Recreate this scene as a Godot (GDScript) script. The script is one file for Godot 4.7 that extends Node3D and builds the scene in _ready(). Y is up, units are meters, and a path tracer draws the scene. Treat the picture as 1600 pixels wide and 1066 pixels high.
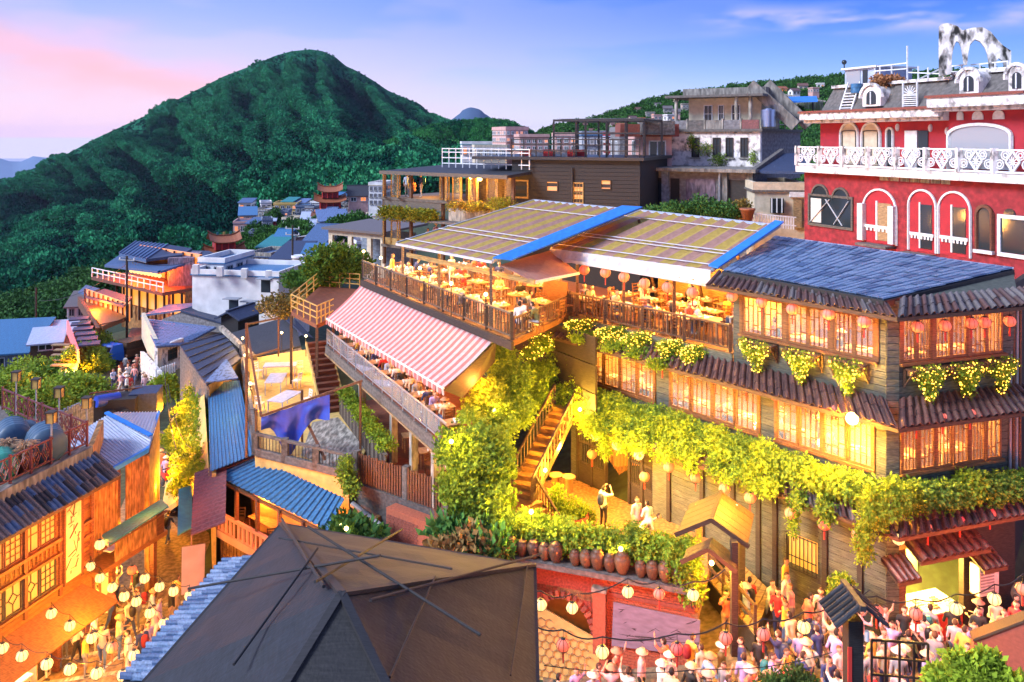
extends Node3D
# The photograph is 1600 x 1066: F is the focal length in its pixels, H0 the row of the horizon, CY the camera's height in metres.
const F := 1300.0
const H0 := 215.0
const CY := 16.5
const UP := Vector3.UP
var rng := RandomNumberGenerator.new()
var M := {}
var org := {}
var used := {}
var CUBE: BoxMesh
var CYL: CylinderMesh
var BALL: SphereMesh
const ORD := ["first", "second", "third", "fourth", "fifth", "sixth", "seventh", "eighth", "ninth", "tenth", "eleventh", "twelfth", "thirteenth", "fourteenth", "fifteenth", "sixteenth", "seventeenth", "eighteenth", "nineteenth", "twentieth"]

func _ready():
	rng.seed = 20240
	var cam := Camera3D.new()
	cam.name = "camera"
	cam.projection = Camera3D.PROJECTION_FRUSTUM
	cam.near = 0.1
	cam.far = 12000.0
	cam.size = 2.0 * 0.1 * 533.0 / F
	cam.frustum_offset = Vector2(0, -0.1 * (533.0 - H0) / F)
	cam.position = v3(0, CY, 0)
	add_child(cam)
	cam.current = true
	var e := Environment.new()
	e.background_mode = Environment.BG_SKY
	e.tonemap_mode = Environment.TONE_MAPPER_LINEAR
	e.tonemap_exposure = 1.4
	e.background_energy_multiplier = 0.9
	e.sdfgi_enabled = true
	e.ssao_enabled = true
	e.ssil_enabled = true
	e.fog_enabled = true
	e.fog_density = 0.00003
	e.fog_light_color = Color(0.80, 0.82, 1.0)
	var sky := Sky.new()
	sky.sky_material = make_sky()
	e.sky = sky
	var we := WorldEnvironment.new()
	we.name = "world_environment"
	we.environment = e
	add_child(we)
	var sun := DirectionalLight3D.new()
	sun.name = "sun"
	sun.light_energy = 1.5
	sun.light_angular_distance = 22.0
	sun.light_color = Color(0.92, 0.95, 1.0)
	sun.shadow_enabled = true
	sun.sky_mode = DirectionalLight3D.SKY_MODE_LIGHT_ONLY
	add_child(sun)
	sun.look_at_from_position(v3(-46, 34, 16), Vector3.ZERO)
	make_materials()
	terrain()
	tea_house()
	terraces()
	courtyard()
	street()
	near_roof()
	left_middle()
	alley()
	far_left()
	town()
	hill_top()
	lanterns()
	crowds()

func sky_color(az: float, el: float, n1: FastNoiseLite, n2: FastNoiseLite) -> Color:
	var t := clampf(el / 10.0, 0.0, 1.0)
	var s := smoothstep(-28.0, 28.0, az)
	var low := Color(0.97, 0.83, 0.89).lerp(Color(0.80, 0.87, 0.98), s)
	var mid := Color(0.85, 0.82, 0.95).lerp(Color(0.55, 0.71, 0.97), s)
	var top := Color(0.58, 0.67, 0.94).lerp(Color(0.28, 0.48, 0.92), s)
	var c := low.lerp(mid, smoothstep(0.0, 0.55, t)).lerp(top, smoothstep(0.3, 1.0, t))
	var band := el - (5.2 - (az + 30.0) * 0.22) + n1.get_noise_2d(az * 3.0, el * 9.0) * 1.6
	var w := exp(-band * band / 3.2) * smoothstep(-8.0, -24.0, az) * (0.75 + 0.5 * n2.get_noise_2d(az * 2.0, el * 14.0))
	c = c.lerp(Color(1.0, 0.72, 0.76), clampf(w, 0.0, 1.0) * 0.9)
	var q := n2.get_noise_2d(az * 3.2 + el * 4.0, el * 30.0) * 0.6 + n1.get_noise_2d(az * 6.0, el * 26.0) * 0.5
	var reg := exp(-pow((el - 7.6 + 0.03 * (az - 20.0)) / 0.75, 2.0)) * smoothstep(11.0, 16.0, az) * (1.0 - 0.5 * smoothstep(26.0, 40.0, az))
	var soft := n1.get_noise_2d(az * 1.1 + 50.0, el * 5.0)
	c = c.lerp(Color(0.93, 0.82, 0.95), clampf(q * 2.4 + 0.25, 0.0, 1.0) * reg * 0.75)
	c = c.lerp(Color(0.86, 0.78, 0.96), clampf(soft * 1.4, 0.0, 0.30) * (1.0 - 0.7 * s))
	return c

func make_sky() -> PanoramaSkyMaterial:
	var n1 := FastNoiseLite.new()
	n1.seed = 5
	n1.frequency = 0.03
	n1.fractal_octaves = 4
	var n2 := FastNoiseLite.new()
	n2.seed = 11
	n2.frequency = 0.02
	n2.fractal_octaves = 3
	var w := 4096
	var base := Image.create(256, 128, false, Image.FORMAT_RGB8)
	for j in 128:
		var el := 90.0 - (j + 0.5) / 128.0 * 180.0
		for i in 256:
			var az := wrapf((i + 0.5) / 256.0 * 360.0, -180.0, 180.0)
			var fold := clampf(az, -45.0, 45.0)
			fold = fold if absf(az) < 45.0 else signf(az) * 45.0 * (1.0 - (absf(az) - 45.0) / 135.0)
			var c := sky_color(fold, clampf(el, 0.0, 14.0), n1, n2)
			c = c.lerp(Color(0.62, 0.70, 0.94), smoothstep(12.0, 40.0, el))
			base.set_pixel(i, j, c)
	base.resize(w, w / 2, Image.INTERPOLATE_BILINEAR)
	var x0 := -int(w * 44.0 / 360.0)
	var x1 := -x0
	var y0 := int(w * 0.5 * (0.5 - 13.0 / 180.0))
	var y1 := w / 4 + 2
	for j in range(y0, y1):
		var el := 90.0 - (j + 0.5) / (w * 0.5) * 180.0
		for i in range(x0, x1):
			var az := (i + 0.5) / w * 360.0
			base.set_pixel(posmod(i, w), j, sky_color(az, maxf(el, 0.0), n1, n2))
	var m := PanoramaSkyMaterial.new()
	m.panorama = ImageTexture.create_from_image(base)
	return m

func P(x: float, y: float, d: float) -> Vector3:
	return v3((x - 800.0) / F * d, CY - (y - H0) * d / F, -d)

func G(x: float, y: float, level: float) -> Vector3:
	return P(x, y, (CY - level) * F / (y - H0))

func L(x: float, level: float, d: float) -> Vector3:
	return v3((x - 800.0) / F * d, level, -d)

func bil(a: Vector3, b: Vector3, c: Vector3, d: Vector3, s: float, t: float) -> Vector3:
	return a.lerp(b, s).lerp(d.lerp(c, s), t)

func v3(x: float, y: float, z: float) -> Vector3:
	return Vector3(x, y, z)

func rnd(a: float, b: float) -> float:
	return rng.randf_range(a, b)

class Wall:
	var o: Vector3
	var u: Vector3
	var n: Vector3
	var xl: float
	var dl: float
	var xr: float
	var dr: float
	func _init(x0: float, d0: float, x1: float, d1: float):
		xl = x0
		dl = d0
		xr = x1
		dr = d1
		o = Vector3((x0 - 800.0) / F * d0, 0, -d0)
		var e := Vector3((x1 - 800.0) / F * d1, 0, -d1)
		u = (e - o).normalized()
		n = u.cross(Vector3.UP)
	func D(x: float) -> float:
		return 1.0 / lerpf(1.0 / dl, 1.0 / dr, (x - xl) / (xr - xl))
	func U(x: float) -> float:
		var d := D(x)
		return (Vector3((x - 800.0) / F * d, 0, -d) - o).dot(u)
	func V(x: float, y: float) -> float:
		return CY - (y - H0) * D(x) / F
	func at(a: float, v: float, w := 0.0) -> Vector3:
		return o + u * a + Vector3.UP * v + n * w
	func px(x: float, y: float, w := 0.0) -> Vector3:
		return at(U(x), V(x, y), w)
	func basis() -> Basis:
		return Basis(u, Vector3.UP, n)

func numbered(parent: Node, n: String) -> String:
	var key := "%d/%s" % [parent.get_instance_id(), n]
	var k: int = used.get(key, 0)
	used[key] = k + 1
	return n if k == 0 else "%s_%03d" % [n, k]

func thing(n: String, label: String, cat: String, pos := Vector3.ZERO, group := "") -> Node3D:
	var o := Node3D.new()
	o.name = numbered(self, n)
	add_child(o)
	o.position = pos
	org[o] = pos
	meta(o, label, cat, group)
	return o

func meta(o: Node3D, label: String, cat: String, group := "") -> Node3D:
	o.set_meta("label", label)
	o.set_meta("category", cat)
	if group:
		o.set_meta("group", group)
	return o

func hold(parent: Node, n: String, pos: Vector3) -> Node3D:
	var o := Node3D.new()
	o.name = numbered(parent, n)
	parent.add_child(o)
	o.position = pos - org.get(parent, Vector3.ZERO)
	org[o] = pos
	return o

func put(parent: Node, n: String, mesh: Mesh, mat: Material, t := Transform3D.IDENTITY) -> MeshInstance3D:
	var o := MeshInstance3D.new()
	o.name = numbered(parent, n)
	o.mesh = mesh
	o.material_override = mat
	t.origin -= org.get(parent, Vector3.ZERO)
	o.transform = t
	parent.add_child(o)
	org[o] = t.origin + org.get(parent, Vector3.ZERO)
	return o

func structure(o: Node3D) -> Node3D:
	o.set_meta("kind", "structure")
	return o

func stuff(o: Node3D) -> Node3D:
	o.set_meta("kind", "stuff")
	return o

func pb(parent: Node, n: String, mat: Material, c: Vector3, size: Vector3, b := Basis.IDENTITY) -> MeshInstance3D:
	return put(parent, n, CUBE, mat, Transform3D(b * Basis.from_scale(size), c))

func wb(parent: Node, n: String, mat: Material, W: Wall, u0: float, u1: float, v0: float, v1: float, w0: float, w1: float) -> MeshInstance3D:
	return pb(parent, n, mat, W.at((u0 + u1) / 2, (v0 + v1) / 2, (w0 + w1) / 2), v3(absf(u1 - u0), absf(v1 - v0), absf(w1 - w0)), W.basis())

func along(a: Vector3, b: Vector3) -> Basis:
	var z := (b - a).normalized()
	var up := UP if absf(z.y) < 0.98 else Vector3.RIGHT
	var x := up.cross(z).normalized()
	return Basis(x, z.cross(x), z)

func bar(parent: Node, n: String, mat: Material, a: Vector3, b: Vector3, w: float, h := -1.0) -> MeshInstance3D:
	return pb(parent, n, mat, (a + b) / 2, v3(w, w if h < 0.0 else h, a.distance_to(b)), along(a, b))

func tube(parent: Node, n: String, mat: Material, a: Vector3, b: Vector3, r: float) -> MeshInstance3D:
	var k := along(a, b)
	var t := Transform3D(Basis(k.x, k.z, -k.y) * Basis.from_scale(v3(r, a.distance_to(b), r)), (a + b) / 2)
	return put(parent, n, CYL, mat, t)

func st_new() -> SurfaceTool:
	var st := SurfaceTool.new()
	st.begin(Mesh.PRIMITIVE_TRIANGLES)
	st.set_smooth_group(-1)
	return st

func quad(st: SurfaceTool, a: Vector3, b: Vector3, c: Vector3, d: Vector3):
	for p in [[a, Vector2(0, 0)], [c, Vector2(1, 1)], [b, Vector2(1, 0)], [a, Vector2(0, 0)], [d, Vector2(0, 1)], [c, Vector2(1, 1)]]:
		st.set_uv(p[1])
		st.add_vertex(p[0])

func box(st: SurfaceTool, c: Vector3, s: Vector3, k := Basis.IDENTITY):
	var h := s / 2
	var p := []
	for i in 8:
		p.append(c + k * v3(h.x if i & 1 else -h.x, h.y if i & 2 else -h.y, h.z if i & 4 else -h.z))
	for f in [[4, 5, 7, 6], [1, 0, 2, 3], [5, 1, 3, 7], [0, 4, 6, 2], [6, 7, 3, 2], [0, 1, 5, 4]]:
		quad(st, p[f[0]], p[f[1]], p[f[2]], p[f[3]])

func rod(st: SurfaceTool, a: Vector3, b: Vector3, w: float, h := -1.0):
	box(st, (a + b) / 2, v3(w, w if h < 0 else h, a.distance_to(b)), along(a, b))

func wire(st: SurfaceTool, pts: Array, r: float, sides := 5):
	st.set_smooth_group(0)
	var rings := []
	for i in pts.size():
		var a: Vector3 = pts[maxi(i - 1, 0)]
		var b: Vector3 = pts[mini(i + 1, pts.size() - 1)]
		var k := along(a, b)
		var ring := []
		for j in sides:
			var g := TAU * j / sides
			ring.append(pts[i] + (k.x * cos(g) + k.y * sin(g)) * r)
		rings.append(ring)
	for i in pts.size() - 1:
		for j in sides:
			var j2 := (j + 1) % sides
			quad(st, rings[i][j], rings[i][j2], rings[i + 1][j2], rings[i + 1][j])
	st.set_smooth_group(-1)

func lathe(st: SurfaceTool, prof: Array, sides: int, at := Vector3.ZERO):
	st.set_smooth_group(0)
	for i in prof.size() - 1:
		for j in sides:
			var a := TAU * j / sides
			var b := TAU * (j + 1) / sides
			var p: Vector2 = prof[i]
			var q: Vector2 = prof[i + 1]
			quad(st, at + v3(cos(b) * p.x, p.y, sin(b) * p.x), at + v3(cos(a) * p.x, p.y, sin(a) * p.x), at + v3(cos(a) * q.x, q.y, sin(a) * q.x), at + v3(cos(b) * q.x, q.y, sin(b) * q.x))
	st.set_smooth_group(-1)

func done(st: SurfaceTool, smooth := false) -> ArrayMesh:
	if smooth:
		st.index()
	st.generate_normals()
	return st.commit()

func surf(parent: Node, n: String, st: SurfaceTool, mat: Material, smooth := false) -> MeshInstance3D:
	return put(parent, n, done(st, smooth), mat)

func slab(parent: Node, n: String, mat: Material, a: Vector3, b: Vector3, c: Vector3, d: Vector3, th: float, dir := Vector3.DOWN) -> MeshInstance3D:
	var st := st_new()
	var o := dir * th
	quad(st, a, b, c, d)
	quad(st, d + o, c + o, b + o, a + o)
	quad(st, a + o, b + o, b, a)
	quad(st, b + o, c + o, c, b)
	quad(st, c + o, d + o, d, c)
	quad(st, d + o, a + o, a, d)
	return surf(parent, n, st, mat)

func poly(parent: Node, n: String, mat: Material, pts: Array, th: float) -> MeshInstance3D:
	var flat := PackedVector2Array()
	for p in pts:
		flat.append(Vector2(p.x, p.z))
	var idx := Geometry2D.triangulate_polygon(flat)
	var st := st_new()
	for k in range(0, idx.size(), 3):
		var a: Vector3 = pts[idx[k]]
		var b: Vector3 = pts[idx[k + 1]]
		var c: Vector3 = pts[idx[k + 2]]
		if (b - a).cross(c - a).y > 0:
			var s := b
			b = c
			c = s
		for p in [a, b, c, a + Vector3.DOWN * th, c + Vector3.DOWN * th, b + Vector3.DOWN * th]:
			st.set_uv(Vector2(p.x, p.z))
			st.add_vertex(p)
	for i in pts.size():
		var a: Vector3 = pts[i]
		var b: Vector3 = pts[(i + 1) % pts.size()]
		quad(st, a + Vector3.DOWN * th, b + Vector3.DOWN * th, b, a)
	return surf(parent, n, st, mat)

func corrugated(parent: Node, n: String, mat: Material, a: Vector3, b: Vector3, c: Vector3, d: Vector3, ribs: int, amp: float, sharp := false) -> MeshInstance3D:
	var st := st_new()
	var nrm := (b - a).cross(d - a).normalized()
	if nrm.y < 0:
		nrm = -nrm
	var per := 4 if sharp else 6
	var lo := []
	var hi := []
	for i in ribs * per + 1:
		var s := float(i) / (ribs * per)
		var h := 0.0
		if sharp:
			h = amp if i % per == 1 or i % per == 2 else 0.0
			s = (floorf(float(i) / per) + [0.0, 0.12, 0.28, 0.4][i % per]) / ribs if i < ribs * per else 1.0
		else:
			h = amp * (0.5 + 0.5 * sin(TAU * i / per))
		lo.append(a.lerp(b, s) + nrm * h)
		hi.append(d.lerp(c, s) + nrm * h)
	var o := -nrm * 0.03
	for i in lo.size() - 1:
		quad(st, lo[i], lo[i + 1], hi[i + 1], hi[i])
		quad(st, hi[i] + o, hi[i + 1] + o, lo[i + 1] + o, lo[i] + o)
		quad(st, lo[i] + o, lo[i + 1] + o, lo[i + 1], lo[i])
		quad(st, hi[i + 1] + o, hi[i] + o, hi[i], hi[i + 1])
	var e := lo.size() - 1
	quad(st, lo[0], hi[0], hi[0] + o, lo[0] + o)
	quad(st, hi[e], lo[e], lo[e] + o, hi[e] + o)
	return surf(parent, n, st, mat)

func tiles(parent: Node, mat: Array, a: Vector3, b: Vector3, c: Vector3, d: Vector3, cols: int, rows: int, mesh: Mesh, n := "tile", lap := 1.16):
	for j in rows:
		for i in cols:
			var s0 := float(i) / cols
			var s1 := float(i + 1) / cols
			var t0 := float(j) / rows
			var t1 := float(j + 1) / rows
			var p := bil(a, b, c, d, (s0 + s1) / 2, (t0 + t1) / 2)
			var x := bil(a, b, c, d, s1, (t0 + t1) / 2) - bil(a, b, c, d, s0, (t0 + t1) / 2)
			var z := bil(a, b, c, d, (s0 + s1) / 2, t0) - bil(a, b, c, d, (s0 + s1) / 2, t1)
			var y := z.cross(x).normalized()
			if y.y < 0:
				y = -y
			var wob := rnd(-0.03, 0.03)
			var k := Basis(x, y * minf(x.length(), 0.35), (z * lap * rnd(0.94, 1.03)).rotated(y, wob))
			put(parent, n, mesh, mat[rng.randi() % mat.size()], Transform3D(k, p + y * (0.02 + rng.randf() * 0.03)))

func omni(at: Vector3, energy: float, col := Color(1.0, 0.62, 0.22), size := 0.15, n := "lamp_and_fill_glow"):
	var l := OmniLight3D.new()
	l.name = numbered(self, n)
	l.light_color = col
	l.light_energy = energy
	l.omni_range = 40.0
	l.omni_attenuation = 2.0
	l.light_size = size
	l.shadow_enabled = true
	add_child(l)
	l.position = at

func multi(parent: Node, n: String, mesh: Mesh, mat: Material, xf: Array, cols: Array) -> MultiMeshInstance3D:
	var mm := MultiMesh.new()
	mm.transform_format = MultiMesh.TRANSFORM_3D
	mm.use_colors = cols.size() > 0
	mm.mesh = mesh
	mm.instance_count = xf.size()
	var o0: Vector3 = org.get(parent, Vector3.ZERO)
	for i in xf.size():
		var t: Transform3D = xf[i]
		t.origin -= o0
		mm.set_instance_transform(i, t)
		if cols.size():
			mm.set_instance_color(i, cols[i])
	var o := MultiMeshInstance3D.new()
	o.name = numbered(parent, n)
	o.multimesh = mm
	o.material_override = mat
	parent.add_child(o)
	return o

func noise_tex(freq: float, lo: float, hi: float, sd: int, oct := 4, size := 512, sx := 1.0, sy := 1.0, contrast := 1.0) -> ImageTexture:
	var n := FastNoiseLite.new()
	n.seed = sd
	n.frequency = freq
	n.fractal_octaves = oct
	var im := Image.create(size, size, false, Image.FORMAT_RGB8)
	for j in size:
		for i in size:
			var a := n.get_noise_2d(i * sx, j * sy)
			var bx := smoothstep(0.75, 1.0, float(i) / size)
			var by := smoothstep(0.75, 1.0, float(j) / size)
			if bx > 0:
				a = lerpf(a, n.get_noise_2d((i - size) * sx, j * sy), bx)
			if by > 0:
				var b := n.get_noise_2d(i * sx, (j - size) * sy)
				if bx > 0:
					b = lerpf(b, n.get_noise_2d((i - size) * sx, (j - size) * sy), bx)
				a = lerpf(a, b, by)
			var v := lerpf(lo, hi, clampf(0.5 + a * contrast, 0, 1))
			im.set_pixel(i, j, Color(v, v, v))
	return ImageTexture.create_from_image(im)

func lin(r: float, g: float, b: float) -> Color:
	return Color(r, g, b).linear_to_srgb()

func mat(key: String, c: Color, rough := 0.8, tex: Texture2D = null, scale := 0.4, bump: Texture2D = null, bscale := 0.6) -> StandardMaterial3D:
	var m := StandardMaterial3D.new()
	m.resource_name = key
	m.albedo_color = c
	m.roughness = rough
	if tex:
		m.albedo_texture = tex
		m.uv1_triplanar = true
		m.uv1_world_triplanar = true
		m.uv1_scale = v3(scale, scale, scale)
	if bump:
		m.uv1_triplanar = true
		m.uv1_world_triplanar = true
		m.uv1_scale = v3(scale, scale, scale)
		m.heightmap_enabled = true
		m.heightmap_texture = bump
		m.heightmap_scale = bscale
	M[key] = m
	return m

func glow(key: String, c: Color, e: float) -> StandardMaterial3D:
	var m := StandardMaterial3D.new()
	m.resource_name = key
	m.albedo_color = Color(0.5, 0.45, 0.4)
	m.roughness = 0.6
	m.emission_enabled = true
	m.emission = c
	m.emission_energy_multiplier = e
	M[key] = m
	return m

func leafmat(key: String, c: Color) -> StandardMaterial3D:
	var m := mat(key, c, 0.55)
	m.roughness = 0.8
	m.metallic_specular = 0.2
	m.vertex_color_use_as_albedo = true
	m.backlight_enabled = true
	m.backlight = Color(0.5, 0.5, 0.5)
	m.cull_mode = BaseMaterial3D.CULL_DISABLED
	return m

func make_materials():
	CUBE = BoxMesh.new()
	CYL = CylinderMesh.new()
	CYL.top_radius = 1.0
	CYL.bottom_radius = 1.0
	CYL.height = 1.0
	CYL.radial_segments = 16
	CYL.rings = 1
	BALL = SphereMesh.new()
	BALL.radius = 1.0
	BALL.height = 2.0
	BALL.radial_segments = 14
	BALL.rings = 8
	var grime := noise_tex(0.02, 0.62, 1.0, 1, 6, 512, 1, 1, 0.9)
	var soft := noise_tex(0.010, 0.84, 1.0, 2, 6, 512, 1, 1, 0.9)
	var wood := noise_tex(0.02, 0.55, 1.0, 3, 4, 512, 0.35, 3.5)
	var streak := noise_tex(0.012, 0.52, 1.0, 4, 5, 512, 2.4, 0.6, 1.0)
	var fine := noise_tex(0.09, 0.6, 1.0, 6, 3, 256)
	var blotch := noise_tex(0.016, 0.5, 1.5, 9, 6, 512, 1, 0.7, 1.1)
	mat("ground", lin(0.05, 0.075, 0.035), 0.95, grime, 0.15)
	mat("paving", lin(0.27, 0.19, 0.11), 0.85, grime, 0.35)
	mat("road", lin(0.13, 0.12, 0.125), 0.9, grime, 0.25)
	mat("court", lin(0.42, 0.22, 0.10), 0.7, grime, 0.5)
	mat("concrete", lin(0.32, 0.29, 0.26), 0.9, streak, 0.25)
	mat("dark_concrete", lin(0.17, 0.15, 0.14), 0.9, grime, 0.4)
	mat("pale_concrete", lin(0.46, 0.42, 0.36), 0.9, streak, 0.3)
	mat("line", lin(0.75, 0.72, 0.66), 0.7, soft, 0.8)
	mat("white_plaster", lin(0.76, 0.74, 0.74), 0.9, soft, 0.12)
	mat("old_white", lin(0.72, 0.66, 0.64), 0.9, blotch, 0.28)
	mat("cream", lin(0.62, 0.52, 0.38), 0.9, soft, 0.4)
	mat("red_wall", lin(0.40, 0.014, 0.028), 0.75, soft, 0.25)
	mat("worn_red", lin(0.37, 0.026, 0.036), 0.85, grime, 0.22)
	mat("pink_wall", lin(0.62, 0.36, 0.32), 0.9, soft, 0.2)
	mat("grey_wall", lin(0.27, 0.25, 0.26), 0.95, grime, 0.3)
	mat("bluegrey_wall", lin(0.28, 0.32, 0.40), 0.9, grime, 0.3)
	mat("yellow_wall", lin(0.62, 0.42, 0.13), 0.85, soft, 0.5)
	mat("orange_wall", lin(0.50, 0.25, 0.08), 0.8, streak, 0.4)
	mat("brick", lin(0.40, 0.105, 0.055), 0.85, soft, 1.5)
	mat("brick2", lin(0.25, 0.065, 0.045), 0.85, soft, 1.5)
	mat("brick_red", lin(0.42, 0.07, 0.045), 0.85, grime, 0.9)
	mat("mortar", lin(0.24, 0.13, 0.085), 0.95, fine, 1.0)
	mat("purple_wall", lin(0.36, 0.26, 0.32), 0.9, streak, 0.3)
	var ruin := noise_tex(0.014, 0.12, 1.4, 15, 6, 512, 1.6, 0.6, 1.6)
	mat("ruin", lin(0.66, 0.62, 0.60), 0.9, ruin, 0.22)
	mat("siding", lin(0.145, 0.150, 0.115), 0.75, wood, 0.8)
	mat("siding2", lin(0.115, 0.125, 0.10), 0.75, wood, 0.8)
	mat("siding3", lin(0.17, 0.17, 0.12), 0.75, wood, 0.8)
	mat("dark_wood", lin(0.055, 0.038, 0.030), 0.7, wood, 0.9)
	mat("black_wood", lin(0.020, 0.018, 0.022), 0.75, wood, 0.8)
	mat("brown_wood", lin(0.15, 0.075, 0.038), 0.65, wood, 0.9)
	mat("red_wood", lin(0.22, 0.075, 0.04), 0.65, wood, 0.9)
	mat("orange_wood", lin(0.33, 0.135, 0.04), 0.55, wood, 0.9)
	mat("pale_wood", lin(0.50, 0.32, 0.16), 0.6, wood, 0.9)
	mat("grey_wood", lin(0.17, 0.14, 0.115), 0.8, wood, 0.8)
	mat("yellow_wood", lin(0.52, 0.34, 0.11), 0.7, wood, 0.6)
	mat("deck_red", lin(0.25, 0.075, 0.035), 0.7, wood, 0.6)
	mat("tile_a", lin(0.15, 0.070, 0.060), 0.5, grime, 1.1)
	mat("tile_b", lin(0.11, 0.055, 0.052), 0.5, grime, 1.1)
	mat("tile_c", lin(0.20, 0.090, 0.070), 0.55, grime, 1.1)
	mat("tile_grey", lin(0.17, 0.14, 0.14), 0.6, grime, 1.1)
	mat("blue_tile_a", lin(0.16, 0.25, 0.42), 0.45, grime, 1.2)
	mat("blue_tile_b", lin(0.07, 0.13, 0.27), 0.45, grime, 1.2)
	mat("blue_tile_c", lin(0.21, 0.29, 0.46), 0.5, grime, 1.2)
	mat("under_tile", lin(0.03, 0.035, 0.05), 0.9)
	mat("blue_metal", lin(0.05, 0.20, 0.42), 0.45, grime, 0.5)
	mat("bright_blue", lin(0.02, 0.20, 0.68), 0.5, soft, 0.6)
	mat("blue_roof", lin(0.07, 0.14, 0.30), 0.55, grime, 0.4)
	mat("navy_roof", lin(0.030, 0.050, 0.12), 0.6, grime, 0.4)
	mat("slate_roof", lin(0.10, 0.16, 0.32), 0.7, blotch, 0.5)
	mat("pale_metal", lin(0.42, 0.47, 0.62), 0.4, soft, 0.6)
	mat("rust_sheet", lin(0.26, 0.085, 0.085), 0.6, grime, 0.6)
	mat("black_felt", lin(0.015, 0.018, 0.028), 0.75, wood, 0.5, fine, 1.2)
	mat("black_felt2", lin(0.019, 0.017, 0.017), 0.75, wood, 0.5, fine, 1.2)
	mat("dark_roof", lin(0.035, 0.036, 0.048), 0.7, grime, 0.5)
	mat("temple_roof", lin(0.42, 0.13, 0.055), 0.6, grime, 0.6)
	mat("black_metal", lin(0.018, 0.018, 0.022), 0.45)
	mat("grey_metal", lin(0.30, 0.31, 0.34), 0.4, soft, 0.8)
	mat("white_paint", lin(0.76, 0.76, 0.78), 0.55, soft, 0.8)
	mat("rust_metal", lin(0.20, 0.075, 0.03), 0.6, grime, 1.0)
	mat("yellow_metal", lin(0.52, 0.33, 0.08), 0.5, soft, 0.8)
	mat("maroon_metal", lin(0.13, 0.028, 0.03), 0.5)
	mat("steel", Color(0.6, 0.66, 0.78), 0.3)
	M.steel.metallic = 0.9
	mat("cable", lin(0.012, 0.010, 0.012), 0.6)
	mat("awn_pink", lin(0.50, 0.14, 0.13), 0.8, soft, 0.8)
	mat("awn_white", lin(0.60, 0.42, 0.39), 0.8, soft, 0.8)
	mat("can_yellow", lin(0.42, 0.27, 0.045), 0.75, soft, 0.6)
	mat("can_mauve", lin(0.36, 0.18, 0.13), 0.75, soft, 0.6)
	mat("can_white", lin(0.62, 0.58, 0.62), 0.75, soft, 0.6)
	mat("tarp", lin(0.012, 0.05, 0.42), 0.5, soft, 0.6)
	mat("teal", lin(0.02, 0.25, 0.27), 0.6, grime, 0.5)
	mat("teal2", lin(0.05, 0.32, 0.35), 0.6, soft, 0.5)
	mat("terracotta", lin(0.36, 0.12, 0.05), 0.7, grime, 2.0)
	mat("jar", lin(0.13, 0.075, 0.05), 0.3, grime, 1.6)
	mat("jar2", lin(0.21, 0.11, 0.06), 0.35, grime, 1.6)
	mat("plastic_white", lin(0.72, 0.72, 0.72), 0.4)
	mat("tank", lin(0.035, 0.085, 0.15), 0.45, soft, 0.8)
	mat("tank_green", lin(0.02, 0.22, 0.16), 0.4, soft, 0.8)
	mat("truck_blue", lin(0.02, 0.12, 0.55), 0.3)
	mat("rubber", lin(0.015, 0.015, 0.016), 0.8)
	mat("red_sign", lin(0.62, 0.03, 0.10), 0.5)
	mat("red_cloth", lin(0.55, 0.035, 0.025), 0.7)
	mat("cloth_white", lin(0.70, 0.67, 0.62), 0.85, soft, 1.0)
	mat("ink", lin(0.05, 0.045, 0.05), 0.8)
	mat("bark", lin(0.085, 0.06, 0.04), 0.9, wood, 1.0)
	mat("straw", lin(0.38, 0.24, 0.14), 0.9)
	mat("skin_food", lin(0.5, 0.3, 0.15), 0.6)
	mat("rock", lin(0.13, 0.115, 0.11), 0.95, grime, 0.5, grime, 6.0)
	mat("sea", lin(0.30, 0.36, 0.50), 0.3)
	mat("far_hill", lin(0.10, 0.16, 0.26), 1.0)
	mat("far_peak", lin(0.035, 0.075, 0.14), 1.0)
	mat("hill", lin(0.020, 0.085, 0.032), 1.0, grime, 0.02).specular_mode = BaseMaterial3D.SPECULAR_DISABLED
	var g := mat("glass", Color(0.9, 0.95, 1.0, 0.10), 0.05)
	g.transparency = BaseMaterial3D.TRANSPARENCY_ALPHA
	var sk := mat("sky_glass", lin(0.42, 0.44, 0.46), 0.12)
	sk.metallic = 0.55
	mat("dark_glass", lin(0.02, 0.028, 0.035), 0.08)
	glow("lan_white", Color(1.0, 0.80, 0.48), 1.5)
	glow("lan_pink", Color(1.0, 0.36, 0.22), 0.75)
	glow("lan_red", Color(1.0, 0.09, 0.04), 0.65)
	glow("bulb", Color(1.0, 0.86, 0.55), 9.0)
	glow("fairy", Color(1.0, 0.72, 0.22), 6.0)
	glow("lit_yellow", Color(1.0, 0.62, 0.16), 0.9)
	glow("lit_window", Color(1.0, 0.55, 0.12), 0.8)
	glow("lit_shop", Color(1.0, 0.72, 0.30), 1.1)
	glow("pink_sign", Color(1.0, 0.20, 0.34), 0.9)
	leafmat("leaf", Color.WHITE)
	var fl := leafmat("far_leaf", Color.WHITE)
	fl.roughness = 1.0
	fl.specular_mode = BaseMaterial3D.SPECULAR_DISABLED
	fl.backlight = Color(0.25, 0.25, 0.25)
	var pv := mat("person_mat", Color.WHITE, 0.75)
	pv.vertex_color_use_as_albedo = true

var leaf_meshes := {}

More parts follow.
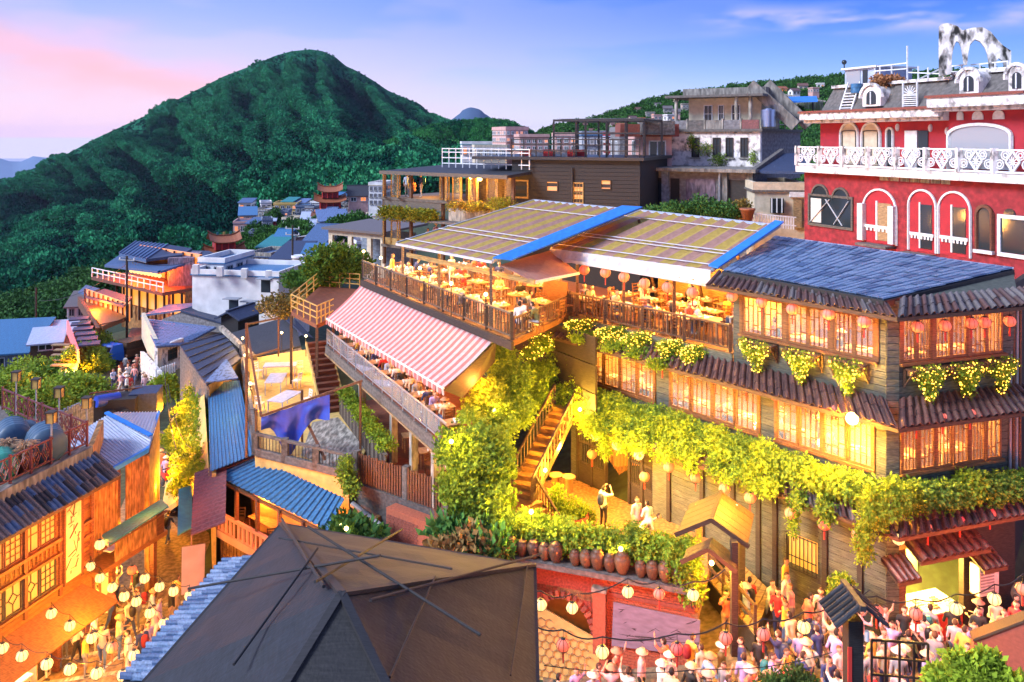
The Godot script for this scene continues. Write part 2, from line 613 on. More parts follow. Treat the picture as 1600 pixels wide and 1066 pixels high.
func leaf_clump(key: String, n: int, r: float, size: float, drop := 0.0, narrow := 0.6) -> ArrayMesh:
	if leaf_meshes.has(key):
		return leaf_meshes[key]
	var st := st_new()
	for i in n:
		var dir := v3(rng.randfn(), rng.randfn() * 0.8 + 0.25, rng.randfn()).normalized()
		var c := dir * r * pow(rng.randf(), 0.45)
		var ax := (dir + v3(rng.randfn(), rng.randfn() - drop, rng.randfn()) * 0.7).normalized()
		var side := ax.cross(v3(rng.randfn(), rng.randfn(), rng.randfn())).normalized()
		var nn := ax.cross(side)
		var l := size * rnd(0.7, 1.25)
		var w := l * narrow * 0.5
		var m := c + ax * l * 0.5 + nn * l * 0.10
		for f in [[c, m - side * w, m + side * w], [m + side * w, m - side * w, c + ax * l]]:
			for p in f:
				st.add_vertex(p)
	st.generate_normals()
	leaf_meshes[key] = st.commit()
	return leaf_meshes[key]

func tint(a: Color, b: Color) -> Color:
	var c := a.lerp(b, rng.randf())
	var k := rnd(0.75, 1.2)
	return Color(c.r * k, c.g * k, c.b * k)

func turned(at: Vector3, s: float) -> Transform3D:
	return Transform3D(Basis.from_euler(v3(rnd(-0.5, 0.5), rng.randf() * TAU, rnd(-0.5, 0.5))) * Basis.from_scale(v3(s, s * rnd(0.8, 1.15), s)), at)

const GREEN_A := Color(0.10, 0.19, 0.022)
const GREEN_B := Color(0.30, 0.40, 0.03)
const DEEP_A := Color(0.02, 0.075, 0.025)
const DEEP_B := Color(0.06, 0.15, 0.035)

func foliage(parent: Node, n: String, blobs: Array, count: int, ca: Color, cb: Color, mesh: Mesh, s0 := 0.8, s1 := 1.2) -> MultiMeshInstance3D:
	var total := 0.0
	for b in blobs:
		total += b[1].x * b[1].y + b[1].y * b[1].z + b[1].x * b[1].z
	var xf := []
	var cols := []
	for b in blobs:
		var r: Vector3 = b[1]
		var k := int(count * (r.x * r.y + r.y * r.z + r.x * r.z) / total)
		var own := ca.lerp(cb, rnd(0.0, 0.75))
		for i in k:
			var v := v3(rng.randfn(), rng.randfn(), rng.randfn()).normalized() * pow(rng.randf(), 0.3) * (1.0 + rng.randfn() * 0.07)
			xf.append(turned(b[0] + v * r, rnd(s0, s1)))
			cols.append(tint(own, own.lerp(cb, 0.6)))
	return stuff(multi(parent, n, mesh, M.leaf, xf, cols))

func tree(n: String, label: String, foot: Vector3, h: float, r: float, ca: Color, cb: Color, count := 700, group := "", lsize := 0.22) -> Node3D:
	var t := thing(n, label, "tree", foot, group)
	var st := st_new()
	var top := foot + v3(rnd(-0.2, 0.2) * r, h * 0.72, 0)
	wire(st, [foot - UP * 0.6, foot.lerp(top, 0.45) + v3(0.08, 0, 0.06) * h * 0.3, top], h * 0.028, 6)
	var blobs := []
	for i in 8:
		var a := TAU * i / 8.0 + rng.randf() * 0.6
		var q := rnd(0.35, 0.75)
		var c := foot + v3(cos(a) * r * q, h * rnd(0.45, 0.86), sin(a) * r * q)
		blobs.append([c, v3(1, 0.75, 1) * r * rnd(0.34, 0.55)])
		wire(st, [foot.lerp(top, rnd(0.4, 0.8)), foot.lerp(top, 0.7).lerp(c, 0.6) + UP * 0.1, c], h * 0.012, 4)
	blobs.append([foot + UP * h * 0.86, v3(0.5, 0.36, 0.5) * r])
	surf(t, "trunk", st, M.bark)
	foliage(t, "crown", blobs, count, ca, cb, leaf_clump("t%.2f" % lsize, 12, lsize * 1.5, lsize), 0.8, 1.3)
	return t

func bush(n: String, label: String, blobs: Array, count: int, ca: Color, cb: Color, lsize := 0.14, cat := "shrub", group := "") -> Node3D:
	var c: Vector3 = blobs[0][0]
	var t := thing(n, label, cat, c, group)
	var st := st_new()
	for b in blobs:
		var lo: Vector3 = b[0] - UP * b[1].y
		for k in 2:
			wire(st, [lo + v3(rng.randfn(), 0, rng.randfn()) * 0.15, b[0] + v3(rng.randfn(), rng.randfn(), rng.randfn()) * b[1] * 0.4], 0.018, 4)
	stuff(surf(t, "stem", st, M.bark))
	foliage(t, "foliage", blobs, count, ca, cb, leaf_clump("b%.2f" % lsize, 9, lsize * 1.5, lsize), 0.75, 1.3)
	return t

func poly_y(pts: Array, x: float) -> float:
	if x <= pts[0].x:
		return pts[0].y
	for i in pts.size() - 1:
		if x <= pts[i + 1].x:
			return lerpf(pts[i].y, pts[i + 1].y, (x - pts[i].x) / (pts[i + 1].x - pts[i].x))
	return pts[-1].y

const KNOTS := [
	Vector3(-14, 31, -4.2), Vector3(-18, 42, -4.3), Vector3(-22, 55, -4.4), Vector3(-9, 26, -4.2), Vector3(-24, 36, -5), Vector3(-25, 22, -5), Vector3(-14, 14, -5), Vector3(0, 12, -4), Vector3(14, 12, -1.5),
	Vector3(12, 25, -0.4), Vector3(5, 25, -1.6), Vector3(0, 26, -2.4), Vector3(22, 26, -0.4), Vector3(17, 36, 3.0), Vector3(26, 40, 8), Vector3(20, 50, 9), Vector3(22, 62, 10), Vector3(5, 60, 7), Vector3(-9, 64, 1),
	Vector3(10, 40, 2.0), Vector3(0, 42, -0.5), Vector3(-12, 45, -2.5), Vector3(-14, 60, -2.5), Vector3(-28, 75, -4.4), Vector3(-36, 80, -4.6), Vector3(-38, 62, -6.5), Vector3(-46, 70, -9), Vector3(-36, 95, -5.5), Vector3(-22, 82, -3.5),
	Vector3(-60, 110, -16), Vector3(-90, 110, -24), Vector3(-60, 150, -22), Vector3(-120, 200, -44), Vector3(-150, 260, -50), Vector3(-50, 150, -9), Vector3(-65, 220, -14), Vector3(-90, 260, -30), Vector3(-75, 280, -14),
	Vector3(-45, 250, -4), Vector3(-20, 150, 2), Vector3(-30, 115, -2), Vector3(-40, 300, 0), Vector3(0, 200, 4), Vector3(30, 200, 9), Vector3(60, 300, 10), Vector3(30, 90, 9), Vector3(-200, 120, -50),
]

func ground_y(x: float, d: float) -> float:
	var a := 0.0
	var b := 0.0
	for k in KNOTS:
		var q: float = 1.0 / (pow((k.x - x) * (k.x - x) + (k.y - d) * (k.y - d), 1.7) + 0.5)
		a += q * k.z
		b += q
	return a / b

func sheet(n: String, nx: int, nt: int, f: Callable, col: Callable, m: Material) -> MeshInstance3D:
	var st := st_new()
	var pts := []
	for j in nt + 1:
		for i in nx + 1:
			pts.append((f as Callable).call(float(i) / nx, float(j) / nt))
	for j in nt:
		for i in nx:
			var k := j * (nx + 1) + i
			for v in [[k, i, j], [k + nx + 2, i + 1, j + 1], [k + 1, i + 1, j], [k, i, j], [k + nx + 1, i, j + 1], [k + nx + 2, i + 1, j + 1]]:
				st.set_color((col as Callable).call(float(v[1]) / nx, float(v[2]) / nt))
				st.set_smooth_group(0)
				st.add_vertex(pts[v[0]])
	return surf(self, n, st, m, true)

const RIDGE := [Vector2(-420, 420), Vector2(-150, 345), Vector2(0, 286), Vector2(60, 258), Vector2(100, 240), Vector2(150, 213), Vector2(200, 190), Vector2(240, 172), Vector2(280, 151), Vector2(320, 131), Vector2(350, 116), Vector2(400, 97), Vector2(430, 84), Vector2(455, 77), Vector2(485, 74), Vector2(505, 77), Vector2(525, 87), Vector2(540, 100), Vector2(560, 109), Vector2(585, 124), Vector2(605, 138), Vector2(630, 149), Vector2(655, 159), Vector2(672, 174), Vector2(700, 187), Vector2(760, 212), Vector2(900, 250), Vector2(1100, 290)]
const FOOT := [Vector2(-420, 640), Vector2(0, 530), Vector2(130, 478), Vector2(300, 430), Vector2(400, 385), Vector2(500, 345), Vector2(600, 315), Vector2(850, 270), Vector2(1100, 300)]
const RIDGE2 := [Vector2(520, 300), Vector2(560, 250), Vector2(600, 226), Vector2(640, 210), Vector2(680, 198), Vector2(720, 192), Vector2(760, 190), Vector2(795, 192), Vector2(815, 201), Vector2(840, 214), Vector2(880, 232), Vector2(960, 250)]
var relief: FastNoiseLite

func mountain_at(s: float, t: float) -> Vector3:
	var x := lerpf(-420.0, 1000.0, s)
	var y := lerpf(poly_y(FOOT, x), poly_y(RIDGE, x) + 3.0, pow(t, 0.92))
	var far := 1350.0 - 0.0009 * pow(x - 485.0, 2.0)
	var d := lerpf(270.0, far, pow(t, 1.25))
	var p := P(x, y, d)
	var spur := 1.0 - absf(relief.get_noise_2d(x * 0.75 + t * 120.0, t * 90.0)) * 2.4
	var fold := relief.get_noise_2d(x * 2.2 + 900.0, t * 330.0)
	var edge := smoothstep(0.0, 0.12, t) * (1.0 - smoothstep(0.88, 1.0, t))
	var off := (spur * 26.0 + fold * 16.0) * edge * lerpf(0.5, 1.0, t)
	return p + v3(0, off * 0.45, off * 2.4)

func hill_at(s: float, t: float) -> Vector3:
	var x := lerpf(500.0, 960.0, s)
	var y := lerpf(335.0, poly_y(RIDGE2, x), t)
	var d := lerpf(300.0, 640.0, pow(t, 1.1))
	var fold := relief.get_noise_2d(x * 2.0 + 300.0, t * 160.0) * (1.0 - smoothstep(0.85, 1.0, t)) * smoothstep(0.0, 0.2, t)
	return P(x, y, d) + v3(0, fold * 6.0, fold * 26.0)

func forest_on(n: String, f: Callable, count: int, s0: float, s1: float, ca: Color, cb: Color, bare: float) -> void:
	var root := Node3D.new()
	root.name = n
	add_child(root)
	org[root] = Vector3.ZERO
	meta(root, "dark green forest covering the " + ("tall peaked mountain across the valley" if bare < 1.0 else "lower rounded hill right of the mountain"), "forest")
	stuff(root)
	for v in 3:
		var st_key := "far%d" % v
		var mesh := leaf_clump(st_key, 170, 1.0, 0.34, -0.5, 0.8)
		var xf := []
		var cols := []
		for i in count / 3:
			var s := rng.randf()
			var t := pow(rng.randf(), 0.8)
			if t > bare and rng.randf() < 0.5 + (t - bare) * 3.0:
				continue
			var p: Vector3 = (f as Callable).call(s, t)
			var xx := lerpf(-420.0, 1000.0, s)
			var big := 0.62 - 2.0 * absf(relief.get_noise_2d(xx * 0.75 + t * 120.0, t * 90.0)) + relief.get_noise_2d(p.x * 0.9, p.z * 0.9) * 0.5 - (1.0 - t) * 0.2  # shading painted into the crown colours: lighter ridges, darker gullies and lower slope
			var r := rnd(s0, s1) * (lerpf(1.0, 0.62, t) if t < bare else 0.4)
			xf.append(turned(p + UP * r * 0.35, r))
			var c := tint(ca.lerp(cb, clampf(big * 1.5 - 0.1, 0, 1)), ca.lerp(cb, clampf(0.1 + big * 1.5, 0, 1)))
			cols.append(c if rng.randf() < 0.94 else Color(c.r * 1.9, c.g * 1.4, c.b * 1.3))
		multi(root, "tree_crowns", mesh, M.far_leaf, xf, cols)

func terrain():
	relief = FastNoiseLite.new()
	relief.seed = 77
	relief.frequency = 0.012
	relief.fractal_octaves = 4
	var hm: StandardMaterial3D = M.hill.duplicate()
	hm.albedo_color = Color.WHITE
	hm.vertex_color_use_as_albedo = true
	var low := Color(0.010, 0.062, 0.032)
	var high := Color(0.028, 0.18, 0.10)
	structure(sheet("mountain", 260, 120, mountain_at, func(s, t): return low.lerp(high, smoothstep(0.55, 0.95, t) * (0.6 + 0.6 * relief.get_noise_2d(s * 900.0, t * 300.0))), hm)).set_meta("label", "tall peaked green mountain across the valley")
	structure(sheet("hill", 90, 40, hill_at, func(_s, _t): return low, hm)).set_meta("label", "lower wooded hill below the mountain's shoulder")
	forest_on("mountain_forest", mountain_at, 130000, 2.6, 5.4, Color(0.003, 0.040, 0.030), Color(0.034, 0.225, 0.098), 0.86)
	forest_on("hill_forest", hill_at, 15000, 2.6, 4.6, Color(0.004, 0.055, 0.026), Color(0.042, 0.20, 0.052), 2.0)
	var pk := [Vector2(640, 260), Vector2(690, 196), Vector2(706, 187), Vector2(716, 179), Vector2(724, 171), Vector2(734, 167.5), Vector2(748, 170), Vector2(758, 178), Vector2(772, 187), Vector2(800, 205), Vector2(900, 262)]
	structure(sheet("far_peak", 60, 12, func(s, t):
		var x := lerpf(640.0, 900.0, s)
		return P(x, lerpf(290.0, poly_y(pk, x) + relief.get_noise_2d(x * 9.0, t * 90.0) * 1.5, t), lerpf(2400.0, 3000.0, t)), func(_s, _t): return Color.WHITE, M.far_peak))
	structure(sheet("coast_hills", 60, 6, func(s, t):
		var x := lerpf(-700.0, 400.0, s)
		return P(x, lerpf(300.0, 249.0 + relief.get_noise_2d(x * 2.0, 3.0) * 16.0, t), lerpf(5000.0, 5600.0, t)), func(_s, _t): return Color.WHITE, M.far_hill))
	var st := st_new()
	quad(st, v3(-9000, -260, -500), v3(3000, -260, -500), v3(3000, -260, -11000), v3(-9000, -260, -11000))
	structure(surf(self, "sea", st, M.sea))
	structure(sheet("ground", 110, 110, func(s, t):
		var d := lerpf(3.0, 300.0, pow(t, 1.6))
		var x := lerpf(-1.0, 1.0, s) * (40.0 + d * 0.75) - d * 0.12
		return v3(x, ground_y(x, d), -d), func(_s, _t): return Color.WHITE, M.ground))

var shared := {}

func barrel(key: String, prof: Array) -> ArrayMesh:
	if shared.has(key):
		return shared[key]
	var st := st_new()
	for i in prof.size() - 1:
		var p: Vector2 = prof[i]
		var q: Vector2 = prof[i + 1]
		var a := v3(p.x, p.y + 0.10, 0.5)
		var b := v3(q.x, q.y + 0.10, 0.5)
		var c := v3(q.x, q.y, -0.5)
		var d := v3(p.x, p.y, -0.5)
		quad(st, a, b, c, d)
		var o := v3(0, -0.10, 0)
		quad(st, a + o, b + o, b, a)
	quad(st, v3(-0.5, -0.02, -0.5), v3(0.5, -0.02, -0.5), v3(0.5, 0.0, 0.5), v3(-0.5, 0.0, 0.5))
	shared[key] = done(st)
	return shared[key]

func barrel_tile() -> ArrayMesh:
	return barrel("barrel", [Vector2(-0.5, 0.02), Vector2(-0.3, 0.0), Vector2(-0.24, 0.2), Vector2(-0.1, 0.36), Vector2(0.1, 0.36), Vector2(0.24, 0.2), Vector2(0.3, 0.0), Vector2(0.5, 0.02)])

func flat_tile() -> ArrayMesh:
	return barrel("flat", [Vector2(-0.5, 0.0), Vector2(-0.43, 0.03), Vector2(-0.37, 0.16), Vector2(0.37, 0.16), Vector2(0.43, 0.03), Vector2(0.5, 0.0)])

func clad(o: Node, W: Wall, u0: float, u1: float, v0: float, v1: float, pitch := 0.24, w := 0.0, mats := ["siding", "siding2", "siding3"]):
	wb(o, "wall", M.siding2, W, u0, u1, v0, v1, w - 0.2, w - 0.03)
	var k := maxi(1, int(round((v1 - v0) / pitch)))
	for i in k:
		var a := lerpf(v0, v1, float(i) / k)
		var b := lerpf(v0, v1, float(i + 1) / k)
		var m := wb(o, "plank", M[mats[rng.randi() % mats.size()]], W, u0, u1, a + 0.012, b - 0.004, w - 0.03, w)
		m.basis = Basis(W.u, 0.045 + rng.randf() * 0.02) * m.basis

func sash(o: Node, W: Wall, u0: float, u1: float, v0: float, v1: float, kind: int, fm: Material, w := 0.0, bars := 0.075, n := "window", pane := "glass", lm: Material = null):
	var h := hold(o, n, W.at((u0 + u1) / 2, v0, w))
	var st := st_new()
	var k := W.basis()
	var f := bars
	for r in [[u0, u0 + f, v0, v1], [u1 - f, u1, v0, v1], [u0 + f, u1 - f, v0, v0 + f * 1.2], [u0 + f, u1 - f, v1 - f, v1]]:
		box(st, W.at((r[0] + r[1]) / 2, (r[2] + r[3]) / 2, w), v3(r[1] - r[0], r[3] - r[2], 0.07), k)
	surf(h, "frame", st, fm)
	var a := u0 + f
	var b := u1 - f
	var c := v0 + f
	var d := v1 - f
	var L2 := b - a
	var H2 := d - c
	var t := 0.03
	st = st_new()
	var segs := []
	if kind == 0:
		for x in [0.22, 0.5, 0.78]:
			segs.append([x, 0, x, 1])
		for q in [[0.0, 0.22, 0.3], [0.22, 0.5, 0.78], [0.5, 0.78, 0.24], [0.78, 1.0, 0.66], [0.0, 0.22, 0.7]]:
			segs.append([q[0], q[2], q[1], q[2]])
	elif kind == 1:
		for x in [0.33, 0.67]:
			segs.append([x, 0, x, 1])
		for q in [[0.0, 0.33, 0.62], [0.33, 0.67, 0.8], [0.33, 0.67, 0.22], [0.67, 1.0, 0.7], [0.0, 0.33, 0.2], [0.67, 1.0, 0.3]]:
			segs.append([q[0], q[2], q[1], q[2]])
	elif kind == 2:
		for x in [0.333, 0.667]:
			segs.append([x, 0, x, 1])
		for y in [0.25, 0.5, 0.75]:
			segs.append([0, y, 1, y])
	elif kind == 3:
		segs = [[0.5, 0, 0.5, 1], [0, 0.62, 1, 0.62]]
	elif kind == 4:
		segs = [[0.5, 0, 0.5, 0.3], [0.5, 0.7, 0.5, 1], [0.5, 0.3, 0.2, 0.5], [0.5, 0.3, 0.8, 0.5], [0.5, 0.7, 0.2, 0.5], [0.5, 0.7, 0.8, 0.5], [0, 0.5, 0.2, 0.5], [0.8, 0.5, 1, 0.5]]
	if segs.size():
		for g in segs:
			rod(st, W.at(a + L2 * g[0], c + H2 * g[1], w), W.at(a + L2 * g[2], c + H2 * g[3], w), t, t)
		surf(h, "lattice", st, lm if lm else fm)
	if pane:
		wb(h, "pane", M[pane], W, a, b, c, d, w - 0.03, w - 0.022)

func corner_eave(W1: Wall, u1: float, W2: Wall, u2: float, v: float, w: float) -> Vector3:
	return (W1.at(u1, v) + W2.at(u2, v)) / 2 + (W1.n + W2.n).normalized() * w * 1.25

func eave(o: Node, a: Vector3, b: Vector3, c: Vector3, d: Vector3, cols: int, rows: int, mats: Array):
	var h := hold(o, "eave", (a + b) / 2)
	slab(h, "eave_board", M.dark_wood, a - UP * 0.02, b - UP * 0.02, c - UP * 0.02, d - UP * 0.02, 0.07)
	bar(h, "gutter_board", M.brown_wood, a - UP * 0.06, b - UP * 0.06, 0.05, 0.12)
	tiles(h, mats, a, b, c, d, cols, rows, barrel_tile())

var WF := Wall.new(890, 38.3, 1385, 27.0)
var WR := Wall.new(1404, 27.0, 1567, 28.36)

func fairy(parent: Node, blobs: Array, count: int):
	var st := st_new()
	for a in [[1, 1, 1], [-1, 1, 1], [1, 1, -1], [-1, 1, -1], [1, -1, 1], [-1, -1, 1], [1, -1, -1], [-1, -1, -1]]:
		for p in [v3(a[0], 0, 0), v3(0, a[1], 0), v3(0, 0, a[2])]:
			st.add_vertex(p * 0.026)
	st.generate_normals()
	var mesh := st.commit()
	var xf := []
	for i in count:
		var b: Array = blobs[rng.randi() % blobs.size()]
		var v := v3(rng.randfn(), rng.randfn(), rng.randfn()).normalized() * (0.95 + rng.randf() * 0.2)
		xf.append(Transform3D(Basis.IDENTITY, b[0] + v * b[1]))
	stuff(multi(parent, "light_chain", mesh, M.fairy, xf, []))

func planter(W: Wall, x0: float, x1: float, y: float, label: String):
	var u0 := W.U(x0)
	var u1 := W.U(x1)
	var v := W.V((x0 + x1) / 2, y)
	var t := thing("planter_rack", label, "planter", W.at((u0 + u1) / 2, v - 0.5, 0.2), "lit ivy planters on the tea house wall")
	for u in [u0, u1]:
		bar(t, "bracket", M.brown_wood, W.at(u, v - 0.62, 0.04), W.at(u, v, 0.04), 0.06)
		bar(t, "arm", M.brown_wood, W.at(u, v, 0.04), W.at(u, v - 0.02, 0.46), 0.05)
		bar(t, "brace", M.brown_wood, W.at(u, v - 0.55, 0.06), W.at(u, v - 0.05, 0.42), 0.04)
	for k in 5:
		bar(t, "slat", M.brown_wood, W.at(u0 - 0.03, v + 0.03, 0.06 + k * 0.1), W.at(u1 + 0.03, v + 0.03, 0.06 + k * 0.1), 0.05, 0.025)
	wb(t, "trough", M.brown_wood, W, u0 + 0.06, u1 - 0.06, v - 0.22, v - 0.03, 0.08, 0.42)
	var m := (u0 + u1) / 2
	var h := (u1 - u0) / 2
	var bl := [[W.at(m - h * 0.5, v - 0.12, 0.36), v3(0.3, 0.2, 0.25)], [W.at(m + h * 0.5, v - 0.14, 0.36), v3(0.3, 0.22, 0.25)], [W.at(m, v - 0.34, 0.42), v3(0.36, 0.32, 0.22)], [W.at(m + 0.05, v - 0.68, 0.36), v3(0.2, 0.36, 0.16)]]
	foliage(t, "ivy", bl, 260, GREEN_A, GREEN_B, leaf_clump("ivy", 8, 0.11, 0.085), 0.8, 1.2)
	fairy(t, bl, 120)

var proto := {}

func proto_chair(key: String, m: Material) -> Node3D:
	if proto.has(key):
		return proto[key]
	var o := Node3D.new()
	org[o] = Vector3.ZERO
	pb(o, "seat", m, v3(0, 0.45, 0), v3(0.42, 0.045, 0.42))
	for s in [[-1, 1], [1, 1], [-1, -1], [1, -1]]:
		bar(o, "leg", m, v3(s[0] * 0.18, 0, s[1] * 0.18), v3(s[0] * 0.17, 0.43, s[1] * 0.17), 0.04)
	var st := st_new()
	for x in [-0.18, 0.18]:
		rod(st, v3(x, 0.45, -0.19), v3(x, 0.92, -0.25), 0.04)
	for y in [0.6, 0.74, 0.88]:
		rod(st, v3(-0.18, y, -0.205 - (y - 0.5) * 0.1), v3(0.18, y, -0.205 - (y - 0.5) * 0.1), 0.025, 0.06)
	surf(o, "backrest", st, m)
	proto[key] = o
	return o

func proto_table(key: String, m: Material, sx: float, sz: float, round := false, set := true) -> Node3D:
	if proto.has(key):
		return proto[key]
	var o := Node3D.new()
	org[o] = Vector3.ZERO
	if round:
		var st := st_new()
		lathe(st, [Vector2(0, 0.70), Vector2(sx * 0.48, 0.70), Vector2(sx * 0.5, 0.715), Vector2(sx * 0.5, 0.735), Vector2(sx * 0.48, 0.75), Vector2(0, 0.75)], 20)
		surf(o, "table_top", st, m)
		st = st_new()
		lathe(st, [Vector2(0.3, 0), Vector2(0.28, 0.04), Vector2(0.06, 0.08), Vector2(0.05, 0.70)], 10)
		surf(o, "pedestal", st, m)
	else:
		pb(o, "table_top", m, v3(0, 0.73, 0), v3(sx, 0.045, sz))
		for s in [[-1, 1], [1, 1], [-1, -1], [1, -1]]:
			bar(o, "leg", m, v3(s[0] * (sx / 2 - 0.06), 0, s[1] * (sz / 2 - 0.06)), v3(s[0] * (sx / 2 - 0.06), 0.71, s[1] * (sz / 2 - 0.06)), 0.05)
	if set:
		var st := st_new()
		for i in 9:
			var a := rng.randf() * TAU
			var c := v3(cos(a) * rng.randf() * sx * 0.38, 0.755, sin(a) * rng.randf() * sz * 0.38)
			var r := rnd(0.04, 0.10)
			lathe(st, [Vector2(r * 0.5, 0), Vector2(r, 0.03), Vector2(r * 0.96, 0.032), Vector2(0.0, 0.012)] if r > 0.06 else [Vector2(r * 0.7, 0), Vector2(r, 0.09), Vector2(r * 0.5, 0.1), Vector2(0, 0.1)], 8, c)
		stuff(surf(o, "tableware", st, M.plastic_white))
	proto[key] = o
	return o

func place(p: Node3D, n: String, label: String, cat: String, at: Vector3, turn := 0.0, group := "") -> Node3D:
	var o: Node3D = p.duplicate()
	o.name = numbered(self, n)
	add_child(o)
	o.position = at
	o.rotation.y = turn
	meta(o, label, cat, group)
	org[o] = at
	return o

func tea_house():
	var o := thing("tea_house", "three-storey dark green timber tea house with lit lattice windows and tiled eaves", "tea house", WF.at(14.76, 0))
	var EF := 14.76
	var ER := 4.95
	var ua := WF.U(1146)
	var red := [M.tile_a, M.tile_b, M.tile_c]
	var bl := WF.at(ua, 0, -6.0)
	var br := v3(19.0, 0, -34.5)
	for lv in [[8.38, ua, 0.25, "floor"], [4.85, 0.0, 0.25, "floor"], [0.15, WF.U(1046), 0.2, "floor"], [11.22, ua, 0.12, "ceiling"]]:
		var q := [WF.at(lv[1], lv[0], -0.22), WF.at(EF, lv[0], -0.22), WR.at(0.12, lv[0], -0.22), WR.at(ER, lv[0], -0.22), br + UP * lv[0], WF.at(lv[1], lv[0], -6.0)]
		poly(o, lv[3], M.brown_wood if lv[3] == "floor" else M.orange_wood, q, lv[2])
	for lv in [[8.38, 11.1, ua], [4.85, 8.13, 0.0], [0.15, 4.6, WF.U(1046)]]:
		var p0 := WF.at(lv[2], lv[0], -6.0)
		var p1 := v3(br.x, lv[0], br.z)
		var q1 := WR.at(ER, lv[0], -0.22)
		var h = UP * (lv[1] - lv[0])
		slab(o, "back_wall", M.orange_wood, p0, p1, p1 + h, p0 + h, 0.15, v3(0.4, 0, -0.9))
		slab(o, "side_wall", M.yellow_wood, p1, q1, q1 + h, p1 + h, 0.15, v3(0.9, 0, -0.3))
		var e0 := WF.at(lv[2], lv[0], -0.2)
		slab(o, "side_wall", M.yellow_wood, e0, p0, p0 + h, e0 + h, 0.12, WF.u * 1.0)
	clad(o, WF, ua, EF, 7.95, 9.1, 0.22)
	clad(o, WF, ua, WF.U(1159), 9.1, 11.1, 0.22)
	clad(o, WF, WF.U(1371), EF + 0.05, 9.1, 11.1, 0.22)
	clad(o, WR, 0, ER, 7.95, 9.1, 0.22)
	clad(o, WR, 0.0, 0.06, 9.1, 11.1, 0.22)
	clad(o, WR, WR.U(1568), ER, 9.1, 11.1, 0.22)
	wb(o, "lintel", M.orange_wood, WF, WF.U(1159), WF.U(1371), 10.62, 11.12, -0.2, -0.05)
	wb(o, "lintel", M.orange_wood, WR, 0.06, WR.U(1568), 10.62, 11.12, -0.2, -0.05)
	wb(o, "sill", M.orange_wood, WF, WF.U(1156), WF.U(1373), 9.08, 9.17, -0.2, 0.14)
	wb(o, "sill", M.orange_wood, WR, 0.02, WR.U(1570), 9.08, 9.17, -0.2, 0.14)
	var g := [WF.U(1159), WF.U(1228), WF.U(1300), WF.U(1371)]
	for i in 3:
		wb(o, "window_post", M.orange_wood, WF, g[i] - 0.07, g[i] + 0.07, 9.17, 10.62, -0.12, 0.05)
		for k in 2:
			var w: float = (g[i + 1] - g[i] - 0.14) / 2
			sash(o, WF, g[i] + 0.07 + k * w, g[i] + 0.07 + (k + 1) * w, 9.18, 10.61, (i + k) % 2, M.orange_wood, 0.0)
	wb(o, "window_post", M.orange_wood, WF, g[3] - 0.07, g[3] + 0.07, 9.17, 10.62, -0.12, 0.05)
	var gr := [0.06, WR.U(1457), WR.U(1513), WR.U(1568)]
	for i in 3:
		wb(o, "window_post", M.orange_wood, WR, gr[i] - 0.05, gr[i] + 0.07, 9.17, 10.62, -0.12, 0.05)
		for k in 2:
			var w: float = (gr[i + 1] - gr[i] - 0.12) / 2
			sash(o, WR, gr[i] + 0.07 + k * w, gr[i] + 0.07 + (k + 1) * w, 9.18, 10.61, (i + k + 1) % 2, M.orange_wood, 0.0)
	clad(o, WF, 0, EF, 4.6, 5.52, 0.23)
	clad(o, WR, 0, ER, 4.6, 5.52, 0.23)
	clad(o, WF, 0, EF + 0.05, 7.4, 7.95, 0.25)
	clad(o, WR, 0, ER, 7.4, 7.95, 0.25)
	for r in [[890, 920], [1024, 1048], [1187, 1213], [1366, 1386]]:
		clad(o, WF, WF.U(r[0]), WF.U(r[1]), 5.52, 7.4, 0.23)
	clad(o, WR, 0.0, 0.08, 5.52, 7.4, 0.23)
	clad(o, WR, WR.U(1564), ER, 5.52, 7.4, 0.23)
	for r in [[920, 1024, 4], [1048, 1187, 4], [1213, 1366, 4]]:
		var a := WF.U(r[0])
		var b := WF.U(r[1])
		wb(o, "sill", M.orange_wood, WF, a - 0.05, b + 0.05, 5.5, 5.6, -0.18, 0.13)
		wb(o, "lintel", M.orange_wood, WF, a, b, 7.3, 7.42, -0.18, 0.03)
		for k in r[2]:
			sash(o, WF, lerpf(a, b, k / float(r[2])) + 0.02, lerpf(a, b, (k + 1) / float(r[2])) - 0.02, 5.6, 7.3, (k + 1) % 2, M.orange_wood, 0.02)
		for k in range(0, r[2] + 1, 2):
			var u := lerpf(a, b, k / float(r[2]))
			wb(o, "window_post", M.orange_wood, WF, u - 0.045, u + 0.045, 5.6, 7.3, -0.1, 0.07)
	wb(o, "sill", M.orange_wood, WR, 0.05, WR.U(1566), 5.5, 5.6, -0.18, 0.13)
	wb(o, "lintel", M.orange_wood, WR, 0.08, WR.U(1564), 7.3, 7.42, -0.18, 0.03)
	for k in 6:
		var a := lerpf(0.08, WR.U(1564), k / 6.0)
		var b := lerpf(0.08, WR.U(1564), (k + 1) / 6.0)
		sash(o, WR, a + 0.02, b - 0.02, 5.6, 7.3, k % 2, M.orange_wood, 0.02)
		if k % 2 == 0:
			wb(o, "window_post", M.orange_wood, WR, a - 0.045, a + 0.045, 5.6, 7.3, -0.1, 0.07)
	clad(o, WF, WF.U(1046), WF.U(1228), 0, 4.6, 0.25)
	clad(o, WF, WF.U(1228), WF.U(1278), 0, 1.28, 0.25)
	clad(o, WF, WF.U(1228), WF.U(1278), 2.42, 4.6, 0.25)
	clad(o, WF, WF.U(1278), EF + 0.05, 0, 4.6, 0.25)
	for x in [1046, 1098, 1146, 1186, 1212, 1290, 1345]:
		wb(o, "post", M.dark_wood, WF, WF.U(x) - 0.09, WF.U(x) + 0.09, 0, 4.55, -0.05, 0.09)
	var bw := hold(o, "barred_window", WF.at(WF.U(1253), 1.3))
